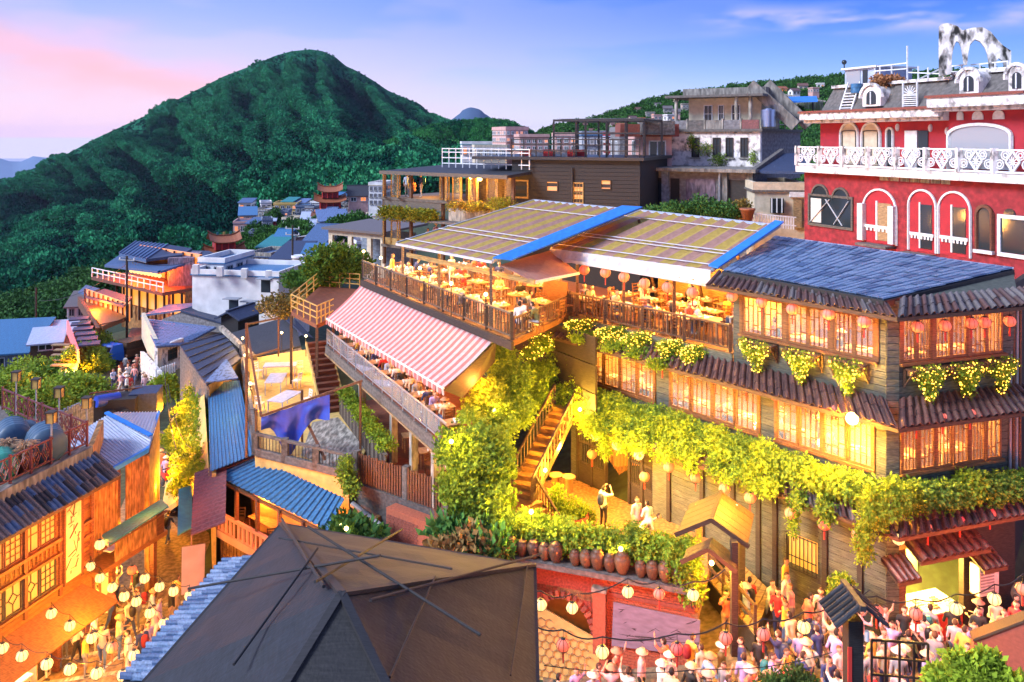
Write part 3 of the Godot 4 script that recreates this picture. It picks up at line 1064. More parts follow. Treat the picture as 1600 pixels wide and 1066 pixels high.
	wb(bw, "pane", M.lit_yellow, WF, WF.U(1230), WF.U(1276), 1.3, 2.4, -0.16, -0.13)
	for k in 9:
		var u := lerpf(WF.U(1228), WF.U(1278), k / 8.0)
		bar(bw, "iron_bar", M.black_metal, WF.at(u, 1.22, 0.12), WF.at(u, 2.48, 0.12), 0.028)
	for v in [1.25, 1.7, 2.44]:
		bar(bw, "cross_bar", M.black_metal, WF.at(WF.U(1227), v, 0.12), WF.at(WF.U(1279), v, 0.12), 0.03)
	var s0 := WR.U(1416)
	var s1 := WR.U(1506)
	wb(o, "wall", M.red_wood, WR, 0, s0, 0, 3.1, -0.2, 0)
	wb(o, "wall", M.dark_wood, WR, s1, ER, 0, 4.6, -0.2, 0)
	wb(o, "wall", M.yellow_wall, WR, 0, s1, 3.1, 4.6, -0.2, 0)
	wb(o, "shop_back_wall", M.cream, WR, s0 - 0.1, s1 + 0.1, 0, 3.1, -2.2, -2.1)
	wb(o, "counter", M.red_cloth, WR, s0, s1 - 0.3, 0, 0.92, -0.9, 0.25)
	wb(o, "counter_top", M.cloth_white, WR, s0 - 0.05, s1 - 0.25, 0.93, 0.98, -0.95, 0.3)
	for q in [[0.0, 4.6, 18], [4.6, 7.97, 14], [7.97, 11.2, 14]]:
		clad(o, Wall.new(1384.5, 26.99, 1404.5, 26.99), 0, 0.42, q[0], q[1], 0.23, 0.02)
	wb(o, "end_wall", M.dark_wood, Wall.new(1567, 28.36, 1640, 36.0), 0, 6.0, -1, 11.2, -0.2, 0.0)
	var ce := corner_eave(WF, EF, WR, 0, 7.42, 0.9)
	eave(o, WF.at(-0.2, 7.42, 0.9), ce, WF.at(EF, 7.98, 0.02), WF.at(-0.2, 7.98, 0.02), 52, 3, red)
	eave(o, ce, WR.at(5.35, 7.42, 0.9), WR.at(5.35, 7.98, 0.02), WR.at(0, 7.98, 0.02), 20, 3, red)
	var cb := corner_eave(WF, EF, WR, 0, 4.05, 0.95)
	eave(o, WF.at(WF.U(925), 4.05, 0.95), cb, WF.at(EF, 4.66, 0.02), WF.at(WF.U(925), 4.66, 0.02), 46, 3, [M.tile_a, M.tile_b, M.tile_grey])
	eave(o, cb, WR.at(5.3, 4.05, 0.95), WR.at(5.3, 4.66, 0.02), WR.at(0, 4.66, 0.02), 19, 3, red)
	var ct := corner_eave(WF, EF, WR, 0, 10.84, 0.75)
	eave(o, WF.at(WF.U(1122), 10.9, 0.75), ct, WF.at(EF, 11.24, 0.05), WF.at(WF.U(1122), 11.3, 0.05), 27, 2, [M.tile_b, M.tile_grey, M.tile_a])
	eave(o, ct, WR.at(5.45, 10.9, 0.8), WR.at(5.45, 11.3, 0.05), WR.at(0, 11.24, 0.05), 20, 2, [M.tile_b, M.tile_grey, M.tile_a])
	var a := P(1129, 424, 31.6)
	var b := P(1381, 469, 26.75)
	var c := P(1584, 421, 30.4)
	var d := P(1211, 371, 36.0)
	var rf := hold(o, "blue_roof", a)
	slab(rf, "roof_deck", M.under_tile, a, b, c, d, 0.12)
	tiles(rf, [M.blue_tile_a, M.blue_tile_a, M.blue_tile_b, M.blue_tile_c], a, b, c, d, 33, 9, flat_tile(), "tile", 1.03)
	for q in [[a, b], [b, c]]:
		bar(rf, "fascia", M.dark_wood, q[0] - UP * 0.12, q[1] - UP * 0.12, 0.08, 0.2)
	bar(rf, "ridge_flashing", M.pale_metal, d + UP * 0.04, c + UP * 0.04, 0.16, 0.06)
	var w0 := WR.at(0.0, 11.2, -0.05)
	var w1 := WR.at(5.1, 11.2, -0.05)
	for i in 3:
		var t0 := i / 3.0
		var t1 := (i + 1) / 3.0
		slab(o, "gable_board", M.siding2, w0.lerp(b - UP * 0.15, t0), w1.lerp(c - UP * 0.15, t0), w1.lerp(c - UP * 0.15, t1), w0.lerp(b - UP * 0.15, t1) - UP * 0.01, 0.04, -WR.n)
	var f0 := WF.at(WF.U(1122), 11.25, -0.05)
	slab(o, "frieze", M.dark_wood, f0, WF.at(EF, 11.2, -0.05), b - UP * 0.15, a - UP * 0.15, 0.05, -WF.n)
	var pl := [[1164, 1215, 535], [1233, 1285, 549], [1304, 1358, 564]]
	for i in 3:
		planter(WF, pl[i][0], pl[i][1], pl[i][2], "wooden planter rack of lit trailing ivy on the long front, %s from the terrace" % ORD[i])
	var pr := [[1412, 1463, 573], [1471, 1520, 568], [1526, 1573, 561]]
	for i in 3:
		planter(WR, pr[i][0], pr[i][1], pr[i][2], "wooden planter rack of lit trailing ivy round the corner, %s from the corner post" % ORD[i])
	for u in [7.2, 9.6, 11.8, 13.8]:
		omni(WF.at(u, 10.7, -2.0), 22.0, Color(1, 0.72, 0.32))
	for u in [1.4, 3.4]:
		omni(WR.at(u, 10.7, -1.8), 18.0, Color(1, 0.72, 0.32))
	for u in [2.2, 4.6, 7.0, 9.2, 11.4, 13.4]:
		omni(WF.at(u, 7.5, -2.0), 22.0, Color(1, 0.72, 0.32))
	for u in [1.4, 3.6]:
		omni(WR.at(u, 7.5, -1.8), 20.0, Color(1, 0.72, 0.32))
	omni(WR.at(1.6, 2.3, -1.1), 60.0, Color(1, 0.78, 0.36))
	omni(WF.at(WF.U(960), 3.3, -2.4), 14.0)
	var fp := WF.px(1353, 645, 0.55) + WF.n * 0.35
	var fl := thing("flood_lamp", "dazzling round flood lamp under the middle eave close to the corner", "lamp", fp)
	put(fl, "bulb", BALL, M.bulb, Transform3D(Basis.from_scale(Vector3.ONE * 0.2), fp))
	bar(fl, "bracket", M.black_metal, fp + UP * 0.1, WF.px(1353, 645, 0.0) + UP * 0.3, 0.04)
	omni(fp + v3(-0.05, 0, 0.05), 75.0, Color(1.0, 0.72, 0.2), 0.12)
	var tb := proto_table("tea_table", M.pale_wood, 1.5, 0.8)
	var ch := proto_chair("tea_chair", M.orange_wood)
	for st2 in [[8.38, [6.7, 8.9, 11.2, 13.4], "upper"], [4.85, [1.6, 4.0, 6.4, 8.6, 10.8, 13.0], "middle"]]:
		for i in st2[1].size():
			var u: float = st2[1][i]
			var at := WF.at(u, st2[0], -1.35)
			place(tb, "tea_table", "wooden tea table inside the %s storey, %s behind the front windows from the terrace end" % [st2[2], ORD[i]], "table", at, atan2(-WF.u.z, WF.u.x), "tea tables behind the windows")
			for k in 2:
				place(ch, "tea_chair", "orange wood chair, %s of the %s table behind the %s front windows" % [["near the terrace side", "near the corner side"][k], ORD[i], st2[2]], "chair", WF.at(u + (k * 2 - 1) * 1.05, st2[0], -1.35), atan2(-WF.u.z, WF.u.x) + (1 - k * 2) * PI / 2, "chairs behind the windows")
		for i in 2:
			place(tb, "tea_table", "wooden tea table inside the %s storey, %s behind the short side's windows" % [st2[2], ORD[i]], "table", WR.at(1.3 + i * 2.2, st2[0], -1.3), atan2(-WR.u.z, WR.u.x), "tea tables behind the windows")

func railing(n: String, label: String, a: Vector3, b: Vector3, h: float, gap: float, posts: int, m: Material, m2: Material, jitter := 0.0) -> Node3D:
	var t := thing(n, label, "railing", a)
	var y := UP * h
	bar(t, "top_rail", m, a + y, b + y, 0.09, 0.07)
	bar(t, "bottom_rail", m, a + UP * 0.14, b + UP * 0.14, 0.06)
	for i in posts + 1:
		var p := a.lerp(b, float(i) / posts)
		bar(t, "post", m2, p, p + y + UP * 0.08, 0.12)
	var k := int(a.distance_to(b) / gap)
	for i in k:
		var p := a.lerp(b, (i + 0.5) / k)
		var q := p + (b - a).normalized() * rnd(-jitter, jitter)
		bar(t, "baluster", m, p + UP * 0.15, q + y - UP * 0.04, 0.055)
	return t

func canopy(n: String, label: String, a: Vector3, b: Vector3, c: Vector3, d: Vector3, bands: int) -> Node3D:
	var t := thing(n, label, "canopy", a)
	var up := (b - a).cross(d - a).normalized()
	if up.y < 0:
		up = -up
	for i in bands:
		var s0 := float(i) / bands
		var s1 := float(i + 1) / bands
		var st := st_new()
		var rows := 8
		for j in rows:
			for k in 4:
				var q := []
				for e in [[k, j], [k + 1, j], [k + 1, j + 1], [k, j + 1]]:
					var f: float = e[0] / 4.0
					var tt: float = e[1] / float(rows)
					var rise := (absf(f - 0.5) - 0.25) * 0.26 * (0.35 + 0.65 * tt)
					q.append(bil(a, b, c, d, lerpf(s0, s1, f), tt) + up * rise)
				quad(st, q[0], q[1], q[2], q[3])
				quad(st, q[3] - up * 0.012, q[2] - up * 0.012, q[1] - up * 0.012, q[0] - up * 0.012)
		surf(t, "cloth_strip", st, M.can_yellow if i % 2 == 0 else M.can_mauve)
	for v in [0.06, 0.28, 0.34, 0.8]:
		bar(t, "batten", M.can_white, a.lerp(d, v) + up * 0.09, b.lerp(c, v) + up * 0.09, 0.05, 0.03)
	bar(t, "edge_beam", M.can_white, a - UP * 0.05, b - UP * 0.05, 0.14, 0.10)
	bar(t, "edge_beam", M.pale_metal, d, c, 0.16, 0.10)
	bar(t, "edge_beam", M.grey_metal, a, d, 0.12, 0.12)
	bar(t, "edge_beam", M.grey_metal, b, c, 0.12, 0.12)
	return t

func bulb_post(label: String, foot: Vector3, top: Vector3, e: float):
	var t := thing("bulb_lamp", label, "lamp", foot, "bare bulb lamps along the rails")
	tube(t, "pole", M.black_metal, foot, top, 0.025)
	put(t, "bulb", BALL, M.bulb, Transform3D(Basis.from_scale(Vector3.ONE * 0.085), top))
	omni(top, e, Color(1.0, 0.72, 0.32), 0.08)

var WT := Wall.new(568, 47.6, 803, 33.3)

func terraces():
	var ua := WF.U(1146)
	var A := WF.at(0, 8.34)
	var deck := thing("terrace_floor", "boarded upper terrace floor full of tables beside the glazed tea room", "terrace", A)
	poly(deck, "deck", M.orange_wood, [A, WF.at(ua - 0.05, 8.34), WF.at(ua - 0.05, 8.34, -6), WF.at(0, 8.34, -6)], 0.2)
	wb(deck, "edge_beam", M.siding3, WF, 0, ua, 7.99, 8.3, 0.03, 0.1)
	var d2 := thing("terrace_floor", "boarded terrace floor over the striped awning", "terrace", WT.at(0, 8.36))
	poly(d2, "deck", M.orange_wood, [WT.at(0, 8.36), WT.at(16.6, 8.36), A + UP * 0.02 - WF.u * 0.06, WF.at(-0.06, 8.36, -6), WT.at(0, 8.36, -9)], 0.25)
	wb(d2, "edge_beam", M.dark_wood, WT, -0.1, 16.7, 8.0, 8.34, 0.02, 0.14)
	for k in 3:
		wb(d2, "wall_board", M.dark_wood, WT, 0, 16.6, 4.35 + k * 1.22, 5.52 + k * 1.22, -4.2, -4.1)
	railing("railing", "weathered dark wooden railing above the red striped awning", WT.at(0, 8.4, 0.05), WT.at(16.6, 8.4, 0.05), 1.05, 0.24, 8, M.grey_wood, M.dark_wood, 0.02)
	railing("railing", "brown wooden railing above the hanging fairy-lit ivy", WF.at(0.1, 8.38, 0.06), WF.at(ua - 0.1, 8.38, 0.06), 1.0, 0.22, 4, M.brown_wood, M.brown_wood, 0.07)
	railing("railing", "short brown railing across the gap between the two terraces", WT.at(16.6, 8.38, 0.0), A + UP * 0.05 + WF.n * 0.06, 0.85, 0.24, 2, M.brown_wood, M.red_wood, 0.05)
	var la := P(620, 380, 41.0)
	var lb := P(770, 408, 35.0)
	var lc := P(986, 328, 40.9)
	var ld := P(835, 313, 46.8)
	var c1 := canopy("cloth_canopy", "yellow and mauve striped cloth roof over the farther terrace", la, lb, lc, ld, 13)
	var ra := P(862, 388, 39.2)
	var rb := P(1113, 422, 32.0)
	var rc := P(1218, 353, 34.8)
	var rd := P(1002, 329, 43.0)
	var c2 := canopy("cloth_canopy", "yellow and mauve striped cloth roof next to the blue tiled roof", ra, rb, rc, rd, 14)
	slab(c1, "blue_strip", M.bright_blue, lb + UP * 0.16, P(800, 411, 34.9) + UP * 0.16, P(1004, 328, 40.8) + UP * 0.16, P(972, 326, 41.1) + UP * 0.16, 0.06)
	slab(c2, "blue_strip", M.bright_blue, P(1107, 420, 32.2) + UP * 0.16, P(1122, 424, 31.8) + UP * 0.16, P(1225, 352, 34.6) + UP * 0.16, P(1211, 350, 34.9) + UP * 0.16, 0.06)
	var st := st_new()
	for i in 12:
		var s0 := i / 12.0
		var s1 := (i + 1) / 12.0
		var drop := UP * (0.42 + 0.1 * (i % 2))
		var p0 := ra.lerp(rb, s0) + WF.n * 0.12
		var p1 := ra.lerp(rb, s1) + WF.n * 0.12
		var mid := (p0 + p1) / 2 - UP * 0.55 + WF.n * 0.1
		quad(st, p0 - drop, mid, (p0 + p1) / 2, p0)
		quad(st, mid, p1 - drop, p1, (p0 + p1) / 2)
	surf(c2, "hem", st, M.can_white)
	bar(c2, "front_beam", M.can_white, P(880, 406, 38.2), P(1112, 446, 31.9), 0.08, 0.14)
	slab(c1, "side_flap", M.can_mauve, P(836, 441, 34.2), P(905, 427, 37.6), P(860, 391, 39.3), P(781, 414, 35.1), 0.03)
	bar(c1, "flap_bar", M.can_white, P(836, 441, 34.2), P(905, 427, 37.6), 0.07, 0.12)
	bar(c1, "front_beam", M.yellow_wood, P(636, 398, 40.2), P(836, 441, 34.2), 0.1, 0.2)
	var posts := [[WT, 5.3], [WT, 9.6], [WT, 14.6]]
	for q in posts:
		bar(c1, "post", M.grey_wood, WT.at(q[1], 8.3, -0.12), WT.at(q[1], 11.15, -0.12), 0.12)
	for u in [0.35, 3.2, 5.95]:
		bar(c2, "post", M.brown_wood, WF.at(u, 8.3, -0.15), WF.at(u, 11.0, -0.15), 0.12)
	for u in [0.5, 3.4, 5.9]:
		bar(c2, "post", M.brown_wood, WF.at(u, 8.3, -5.6), WF.at(u, 12.5, -4.2), 0.1)
	wb(c2, "rear_wall", M.yellow_wood, WF, 0.2, ua, 8.36, 10.3, -6.1, -6.0)
	pb(c1, "service_screen", M.orange_wood, P(868, 470, 38.8), v3(1.6, 1.9, 0.1), WF.basis())
	var tt := proto_table("terrace_table", M.pale_wood, 1.25, 0.75)
	var tr := proto_table("round_table", M.pale_wood, 1.1, 1.1, true)
	var cc := proto_chair("terrace_chair", M.orange_wood)
	var ang := atan2(-WT.u.z, WT.u.x)
	var row := ["by the rail", "in the middle row", "in the rear row"]
	for r in 3:
		for i in 8:
			var s := 1.3 + i * 2.0 + r * 0.35
			if s > 16.0 - r * 0.4:
				continue
			var at := WT.at(s, 8.37, -1.2 - r * 2.1)
			place(tr if (i + r) % 3 == 0 else tt, "terrace_table", "set table on the farther terrace %s, %s from the far lamp end" % [row[r], ORD[i]], "table", at, ang, "set tables on the open terraces")
			for k in 3:
				var ph := ang + PI * k * 0.667 + 0.4
				place(cc, "terrace_chair", "wooden chair %s the %s table %s, farther terrace" % [["beyond", "before", "behind"][k], ORD[i], row[r]], "chair", at + v3(cos(ph), 0, -sin(ph)) * 0.85, ph - PI / 2, "chairs on the open terraces")
	var ang2 := atan2(-WF.u.z, WF.u.x)
	for r in 3:
		for i in 4:
			var at := WF.at(0.9 + i * 1.6, 8.35, -1.0 - r * 1.75)
			place(tt if i % 2 else tr, "terrace_table", "set table under the red lanterns' terrace %s, %s from the short railing" % [row[r], ORD[i]], "table", at, ang2, "set tables on the open terraces")
			for k in 3:
				var ph := ang2 + PI * k * 0.667 + 0.9
				place(cc, "terrace_chair", "wooden chair %s the %s table %s, under the red lanterns" % [["beyond", "before", "behind"][k], ORD[i], row[r]], "chair", at + v3(cos(ph), 0, -sin(ph)) * 0.8, ph - PI / 2, "chairs on the open terraces")
	for q in [[3.0, -2.0], [6.5, -2.5], [10.0, -2.5], [13.5, -2.5], [5.0, -6.0], [10.0, -6.0]]:
		omni(WT.at(q[0], 10.7, q[1]), 17.0, Color(1.0, 0.68, 0.28))
	for q in [[1.2, -1.6], [3.4, -3.6], [5.2, -1.6]]:
		omni(WF.at(q[0], 10.6, q[1]), 17.0, Color(1.0, 0.68, 0.28))
	var lamps := [[568, 393, 47.5, 8.4, "at the far corner post of the upper railing"], [595, 403, 45.6, 8.4, "second along the upper railing from the far corner"], [656, 419, 41.2, 8.4, "beside the first canopy post of the upper railing"], [705, 443, 37.8, 8.4, "among the tables halfway along the upper railing"], [759, 460, 35.2, 8.4, "close to the second canopy post above the awning"]]
	for q in lamps:
		var p := P(q[0], q[1], q[2])
		bulb_post("bright bare bulb lamp " + q[4], v3(p.x, q[3], p.z), p, 7.0)
	var aa := P(510, 497, 46.1)
	var ab := P(693, 606, 33.1)
	var ac := P(775, 527, 35.0)
	var ad := P(567, 442, 48.1)
	var aw := thing("striped_awning", "long red and white striped awning below the upper railing", "awning", aa)
	var n := 62
	for i in n:
		var s0 := float(i) / n
		var s1 := float(i + 1) / n
		var m: Material = M.awn_pink if i % 2 == 0 else M.awn_white
		var p0 := aa.lerp(ab, s0)
		var p1 := aa.lerp(ab, s1)
		var q0 := ad.lerp(ac, s0)
		var q1 := ad.lerp(ac, s1)
		var st2 := st_new()
		for j in 5:
			var t0 := j / 5.0
			var t1 := (j + 1) / 5.0
			var g0 := UP * -0.09 * sin(PI * t0)
			var g1 := UP * -0.09 * sin(PI * t1)
			quad(st2, p0.lerp(q0, t0) + g0, p1.lerp(q1, t0) + g0, p1.lerp(q1, t1) + g1, p0.lerp(q0, t1) + g1)
		var dr := UP * 0.34
		var fl := WT.n * rnd(-0.04, 0.05)
		quad(st2, p0 - dr * 0.85 + fl, p0.lerp(p1, 0.3) - dr + fl, p0.lerp(p1, 0.3), p0)
		quad(st2, p0.lerp(p1, 0.3) - dr + fl, p0.lerp(p1, 0.7) - dr + fl, p0.lerp(p1, 0.7), p0.lerp(p1, 0.3))
		quad(st2, p0.lerp(p1, 0.7) - dr + fl, p1 - dr * 0.85 + fl, p1, p0.lerp(p1, 0.7))
		surf(aw, "stripe", st2, m)
	bar(aw, "roller", M.grey_wood, ad + UP * 0.06, ac + UP * 0.06, 0.2, 0.14)
	bar(aw, "front_bar", M.white_paint, aa - UP * 0.03, ab - UP * 0.03, 0.07)
	for s in [0.02, 0.34, 0.67, 0.98]:
		bar(aw, "folding_arm", M.grey_metal, ad.lerp(ac, s) - UP * 0.25, aa.lerp(ab, s) - UP * 0.06, 0.05)
	slab(aw, "side_cheek", M.dark_wood, ab - UP * 0.1, P(722, 622, 33.8), P(772, 566, 35.3), ac - UP * 0.15, 0.04, WT.u)
	var f0 := P(513, 541, 48.4)
	var f1 := P(690, 694, 33.0)
	var W2 := Wall.new(513, 48.4, 690, 33.0)
	var len2 := Vector2(f1.x - f0.x, f1.z - f0.z).length()
	var t2 := thing("awning_terrace", "narrow balcony with diners under the red striped awning", "balcony", f0)
	poly(t2, "deck", M.deck_red, [W2.at(0, 4.36, 0), W2.at(len2 + 0.8, 4.36, 0), W2.at(len2 + 0.4, 4.36, -1.9), W2.at(len2 - 4.5, 4.36, -5.5), W2.at(0, 4.36, -5.5)], 0.22)
	wb(t2, "fascia", M.dark_concrete, W2, -0.1, len2 + 0.85, 3.95, 4.4, 0.01, 0.16)
	wb(t2, "fascia_strip", M.pale_wood, W2, -0.1, len2 + 0.85, 3.86, 3.94, 0.0, 0.2)
	var rl := thing("railing", "thin metal and glass railing of the balcony under the striped awning", "railing", f0)
	bar(rl, "top_rail", M.grey_metal, W2.at(0, 5.36, 0.08), W2.at(len2 + 0.7, 5.36, 0.08), 0.06)
	bar(rl, "mid_rail", M.grey_metal, W2.at(0, 4.6, 0.08), W2.at(len2 + 0.7, 4.6, 0.08), 0.04)
	for i in 13:
		var u := len2 * i / 12.0
		bar(rl, "post", M.grey_metal, W2.at(u, 4.36, 0.08), W2.at(u, 5.36, 0.08), 0.05)
		if i < 12:
			wb(rl, "glass_panel", M.glass, W2, u + 0.06, u + len2 / 12.0 - 0.06, 4.66, 5.28, 0.07, 0.085)
	for i in 9:
		var at := W2.at(1.2 + i * 2.0, 4.37, -0.75)
		place(tt, "balcony_table", "set wooden table under the striped awning, %s from the red steps" % ORD[i], "table", at, atan2(-W2.u.z, W2.u.x) + PI / 2, "tables under the striped awning")
		for k in 2:
			place(cc, "balcony_chair", "wooden chair %s the %s table under the striped awning" % [["before", "after"][k], ORD[i]], "chair", at + W2.u * (k * 2 - 1) * 0.7, atan2(-W2.u.z, W2.u.x) + PI / 2 * (1 - 2 * k) , "chairs under the striped awning")
	for u in [2.0, 6.0, 10.0, 14.0, 17.0]:
		omni(W2.at(u, 6.4, -1.8), 7.0, Color(1.0, 0.62, 0.26))
	var lt := thing("lower_terrace", "dim open room below the awning balcony with pale posts", "terrace", W2.at(0, 1.2))
	poly(lt, "deck", M.deck_red, [W2.at(1, 1.2, -0.2), W2.at(len2 + 0.6, 1.2, -0.2), W2.at(len2 + 0.2, 1.2, -1.8), W2.at(len2 - 5, 1.2, -5.4), W2.at(1, 1.2, -5.4)], 0.25)
	wb(lt, "rear_wall", M.dark_wood, W2, 0, len2 - 4.6, 1.2, 4.1, -5.4, -5.3)
	for u in [5.5, 10.5, 13.2, 15.8, 18.5]:
		wb(lt, "post", M.pale_concrete, W2, u - 0.16, u + 0.16, 1.2, 4.1, -0.5, -0.2)
	for i in 4:
		place(tt, "lower_table", "bare dark table in the dim lower room, %s from the fence" % ORD[i], "table", W2.at(9.5 + i * 2.2, 1.21, -1.8), 0.3, "tables in the dim lower room")
		place(cc, "lower_chair", "wooden chair by the %s table of the dim lower room" % ORD[i], "chair", W2.at(10.4 + i * 2.2, 1.21, -1.4), 1.0, "chairs in the dim lower room")
	omni(W2.at(12, 3.5, -2.5), 3.0, Color(1.0, 0.5, 0.2))
	var stair := thing("red_stairs", "dark red stairs between the yellow walled patio and the awning balcony", "stairs", v3(-9.6, 1.5, -45.9))
	flight(stair, v3(-9.7, 1.5, -45.4), v3(-11.6, 4.36, -49.6), 12, 1.25, M.deck_red, M.yellow_wall, 0.25)
	var dk := thing("red_deck", "small red deck with yellow metal rails beside the awning", "deck", G(500, 480, 5.9))
	var dp := [G(455, 487, 5.9), G(495, 507, 5.9), G(521, 495, 5.9), G(562, 452, 5.9), G(500, 447, 5.9)]
	poly(dk, "deck", M.deck_red, dp, 0.25)
	for i in [0, 1, 3, 4]:
		var p: Vector3 = dp[i]
		var q: Vector3 = dp[(i + 1) % 5]
		for h in [0.35, 0.7, 1.05]:
			bar(dk, "rail", M.yellow_metal, p + UP * h, q + UP * h, 0.06)
		for k in 4:
			bar(dk, "post", M.yellow_metal, p.lerp(q, k / 4.0), p.lerp(q, k / 4.0) + UP * 1.08, 0.07)
	for p in [dp[0], dp[1], dp[2]]:
		bar(dk, "leg", M.brown_wood, p - UP * 0.2, v3(p.x, -2, p.z), 0.14)
	omni(G(478, 540, 3.2), 6.0, Color(1.0, 0.65, 0.2))
	omni(P(486, 560, 52.0), 4.0, Color(1.0, 0.65, 0.2))

func flight(o: Node, a: Vector3, b: Vector3, steps: int, w: float, m: Material, side: Material, sw: float):
	var f := v3(b.x - a.x, 0, b.z - a.z).normalized()
	var s := f.cross(UP)
	var run := Vector2(b.x - a.x, b.z - a.z).length() / steps
	for i in steps:
		var p := a.lerp(b, (i + 0.5) / steps)
		p.y = lerpf(a.y, b.y, (i + 1.0) / steps)
		pb(o, "tread", m, p - UP * 0.03, v3(w, 0.06, run * 1.08), Basis(s, UP, -f))
		pb(o, "riser", m, p - f * run * 0.45 - UP * (b.y - a.y) / steps * 0.55, v3(w * 0.98, (b.y - a.y) / steps * 0.9, 0.03), Basis(s, UP, -f))
	for k in [-1, 1]:
		bar(o, "stringer", side, a + s * k * (w / 2 + 0.05) - UP * 0.05, b + s * k * (w / 2 + 0.05) - UP * 0.05, 0.08, sw)

var BW := Wall.new(770, 29.7, 1090, 27.3)

func stair_rail(o: Node, a: Vector3, b: Vector3, n: int, m: Material):
	bar(o, "handrail", m, a + UP * 0.9, b + UP * 0.9, 0.08)
	for i in n + 1:
		var p := a.lerp(b, float(i) / n)
		bar(o, "baluster", m, p, p + UP * 0.88, 0.11 if i == 0 or i == n else 0.045)

func courtyard():
	var fl := structure(Node3D.new())
	fl.name = "courtyard"
	add_child(fl)
	org[fl] = Vector3.ZERO
	poly(fl, "floor", M.court, [BW.at(-3.0, 0.9), BW.at(7.2, 0.9), WF.at(WF.U(1120), 0.9, 0.02), WF.at(0, 0.9, 0.02), v3(-2.5, 0.9, -36)], 0.3)
	var dr := thing("lattice_doors", "row of dark wooden lattice doors with bamboo curtains facing the courtyard", "door", WF.px(960, 790))
	wb(dr, "lintel", M.dark_wood, WF, WF.U(900), WF.U(1046), 3.9, 4.6, -0.2, 0.0)
	wb(dr, "backing", M.lit_window, WF, WF.U(900), WF.U(1046), 0.9, 3.9, -2.6, -2.5)
	wb(dr, "pier", M.siding, WF, WF.U(1020), WF.U(1046), 0.9, 4.0, -0.3, 0.03)
	wb(dr, "pier", M.siding2, WF, WF.U(893), WF.U(903), 0.9, 4.0, -0.3, 0.03)
	var xs := [903, 925, 946, 984, 1004, 1020]
	for i in 5:
		var u0 := WF.U(xs[i])
		var u1 := WF.U(xs[i + 1])
		wb(dr, "post", M.dark_wood, WF, u0 - 0.05, u0 + 0.07, 0.9, 3.9, -0.1, 0.08)
		if i == 2:
			for k in 16:
				var u := lerpf(u0 + 0.1, u1, k / 16.0)
				bar(dr, "curtain_cane", M.orange_wood, WF.at(u, 1.9 + 0.5 * absf(k - 8) / 8.0, -0.06), WF.at(lerpf(u0, u1, 0.5) + (u - (u0 + u1) / 2) * 1.05, 3.9, -0.04), 0.035)
			continue
		var dd := hold(dr, "door_leaf", WF.at(u0, 0.9))
		wb(dd, "lower_panel", M.dark_wood, WF, u0 + 0.08, u1 - 0.03, 0.95, 1.75, -0.04, 0.02)
		wb(dd, "rail", M.dark_wood, WF, u0 + 0.08, u1 - 0.03, 1.78, 1.86, -0.04, 0.04)
		wb(dd, "rail", M.dark_wood, WF, u0 + 0.08, u1 - 0.03, 2.7, 2.8, -0.04, 0.04)
		wb(dd, "rail", M.dark_wood, WF, u0 + 0.08, u1 - 0.03, 3.72, 3.85, -0.04, 0.04)
		for k in 6:
			var u := lerpf(u0 + 0.12, u1 - 0.06, k / 5.0)
			bar(dd, "lattice_bar", M.dark_wood, WF.at(u, 1.8, 0), WF.at(u, 3.8, 0), 0.05)
	var bw := thing("brick_wall", "old red brick wall with an arched niche below the courtyard hedge", "brick wall", BW.at(3.5, 0))
	var b0 := BW.U(828)
	var b1 := BW.U(934)
	var low := -4.5
	wb(bw, "wall", M.brick_red, BW, -2.4, b0 + 0.25, low, 1.72, -0.45, 0)
	wb(bw, "wall", M.brick_red, BW, b1 - 0.2, 7.1, low, 1.72, -0.45, 0)
	wb(bw, "parapet", M.brick_red, BW, -2.4, 7.1, 1.95, 2.25, -0.5, -0.14)
	wb(bw, "ledge", M.dark_concrete, BW, -2.4, 7.15, 1.72, 1.90, -0.5, 0.55)
	var ac := (b0 + b1) / 2
	var ar := (b1 - b0) / 2 - 0.22
	var ah := -0.6
	var st := st_new()
	for i in 14:
		var g0 := PI * i / 14.0
		var g1 := PI * (i + 1) / 14.0
		var p0 := Vector2(ac + cos(g0) * ar, ah + sin(g0) * ar * 1.15)
		var p1 := Vector2(ac + cos(g1) * ar, ah + sin(g1) * ar * 1.15)
		quad(st, BW.at(p1.x, p1.y, 0), BW.at(p0.x, p0.y, 0), BW.at(p0.x, 1.72, 0), BW.at(p1.x, 1.72, 0))
		quad(st, BW.at(p0.x, p0.y, -0.45), BW.at(p0.x, p0.y, 0), BW.at(p1.x, p1.y, 0), BW.at(p1.x, p1.y, -0.45))
	surf(bw, "wall_over_arch", st, M.brick_red)
	for i in 17:
		var g := PI * (i + 0.5) / 17.0
		var c := BW.at(ac + cos(g) * (ar + 0.12), ah + sin(g) * (ar * 1.15 + 0.12), 0.03)
		pb(bw, "arch_brick", M.brick if i % 2 else M.brick2, c, v3(0.26, 0.13, 0.1), Basis(BW.n, g) * BW.basis())
	wb(bw, "niche_wall", M.yellow_wall, BW, b0 - 0.3, b1 + 0.3, low, 1.7, -1.6, -1.5)
	wb(bw, "pilaster", M.brick, BW, b1 - 0.12, b1 + 0.32, low, 1.1, 0.0, 0.22)
	wb(bw, "pilaster_cap", M.pale_concrete, BW, b1 - 0.16, b1 + 0.36, 1.1, 1.22, -0.01, 0.28)
	wb(bw, "string_course", M.brick2, BW, b1 + 0.4, 7.1, 0.95, 1.08, 0.0, 0.09)
	var xf := []
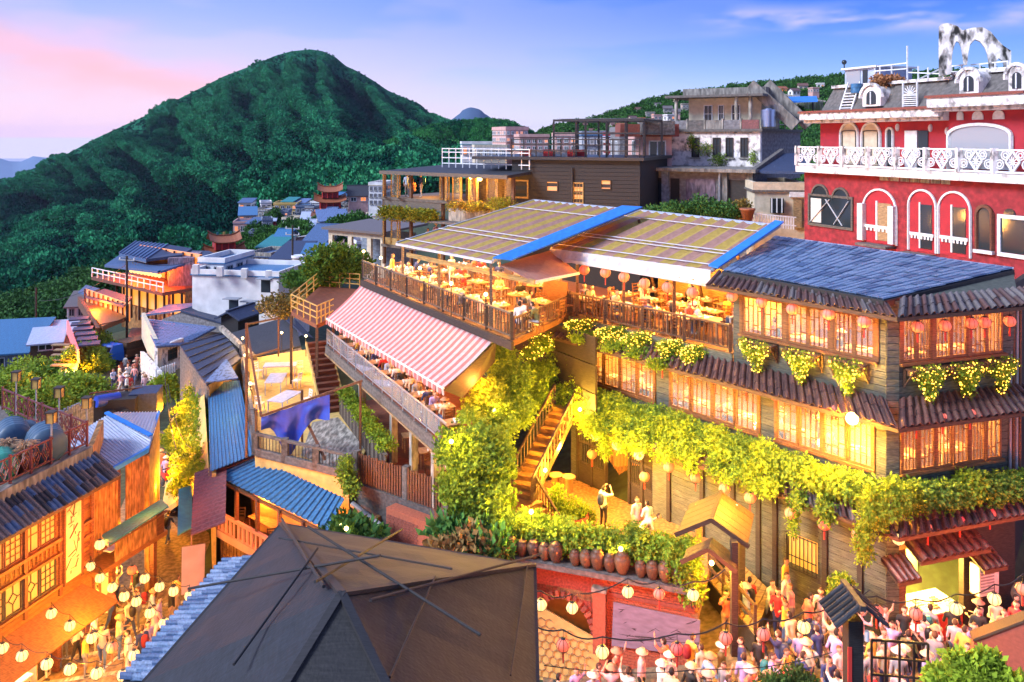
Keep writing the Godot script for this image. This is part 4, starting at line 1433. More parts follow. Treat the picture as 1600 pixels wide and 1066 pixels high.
	for r in 62:
		var v := low + 0.1 + r * 0.1
		for k in 40:
			var u := -2.3 + k * 0.235 + (0.118 if r % 2 else 0.0)
			if v > 1.68 or u > 7.0 or (u > b0 - 0.1 and u < b1 + 0.1):
				continue
			xf.append(Transform3D(BW.basis() * Basis.from_scale(v3(0.215, 0.078, 0.03)), BW.at(u, v, 0.006 + rng.randf() * 0.012)))
	stuff(multi(bw, "bricks", CUBE, M.brick, xf, []))
	var hx := thing("hexagon_screen", "yellow screen with a honeycomb pattern in front of the brick arch", "screen", BW.at(ac, -2))
	slab(hx, "panel", M.yellow_wall, BW.at(b0 + 0.2, -4.2, 0.35), BW.at(b1 + 0.1, -4.2, 0.35), BW.at(b1 + 0.1, -0.55, 0.2), BW.at(b0 + 0.2, 0.3, 0.2), 0.04, -BW.n)
	st = st_new()
	var hr := 0.16
	for r in 18:
		for k in 12:
			var u := b0 + 0.35 + k * hr * 1.78 + (hr * 0.89 if r % 2 else 0.0)
			var v := -4.0 + r * hr * 1.54
			if u > b1 - 0.1 or v > 0.05 - (u - b0) * 0.36:
				continue
			for g in 3:
				var a1 := PI / 6 + PI / 3 * g
				var a2 := a1 + PI / 3
				rod(st, BW.at(u + cos(a1) * hr, v + sin(a1) * hr, 0.375 - (v + 4.2) * 0.034), BW.at(u + cos(a2) * hr, v + sin(a2) * hr, 0.375 - (v + 4.2) * 0.034), 0.02)
	surf(hx, "honeycomb", st, M.pale_wood)
	var bn := thing("painted_banner", "wide lavender grey banner with dark ink brush strokes on the brick wall", "banner", BW.px(1025, 985))
	var im := Image.create(512, 256, false, Image.FORMAT_RGB8)
	im.fill(Color(0.66, 0.58, 0.68))
	var nz := FastNoiseLite.new()
	nz.seed = 4
	nz.frequency = 0.01
	for j in 256:
		for i in 512:
			var k := 0.9 + 0.12 * nz.get_noise_2d(i, j * 3)
			im.set_pixel(i, j, Color(0.52 * k, 0.47 * k, 0.56 * k))
	for s in 34:
		var x := rnd(20, 480)
		var y := rnd(60, 230) if s > 12 else rnd(50, 100)
		var l := rnd(20, 60) if s > 12 else rnd(120, 260)
		var th := rnd(2, 7)
		var sl := rnd(-0.9, 0.9) if s > 12 else rnd(0.02, 0.14)
		for q in int(l):
			var wd := th * sin(PI * q / l) + 1.0
			im.fill_rect(Rect2i(int(x + q), int(y + q * sl - wd / 2), 2, int(wd)), Color(0.20, 0.17, 0.21))
	var bm := StandardMaterial3D.new()
	bm.resource_name = "banner_print"
	bm.albedo_texture = ImageTexture.create_from_image(im)
	bm.roughness = 0.8
	slab(bn, "sheet", bm, BW.px(957, 1006, 0.14), BW.px(1093, 1022, 0.14), BW.px(1095, 966, 0.14), BW.px(960, 938, 0.14), 0.03, -BW.n)
	var jp := [[804, 1.0], [820, 0.95], [838, 1.05], [855, 1.0], [872, 1.15], [902, 0.9], [919, 1.0], [937, 1.15], [956, 1.0], [975, 1.2], [1004, 0.9], [1022, 1.0], [1042, 1.1], [1062, 1.0], [1078, 0.9]]
	for i in jp.size():
		var s: float = jp[i][1] * 0.56
		var at := BW.at(BW.U(jp[i][0]), 1.9, 0.28)
		var t := thing("clay_jar", "%s glazed clay jar on the brick wall's ledge, %s from the leafy bush" % [["squat brown", "dark brown", "tall brown"][i % 3], ORD[i]], "jar", at, "clay jars along the brick wall")
		st = st_new()
		lathe(st, [Vector2(0.0, 0.0), Vector2(0.2 * s, 0.0), Vector2(0.34 * s, 0.3 * s), Vector2(0.42 * s, 0.62 * s), Vector2(0.38 * s, 0.85 * s), Vector2(0.27 * s, 0.96 * s), Vector2(0.30 * s, 1.0 * s), Vector2(0.25 * s, 1.0 * s), Vector2(0.2 * s, 0.8 * s)], 14, at)
		surf(t, "body", st, M.jar if i % 3 else M.jar2, true)
		st = st_new()
		lathe(st, [Vector2(0.0, 0.97 * s), Vector2(0.25 * s, 0.97 * s), Vector2(0.24 * s, 1.03 * s), Vector2(0.05 * s, 1.08 * s), Vector2(0.0, 1.1 * s)], 12, at)
		surf(t, "lid", st, M.jar2)
	var sa := L(812, 2.1, 33.2)
	var sb := L(884, 4.5, 37.2)
	var sr := thing("wooden_stair", "brown wooden stair climbing through the ivy from the courtyard", "stairs", sa)
	flight(sr, sa, sb, 12, 1.0, M.orange_wood, M.brown_wood, 0.28)
	var f := v3(sb.x - sa.x, 0, sb.z - sa.z).normalized().cross(UP) * 0.55
	stair_rail(sr, sa + f, sb + f, 15, M.brown_wood)
	stair_rail(sr, sa - f, sb - f, 15, M.brown_wood)
	pb(sr, "landing", M.orange_wood, sa - v3(0.25, 0.06, -0.45), v3(1.3, 0.1, 1.2))
	var s2 := L(868, 0.95, 31.6)
	flight(sr, s2, sa + v3(0.4, 0, 0.4), 6, 0.95, M.orange_wood, M.brown_wood, 0.26)
	stair_rail(sr, s2 + v3(0.2, 0, -0.5), sa + v3(0.6, 0, -0.1), 9, M.brown_wood)
	var tub := thing("planting_tub", "low red brick planting tub with small plants under the stair", "planter", L(890, 0.9, 33.2))
	var ta := L(890, 0.9, 33.2)
	st = st_new()
	lathe(st, [Vector2(0.72, 0), Vector2(0.78, 0.6), Vector2(0.66, 0.6), Vector2(0.6, 0.45), Vector2(0, 0.45)], 12, ta)
	surf(tub, "tub", st, M.brick_red)
	foliage(tub, "plants", [[ta + UP * 0.8, v3(0.65, 0.3, 0.6)], [ta + v3(-0.5, 1.1, -0.3), v3(0.35, 0.5, 0.35)]], 260, GREEN_A, GREEN_B, leaf_clump("b0.10", 9, 0.15, 0.10))
	for q in [[868, 746, 34.6, "stone bowl on a stump left of the tub"], [889, 749, 34.2, "stone bowl on a stump behind the tub"]]:
		var p := P(q[0], q[1], q[2])
		var b := thing("stone_bowl", q[3].replace("left of", "beside"), "bowl", p)
		st = st_new()
		lathe(st, [Vector2(0.16, -0.5), Vector2(0.16, 0.0), Vector2(0.3, 0.1), Vector2(0.27, 0.13), Vector2(0.1, 0.06), Vector2(0, 0.06)], 12, p)
		surf(b, "bowl", st, M.terracotta)
	bush("ball_bush", "small round clipped bush on the courtyard floor by the doors", [[L(911, 1.3, 33.4), v3(0.4, 0.38, 0.4)]], 260, DEEP_B, GREEN_B, 0.09)
	var gt := thing("gate_roof", "little two-tiered gate with a brown pitched roof at the courtyard entrance", "gate", L(1125, 1.1, 27.5))
	var r0 := P(1127, 768, 29.0)
	var r1 := P(1112, 812, 26.4)
	var rd := (r1 - r0).normalized()
	var rs := rd.cross(UP).normalized()
	for k in [-1, 1]:
		for i in 5:
			var p := r0.lerp(r1, i / 5.0)
			var q := r0.lerp(r1, (i + 1) / 5.0 - 0.01)
			slab(gt, "roof_board", M.brown_wood if k < 0 else M.dark_wood, p, q, q + rs * k * 1.1 - UP * 0.62, p + rs * k * 1.1 - UP * 0.62, 0.06)
		bar(gt, "barge_board", M.dark_wood, r1 + rd * 0.04, r1 + rd * 0.04 + rs * k * 1.15 - UP * 0.66, 0.07, 0.14)
		var l0 := r1 + rd * 0.15 - UP * 0.62
		for i in 2:
			slab(gt, "lower_roof_board", M.brown_wood, l0 + rd * (i * 0.5 - 0.3), l0 + rd * (i * 0.5 + 0.18), l0 + rd * (i * 0.5 + 0.18) + rs * k * 0.8 - UP * 0.5, l0 + rd * (i * 0.5 - 0.3) + rs * k * 0.8 - UP * 0.5, 0.06)
		bar(gt, "barge_board", M.dark_wood, l0 + rd * 0.7, l0 + rd * 0.7 + rs * k * 0.84 - UP * 0.54, 0.07, 0.13)
		for e in [r0 + rd * 0.4, r1 + rd * 0.3]:
			var p: Vector3 = e + rs * k * 0.72 - UP * 0.45
			if k > 0 and e == r1 + rd * 0.3:
				continue
			bar(gt, "post", M.dark_wood if k < 0 else M.orange_wood, p, v3(p.x, 0.4 if k < 0 else 2.2, p.z), 0.2)
	bar(gt, "ridge_beam", M.dark_wood, r0, r1 + rd * 0.06, 0.1)
	var pd := thing("entrance_deck", "yellow-lit plank deck with a brown handrail outside the gate", "deck", G(1155, 930, 0.5))
	var q0 := G(1108, 905, 0.5)
	var q1 := G(1150, 872, 0.5)
	var q2 := G(1206, 925, 0.5)
	var q3 := G(1180, 990, 0.5)
	for i in 8:
		slab(pd, "plank", M.yellow_wood, q0.lerp(q3, i / 8.0 + 0.008), q0.lerp(q3, (i + 1) / 8.0 - 0.008), q1.lerp(q2, (i + 1) / 8.0 - 0.008), q1.lerp(q2, i / 8.0 + 0.008), 0.08)
	slab(pd, "skirt", M.dark_wood, q0 - UP * 0.8, q3 - UP * 0.8, q3 - UP * 0.09, q0 - UP * 0.09, 0.08, (q1 - q0).normalized())
	slab(pd, "skirt", M.dark_wood, q3 - UP * 0.8, q2 - UP * 0.8, q2 - UP * 0.09, q3 - UP * 0.09, 0.08, (q0 - q3).normalized())
	for h in [0.45, 0.9]:
		bar(pd, "handrail", M.brown_wood, q0 + UP * h, q3 + UP * h, 0.07, 0.1)
	for i in 4:
		bar(pd, "post", M.brown_wood, q0.lerp(q3, i / 3.0), q0.lerp(q3, i / 3.0) + UP * 0.95, 0.09)
	var LM := [GREEN_A, GREEN_B]
	bush("leafy_tree", "big dense leafy bush at the stair's foot between slat fence and jars", [[P(745, 712, 31.5), v3(1.25, 1.0, 1.0)], [P(720, 760, 31.0), v3(0.8, 0.9, 0.9)], [P(772, 728, 31.4), v3(0.7, 0.9, 0.8)], [P(760, 790, 30.6), v3(1.1, 0.9, 0.8)], [P(735, 820, 30.4), v3(0.9, 0.7, 0.7)], [P(700, 705, 32.0), v3(0.45, 0.6, 0.5)]], 2600, DEEP_B, GREEN_B, 0.15, "bush")
	bush("broadleaf_plant", "drooping broad-leaved green plants on the bank beside the dark roof", [[P(715, 842, 29.6), v3(0.8, 0.5, 0.5)], [P(765, 858, 29.0), v3(0.7, 0.4, 0.5)]], 340, DEEP_A, DEEP_B * 1.6, 0.3, "plant")
	bush("dry_grass_clump", "straw-coloured dry grass hanging over the bank below the bush", [[P(735, 868, 28.9), v3(1.3, 0.35, 0.3)]], 150, Color(0.22, 0.14, 0.05), Color(0.32, 0.2, 0.08), 0.34, "grass clump")
	var hb := []
	for i in 17:
		var u := -0.2 + i * 0.44
		hb.append([BW.at(u, 2.55 + rnd(-0.1, 0.25), -0.25 + rnd(-0.1, 0.15)), v3(0.42, rnd(0.38, 0.6), 0.45)])
	bush("parapet_hedge", "bright yellow-green hedge along the top of the jar ledge wall", hb, 3000, DEEP_B, GREEN_B * 1.15, 0.115, "hedge")
	bush("hedge_end", "clipped hedge lump against the little gate's dark post", [[BW.at(6.7, 2.5, 0.1), v3(0.5, 0.6, 0.5)], [BW.at(7.0, 1.9, 0.25), v3(0.4, 0.6, 0.3)]], 460, GREEN_A, GREEN_B * 1.15, 0.115, "hedge")
	bush("stair_hedge", "bright ivy hedge sloping beside the wooden stair", [[P(760, 640, 34.6), v3(1.0, 0.9, 0.8)], [P(800, 640, 35.2), v3(1.0, 0.8, 0.8)], [P(832, 618, 37.4), v3(0.9, 0.6, 0.6)], [P(866, 600, 38.8), v3(0.7, 0.6, 0.6)], [P(778, 668, 34.0), v3(0.8, 0.7, 0.7)], [P(735, 660, 33.4), v3(0.6, 0.5, 0.5)]], 2400, DEEP_B, GREEN_B * 1.15, 0.12, "hedge")
	bush("arbour_ivy", "dark green climbing ivy over the arbour beside the striped awning", [[P(775, 560, 36.0), v3(0.9, 0.7, 0.7)], [P(800, 590, 36.0), v3(0.9, 0.7, 0.7)], [P(765, 610, 35.0), v3(0.7, 0.5, 0.6)], [P(845, 580, 38.0), v3(0.8, 0.45, 0.6)]], 1300, DEEP_B, GREEN_B, 0.13, "ivy")
	var fb := [[P(845, 536, 37.6), v3(0.5, 0.4, 0.3)], [P(870, 532, 38.4), v3(0.6, 0.4, 0.3)], [P(832, 550, 36.6), v3(0.5, 0.3, 0.3)]]
	var fi := bush("fairy_ivy", "ivy with fairy lights under the short brown railing", fb, 420, GREEN_A, GREEN_B, 0.09, "ivy")
	fairy(fi, fb, 130)
	var hl := [[904, 940, "first"], [952, 988, "second"], [992, 1030, "third"], [1044, 1076, "fourth"], [1078, 1110, "fifth"]]
	for q in hl:
		var um := (WF.U(q[0]) + WF.U(q[1])) / 2
		var hw := (WF.U(q[1]) - WF.U(q[0])) / 2
		var bl := [[WF.at(um, 8.12, 0.25), v3(hw * 1.3, 0.26, 0.22)], [WF.at(um, 7.78, 0.32), v3(hw * 0.85, 0.42, 0.2)]]
		var t := bush("fairy_ivy", "fairy-lit ivy hanging under the terrace railing, %s from the short railing" % q[2], bl, 480, GREEN_A, GREEN_B, 0.085, "ivy", "fairy-lit ivy under the terrace railing")
		fairy(t, bl, 260)
	bush("corner_ivy", "column of ivy climbing at the terrace's inner corner above the stair", [[P(902, 560, 37.6), v3(0.5, 0.6, 0.4)], [P(905, 600, 37.2), v3(0.4, 0.7, 0.4)], [P(900, 520, 38.0), v3(0.4, 0.4, 0.4)], [P(882, 560, 38.4), v3(0.8, 0.7, 0.4)], [P(878, 600, 38.4), v3(0.8, 0.6, 0.4)], [P(915, 640, 36.6), v3(0.6, 0.6, 0.5)], [P(930, 530, 37.0), v3(0.7, 0.3, 0.4)]], 1100, GREEN_A, GREEN_B, 0.11, "ivy")
	bush("eave_creeper", "thin creeper lying on the middle tiled eave below the terrace", [[WF.at(2.0, 7.72, 0.6), v3(0.9, 0.16, 0.3)], [WF.at(3.6, 7.66, 0.65), v3(0.8, 0.14, 0.3)], [WF.at(4.9, 7.62, 0.7), v3(0.6, 0.13, 0.25)], [WF.at(6.2, 7.5, 0.85), v3(0.7, 0.12, 0.2)]], 620, GREEN_A, GREEN_B, 0.1, "creeper")
	var segs := [[0.2, 4.2, "by the stair head"], [4.2, 7.6, "below the middle windows of the long front"], [7.6, 11.0, "over the gate roof"], [11.0, 14.6, "under the flood lamp"]]
	for s in segs:
		var bl := []
		var u: float = s[0]
		while u < s[1]:
			bl.append([WF.at(u, 5.02 + rnd(-0.12, 0.1), 0.55), v3(0.5, rnd(0.38, 0.62), 0.42)])
			if rng.randf() < 0.6:
				bl.append([WF.at(u + 0.2, 4.35 + rnd(-0.2, 0.1), 0.95), v3(0.32, rnd(0.25, 0.5), 0.22)])
			u += 0.5
		bush("eave_ivy", "thick bright ivy on the lower tiled eave " + s[2], bl, 1700, DEEP_B, GREEN_B * 1.1, 0.12, "ivy", "ivy on the lower eave")
	var bl2 := []
	for i in 9:
		bl2.append([WR.at(0.2 + i * 0.56, 4.98 + rnd(-0.1, 0.1), 0.5), v3(0.45, rnd(0.35, 0.55), 0.4)])
	bush("eave_ivy", "thick ivy lying on the lower tiled eave round the corner above the shop", bl2, 1700, DEEP_B, GREEN_B * 1.1, 0.12, "ivy", "ivy on the lower eave")
	bush("hanging_ivy", "long strands of ivy hanging from the lower eave's corner", [[P(1368, 800, 26.2), v3(0.5, 0.8, 0.35)], [P(1350, 850, 26.4), v3(0.28, 0.7, 0.2)], [P(1240, 815, 28.6), v3(0.12, 0.6, 0.1)], [P(1400, 780, 25.9), v3(0.5, 0.6, 0.4)]], 900, GREEN_A, GREEN_B, 0.11, "ivy")
	bush("hanging_ivy", "ragged ivy hanging over the lattice doors by the stair", [[P(935, 665, 35.4), v3(0.8, 0.5, 0.5)], [P(985, 690, 34.6), v3(0.8, 0.45, 0.5)], [P(1040, 700, 33.4), v3(0.7, 0.5, 0.4)], [P(945, 700, 35.2), v3(0.25, 0.5, 0.2)]], 900, GREEN_A, GREEN_B, 0.11, "ivy")
	for q in [[852, 735, 33.6, 20.0, "added beside the tub under the stair"], [705, 690, 30.6, 9.0, "added at the front of the big leafy bush"], [830, 800, 29.2, 22.0, "in the hedge near the stair's foot"], [773, 642, 34.2, 60.0, "in the ivy left of the stair top"], [906, 640, 36.0, 30.0, "on the post at the stair's head"], [970, 858, 28.0, 30.0, "in the courtyard hedge above the jars"], [1112, 880, 26.9, 16.0, "under the little gate roof"], [1150, 792, 28.6, 7.0, "on the wall above the entrance deck"]]:  # lamps by the tub and the bush are added to brighten stair and leaves
		var p := P(q[0], q[1], q[2])
		var t := thing("garden_lamp", "small glowing white globe lamp " + q[4].replace("left of", "beside"), "lamp", p)
		put(t, "globe", BALL, M.bulb, Transform3D(Basis.from_scale(Vector3.ONE * 0.08), p))
		bar(t, "stem", M.black_metal, p - UP * 0.4, p - UP * 0.07, 0.03)
		omni(p, q[3], Color(1.0, 0.78, 0.22), 0.08)
	for q in [[2.0, 3.4, 2.4, 34], [5.5, 3.6, 2.4, 34], [8.2, 4.8, 2.6, 15], [11.0, 4.9, 2.6, 15]]:
		omni(WF.at(q[0], q[1], q[2]), q[3], Color(1.0, 0.72, 0.2))

func street():
	var s := structure(sheet("street", 24, 10, func(a, b):
		var x := lerpf(-6.0, 26.0, a)
		return v3(x, lerpf(-3.8, 0.0, smoothstep(-6.0, 11.0, x)) + maxf(0.0, x - 20.0) * 0.05, lerpf(-19.0, -33.0, b) + 0.0 * x), func(_a, _b): return Color.WHITE, M.paving))
	s.set_meta("label", "stepped stone street before the tea house")
	for i in 13:
		var x := -5.0 + i * 1.25
		var y := lerpf(-3.8, 0.0, smoothstep(-6.0, 11.0, x + 0.3))
		structure(pb(self, "street_step", M.paving, v3(x, y - 0.02, -24.5), v3(0.36, 0.18, 8.5)))
	for i in 6:
		var at := WR.at(WR.U(1422 + i * 13), 0.985, -0.35 + 0.3 * (i % 2))
		var t := thing("snack_tray", "white tray of %s snacks on the shop counter, %s from the corner" % [["golden", "brown", "pale"][i % 3], ORD[i]], "tray", at, "snack trays on the counter")
		pb(t, "tray", M.plastic_white, at, v3(0.3, 0.03, 0.42), WR.basis())
		var st := st_new()
		for k in 9:
			lathe(st, [Vector2(0.05, 0.015), Vector2(0.045, 0.06), Vector2(0, 0.075)], 6, at + WR.u * (k % 3 - 1) * 0.09 + WR.n * (k / 3 - 1) * 0.12)
		surf(t, "snacks", st, [M.pale_wood, M.skin_food, M.cloth_white][i % 3])
	for q in [[1405, 1512, 3.55, 0.75, 8, "red tiled awning over the lit snack shop"], [1372, 1408, 3.0, 0.7, 4, "small tiled awning beside the corner post of the shop"], [1500, 1536, 2.9, 0.8, 4, "small tiled awning above the air conditioner"]]:
		var u0 := WR.U(q[0])
		var u1 := WR.U(q[1])
		var t := thing("tiled_awning", q[5], "awning", WR.at(u0, q[2], 0.4))
		eave(t, WR.at(u0, q[2] - 0.4, 0.15 + q[3]), WR.at(u1, q[2] - 0.4, 0.15 + q[3]), WR.at(u1, q[2], 0.12), WR.at(u0, q[2], 0.12), q[4], 2, [M.tile_a, M.tile_b])
	var au := WR.U(1526)
	var ac := thing("air_conditioner", "pale outdoor air conditioner box beside the snack shop", "air conditioner", WR.at(au, 1.5, 0.5))
	wb(ac, "case", M.white_paint, WR, au - 0.42, au + 0.42, 1.35, 2.35, 0.12, 0.5)
	for k in 8:
		wb(ac, "grille_slat", M.grey_metal, WR, au - 0.36, au + 0.2, 1.45 + k * 0.1, 1.49 + k * 0.1, 0.5, 0.53)
	bar(ac, "bracket", M.rust_metal, WR.at(au - 0.35, 1.3, 0.02), WR.at(au - 0.35, 1.3, 0.55), 0.06)
	bar(ac, "bracket", M.rust_metal, WR.at(au + 0.35, 1.3, 0.02), WR.at(au + 0.35, 1.3, 0.55), 0.06)
	var pp := P(1333, 1010, 21.5)
	var base := v3(pp.x, -0.4, pp.z)
	var pl := thing("tiled_pillar", "black gate pillar with red stripe under a small ridged tile roof", "pillar", base)
	var ptop := 16.5 - (965 - H0) * 21.5 / F
	pb(pl, "shaft", M.black_wood, v3(pp.x, (ptop - 0.5) / 2, pp.z), v3(0.38, ptop + 0.5, 0.38))
	pb(pl, "red_stripe", M.red_cloth, v3(pp.x - 0.16, (ptop - 0.9) / 2, pp.z + 0.192), v3(0.1, ptop - 0.4, 0.03))
	for k in [-1, 1]:
		var e := v3(pp.x + k * 0.6, ptop + 0.05, pp.z)
		var rr := v3(pp.x, ptop + 0.55, pp.z)
		tiles(pl, [M.black_wood, M.dark_roof], e + v3(0, 0, 0.6 * k), e + v3(0, 0, -0.6 * k), rr + v3(0, 0, -0.6 * k), rr + v3(0, 0, 0.6 * k), 6, 2, barrel_tile())
	bar(pl, "ridge", M.dark_roof, v3(pp.x, ptop + 0.58, pp.z - 0.65), v3(pp.x, ptop + 0.58, pp.z + 0.65), 0.14)
	put(pl, "spot_lamp", CYL, M.white_paint, Transform3D(Basis.from_scale(v3(0.06, 0.25, 0.06)), v3(pp.x + 0.2, ptop - 0.25, pp.z + 0.38)))
	var ra := P(1362, 1000, 21.8)
	var rb := P(1450, 1006, 21.4)
	var rl := thing("step_rail", "dark metal handrail beside the pillar on the steps", "handrail", ra)
	for h in [0.0, -0.45, -0.9]:
		bar(rl, "rail", M.black_metal, ra + UP * h, rb + UP * h, 0.05)
	for k in 5:
		bar(rl, "post", M.black_metal, ra.lerp(rb, k / 4.0), ra.lerp(rb, k / 4.0) - UP * 1.5, 0.05)
	var wa := P(1522, 1000, 23.0)
	var wbp := P(1640, 955, 21.5)
	var bwl := thing("street_wall", "low brown brick wall with a flat timber top at the street edge", "wall", wa)
	slab(bwl, "wall", M.brick2, wa - UP * 2.0, wbp - UP * 2.0, wbp, wa, 0.4, v3(0.3, 0, -0.9))
	slab(bwl, "coping", M.dark_wood, wa + v3(-0.05, 0.05, 0.05), wbp + v3(0, 0.05, 0.05), wbp + v3(0.12, 0.05, -0.34), wa + v3(0.07, 0.05, -0.34), 0.08)
	var rk := thing("rock_face", "dark rock face with pipes at the tea house's end", "rock", P(1585, 900, 27.0))
	var st := st_new()
	for i in 4:
		var c := P(1600 + (i % 2) * 10, 930 + i * 22, 27.2 + (i % 3) * 0.3)
		var rr := rnd(0.35, 0.6)
		var pr := []
		for j in 7:
			var g := PI * j / 6.0 - PI / 2
			pr.append(Vector2(cos(g) * rr * rnd(0.75, 1.1) + 0.001, sin(g) * rr * 0.9))
		lathe(st, pr, 9, c)
	surf(rk, "rock", st, M.rock)
	for k in 4:
		tube(rk, "pipe", [M.grey_metal, M.rust_metal][k % 2], P(1580 + k * 5, 480, 28.6), P(1578 + k * 5, 800, 28.3), 0.05)
	bush("street_shrub", "feathery yellow-green shrub at the street edge below the lanterns", [[P(1478, 1072, 20.5), v3(0.42, 0.3, 0.4)], [P(1524, 1066, 20.2), v3(0.45, 0.42, 0.4)], [P(1568, 1078, 20.0), v3(0.4, 0.3, 0.4)], [P(1500, 1046, 20.3), v3(0.22, 0.3, 0.2)], [P(1545, 1044, 20.3), v3(0.2, 0.26, 0.2)]], 900, GREEN_A, GREEN_B * 1.2, 0.16, "shrub")
	bush("street_shrub", "dull green twiggy shrub beside the tiled pillar", [[P(1218, 1076, 20.4), v3(0.42, 0.3, 0.3)], [P(1246, 1068, 20.5), v3(0.26, 0.34, 0.3)], [P(1262, 1078, 20.5), v3(0.3, 0.25, 0.3)]], 520, DEEP_B, Color(0.12, 0.13, 0.03), 0.1, "shrub")
	bush("potted_shrub", "small potted shrub by the barred window wall", [[P(1315, 925, 26.6), v3(0.35, 0.6, 0.35)]], 260, GREEN_A, GREEN_B, 0.12, "shrub")
	for q in [[12.0, 24.0, 3.6], [6.0, 24.6, 2.6], [9.0, 24.6, 3.4], [15.5, 25.0, 3.6], [2.0, 25.6, 1.2], [18.5, 25.0, 3.6]]:
		omni(v3(q[0], q[2], -q[1]), 8.0, Color(1.0, 0.42, 0.12))

func near_roof():
	var TL := G(440, 819, 7.0)
	var TR := G(834, 884, 7.0)
	var L1 := G(225, 1066, 7.0)
	var R1 := G(838, 1066, 7.0)
	var BL := v3(-4.9, 7.0, -7.0)
	var BR := v3(1.3, 7.0, -7.0)
	var AP := G(534, 929, 9.2)
	var t := thing("black_pavilion", "large black felt hipped pavilion roof held down with straps and poles", "pavilion", v3(AP.x, -4, AP.z))
	var tri := [[TL, AP, TR, "black_felt2"], [TL, L1, AP, "black_felt"], [L1, BL, AP, "black_felt"], [TR, AP, R1, "black_felt2"], [R1, AP, BR, "black_felt2"], [BL, BR, AP, "black_felt2"]]
	for f in tri:
		var st := st_new()
		var a: Vector3 = f[0]
		var b: Vector3 = f[1]
		var c: Vector3 = f[2]
		var n := 14
		for i in n:
			for j in n - i:
				var q := []
				for e in [[i, j], [i + 1, j], [i, j + 1], [i + 1, j + 1]]:
					var p = a + (b - a) * e[0] / n + (c - a) * e[1] / n
					var rim := 1.0 if e[0] == 0 or e[1] == 0 or e[0] + e[1] >= n else 0.0
					q.append(p + UP * (relief.get_noise_2d(p.x * 60.0, p.z * 60.0) * 0.05 * (1.0 - rim)))
				for v in [q[0], q[2], q[1]]:
					st.add_vertex(v)
				if i + j < n - 1:
					for v in [q[1], q[2], q[3]]:
						st.add_vertex(v)
		surf(t, "felt_panel", st, M[f[3]])
	var rim := [TL, L1, BL, BR, R1, TR]
	for i in 6:
		var p: Vector3 = rim[i]
		var q: Vector3 = rim[(i + 1) % 6]
		bar(t, "eave_board", M.black_wood, p - UP * 0.09, q - UP * 0.09, 0.12, 0.18)
	var cen := v3(AP.x, 0, AP.z)
	for i in 6:
		var p: Vector3 = rim[i]
		var q: Vector3 = rim[(i + 1) % 6]
		var a := p.lerp(v3(cen.x, 7, cen.z), 0.12)
		var b := q.lerp(v3(cen.x, 7, cen.z), 0.12)
		slab(t, "wall", M.brown_wood, v3(a.x, -4.3, a.z), v3(b.x, -4.3, b.z), b - UP * 0.15, a - UP * 0.15, 0.15, (cen - v3(a.x, 0, a.z)).normalized())
	var straps := [[440, 819, 506, 928, 0.09], [481, 886, 751, 1066, 0.08], [492, 942, 628, 850, 0.08], [294, 957, 594, 910, 0.07], [436, 862, 706, 914, 0.06], [496, 879, 365, 1066, 0.07], [680, 907, 609, 1066, 0.06], [579, 950, 845, 875, 0.08], [824, 888, 798, 1062, 0.05]]
	for s in straps:
		var ends := []
		for k in 2:
			var p := P(s[k * 2], s[k * 2 + 1], 10.0)
			var from := v3(0, CY, 0)
			var hit = null
			for f in tri:
				var h = Geometry3D.ray_intersects_triangle(from, (p - from).normalized(), f[0], f[1], f[2])
				if h != null and (hit == null or (h as Vector3).distance_to(from) < (hit as Vector3).distance_to(from)):
					hit = h
			ends.append(hit if hit != null else G(s[k * 2], s[k * 2 + 1], 7.1))
		var e0: Vector3 = ends[0]
		var e1: Vector3 = ends[1]
		var up := 0.12 if s[4] > 0.06 else 0.07
		var lift := 0.0
		for k in 9:
			var p := e0.lerp(e1, k / 8.0)
			for f in tri:
				var h = Geometry3D.ray_intersects_triangle(p + UP * 3.0, Vector3.DOWN, f[0], f[1], f[2])
				if h != null:
					lift = maxf(lift, (h as Vector3).y - p.y)
		tube(t, "strap_pole", M.black_wood, e0 + UP * (up + lift), e1 + UP * (up + lift), s[4] * 0.32)
	for q in [[AP, TL], [AP, TR], [AP, BL], [AP, BR]]:
		bar(t, "hip_cap", M.black_wood, q[0] + UP * 0.02, q[1] + UP * 0.02, 0.13, 0.06)
	var e := thing("blue_tile_eave", "strip of blue glazed roof tiles along the black pavilion's alley side", "roof", G(300, 960, 6.0))
	var a := G(188, 1066, 6.0)
	var b := G(352, 876, 6.0)
	var c := G(402, 872, 6.35)
	var d := G(240, 1066, 6.35)
	slab(e, "roof_deck", M.under_tile, d - UP * 0.03, c - UP * 0.03, b - UP * 0.03, a - UP * 0.03, 0.1)
	tiles(e, [M.blue_tile_a, M.blue_tile_b, M.blue_tile_c], a, b, c, d, 24, 3, barrel_tile())
	slab(e, "wall", M.red_wood, v3(a.x + 0.6, -4.2, a.z), v3(b.x + 0.6, -4.2, b.z), b + v3(0.6, -0.1, 0), a + v3(0.6, -0.1, 0), 0.1, v3(1, 0, 0))

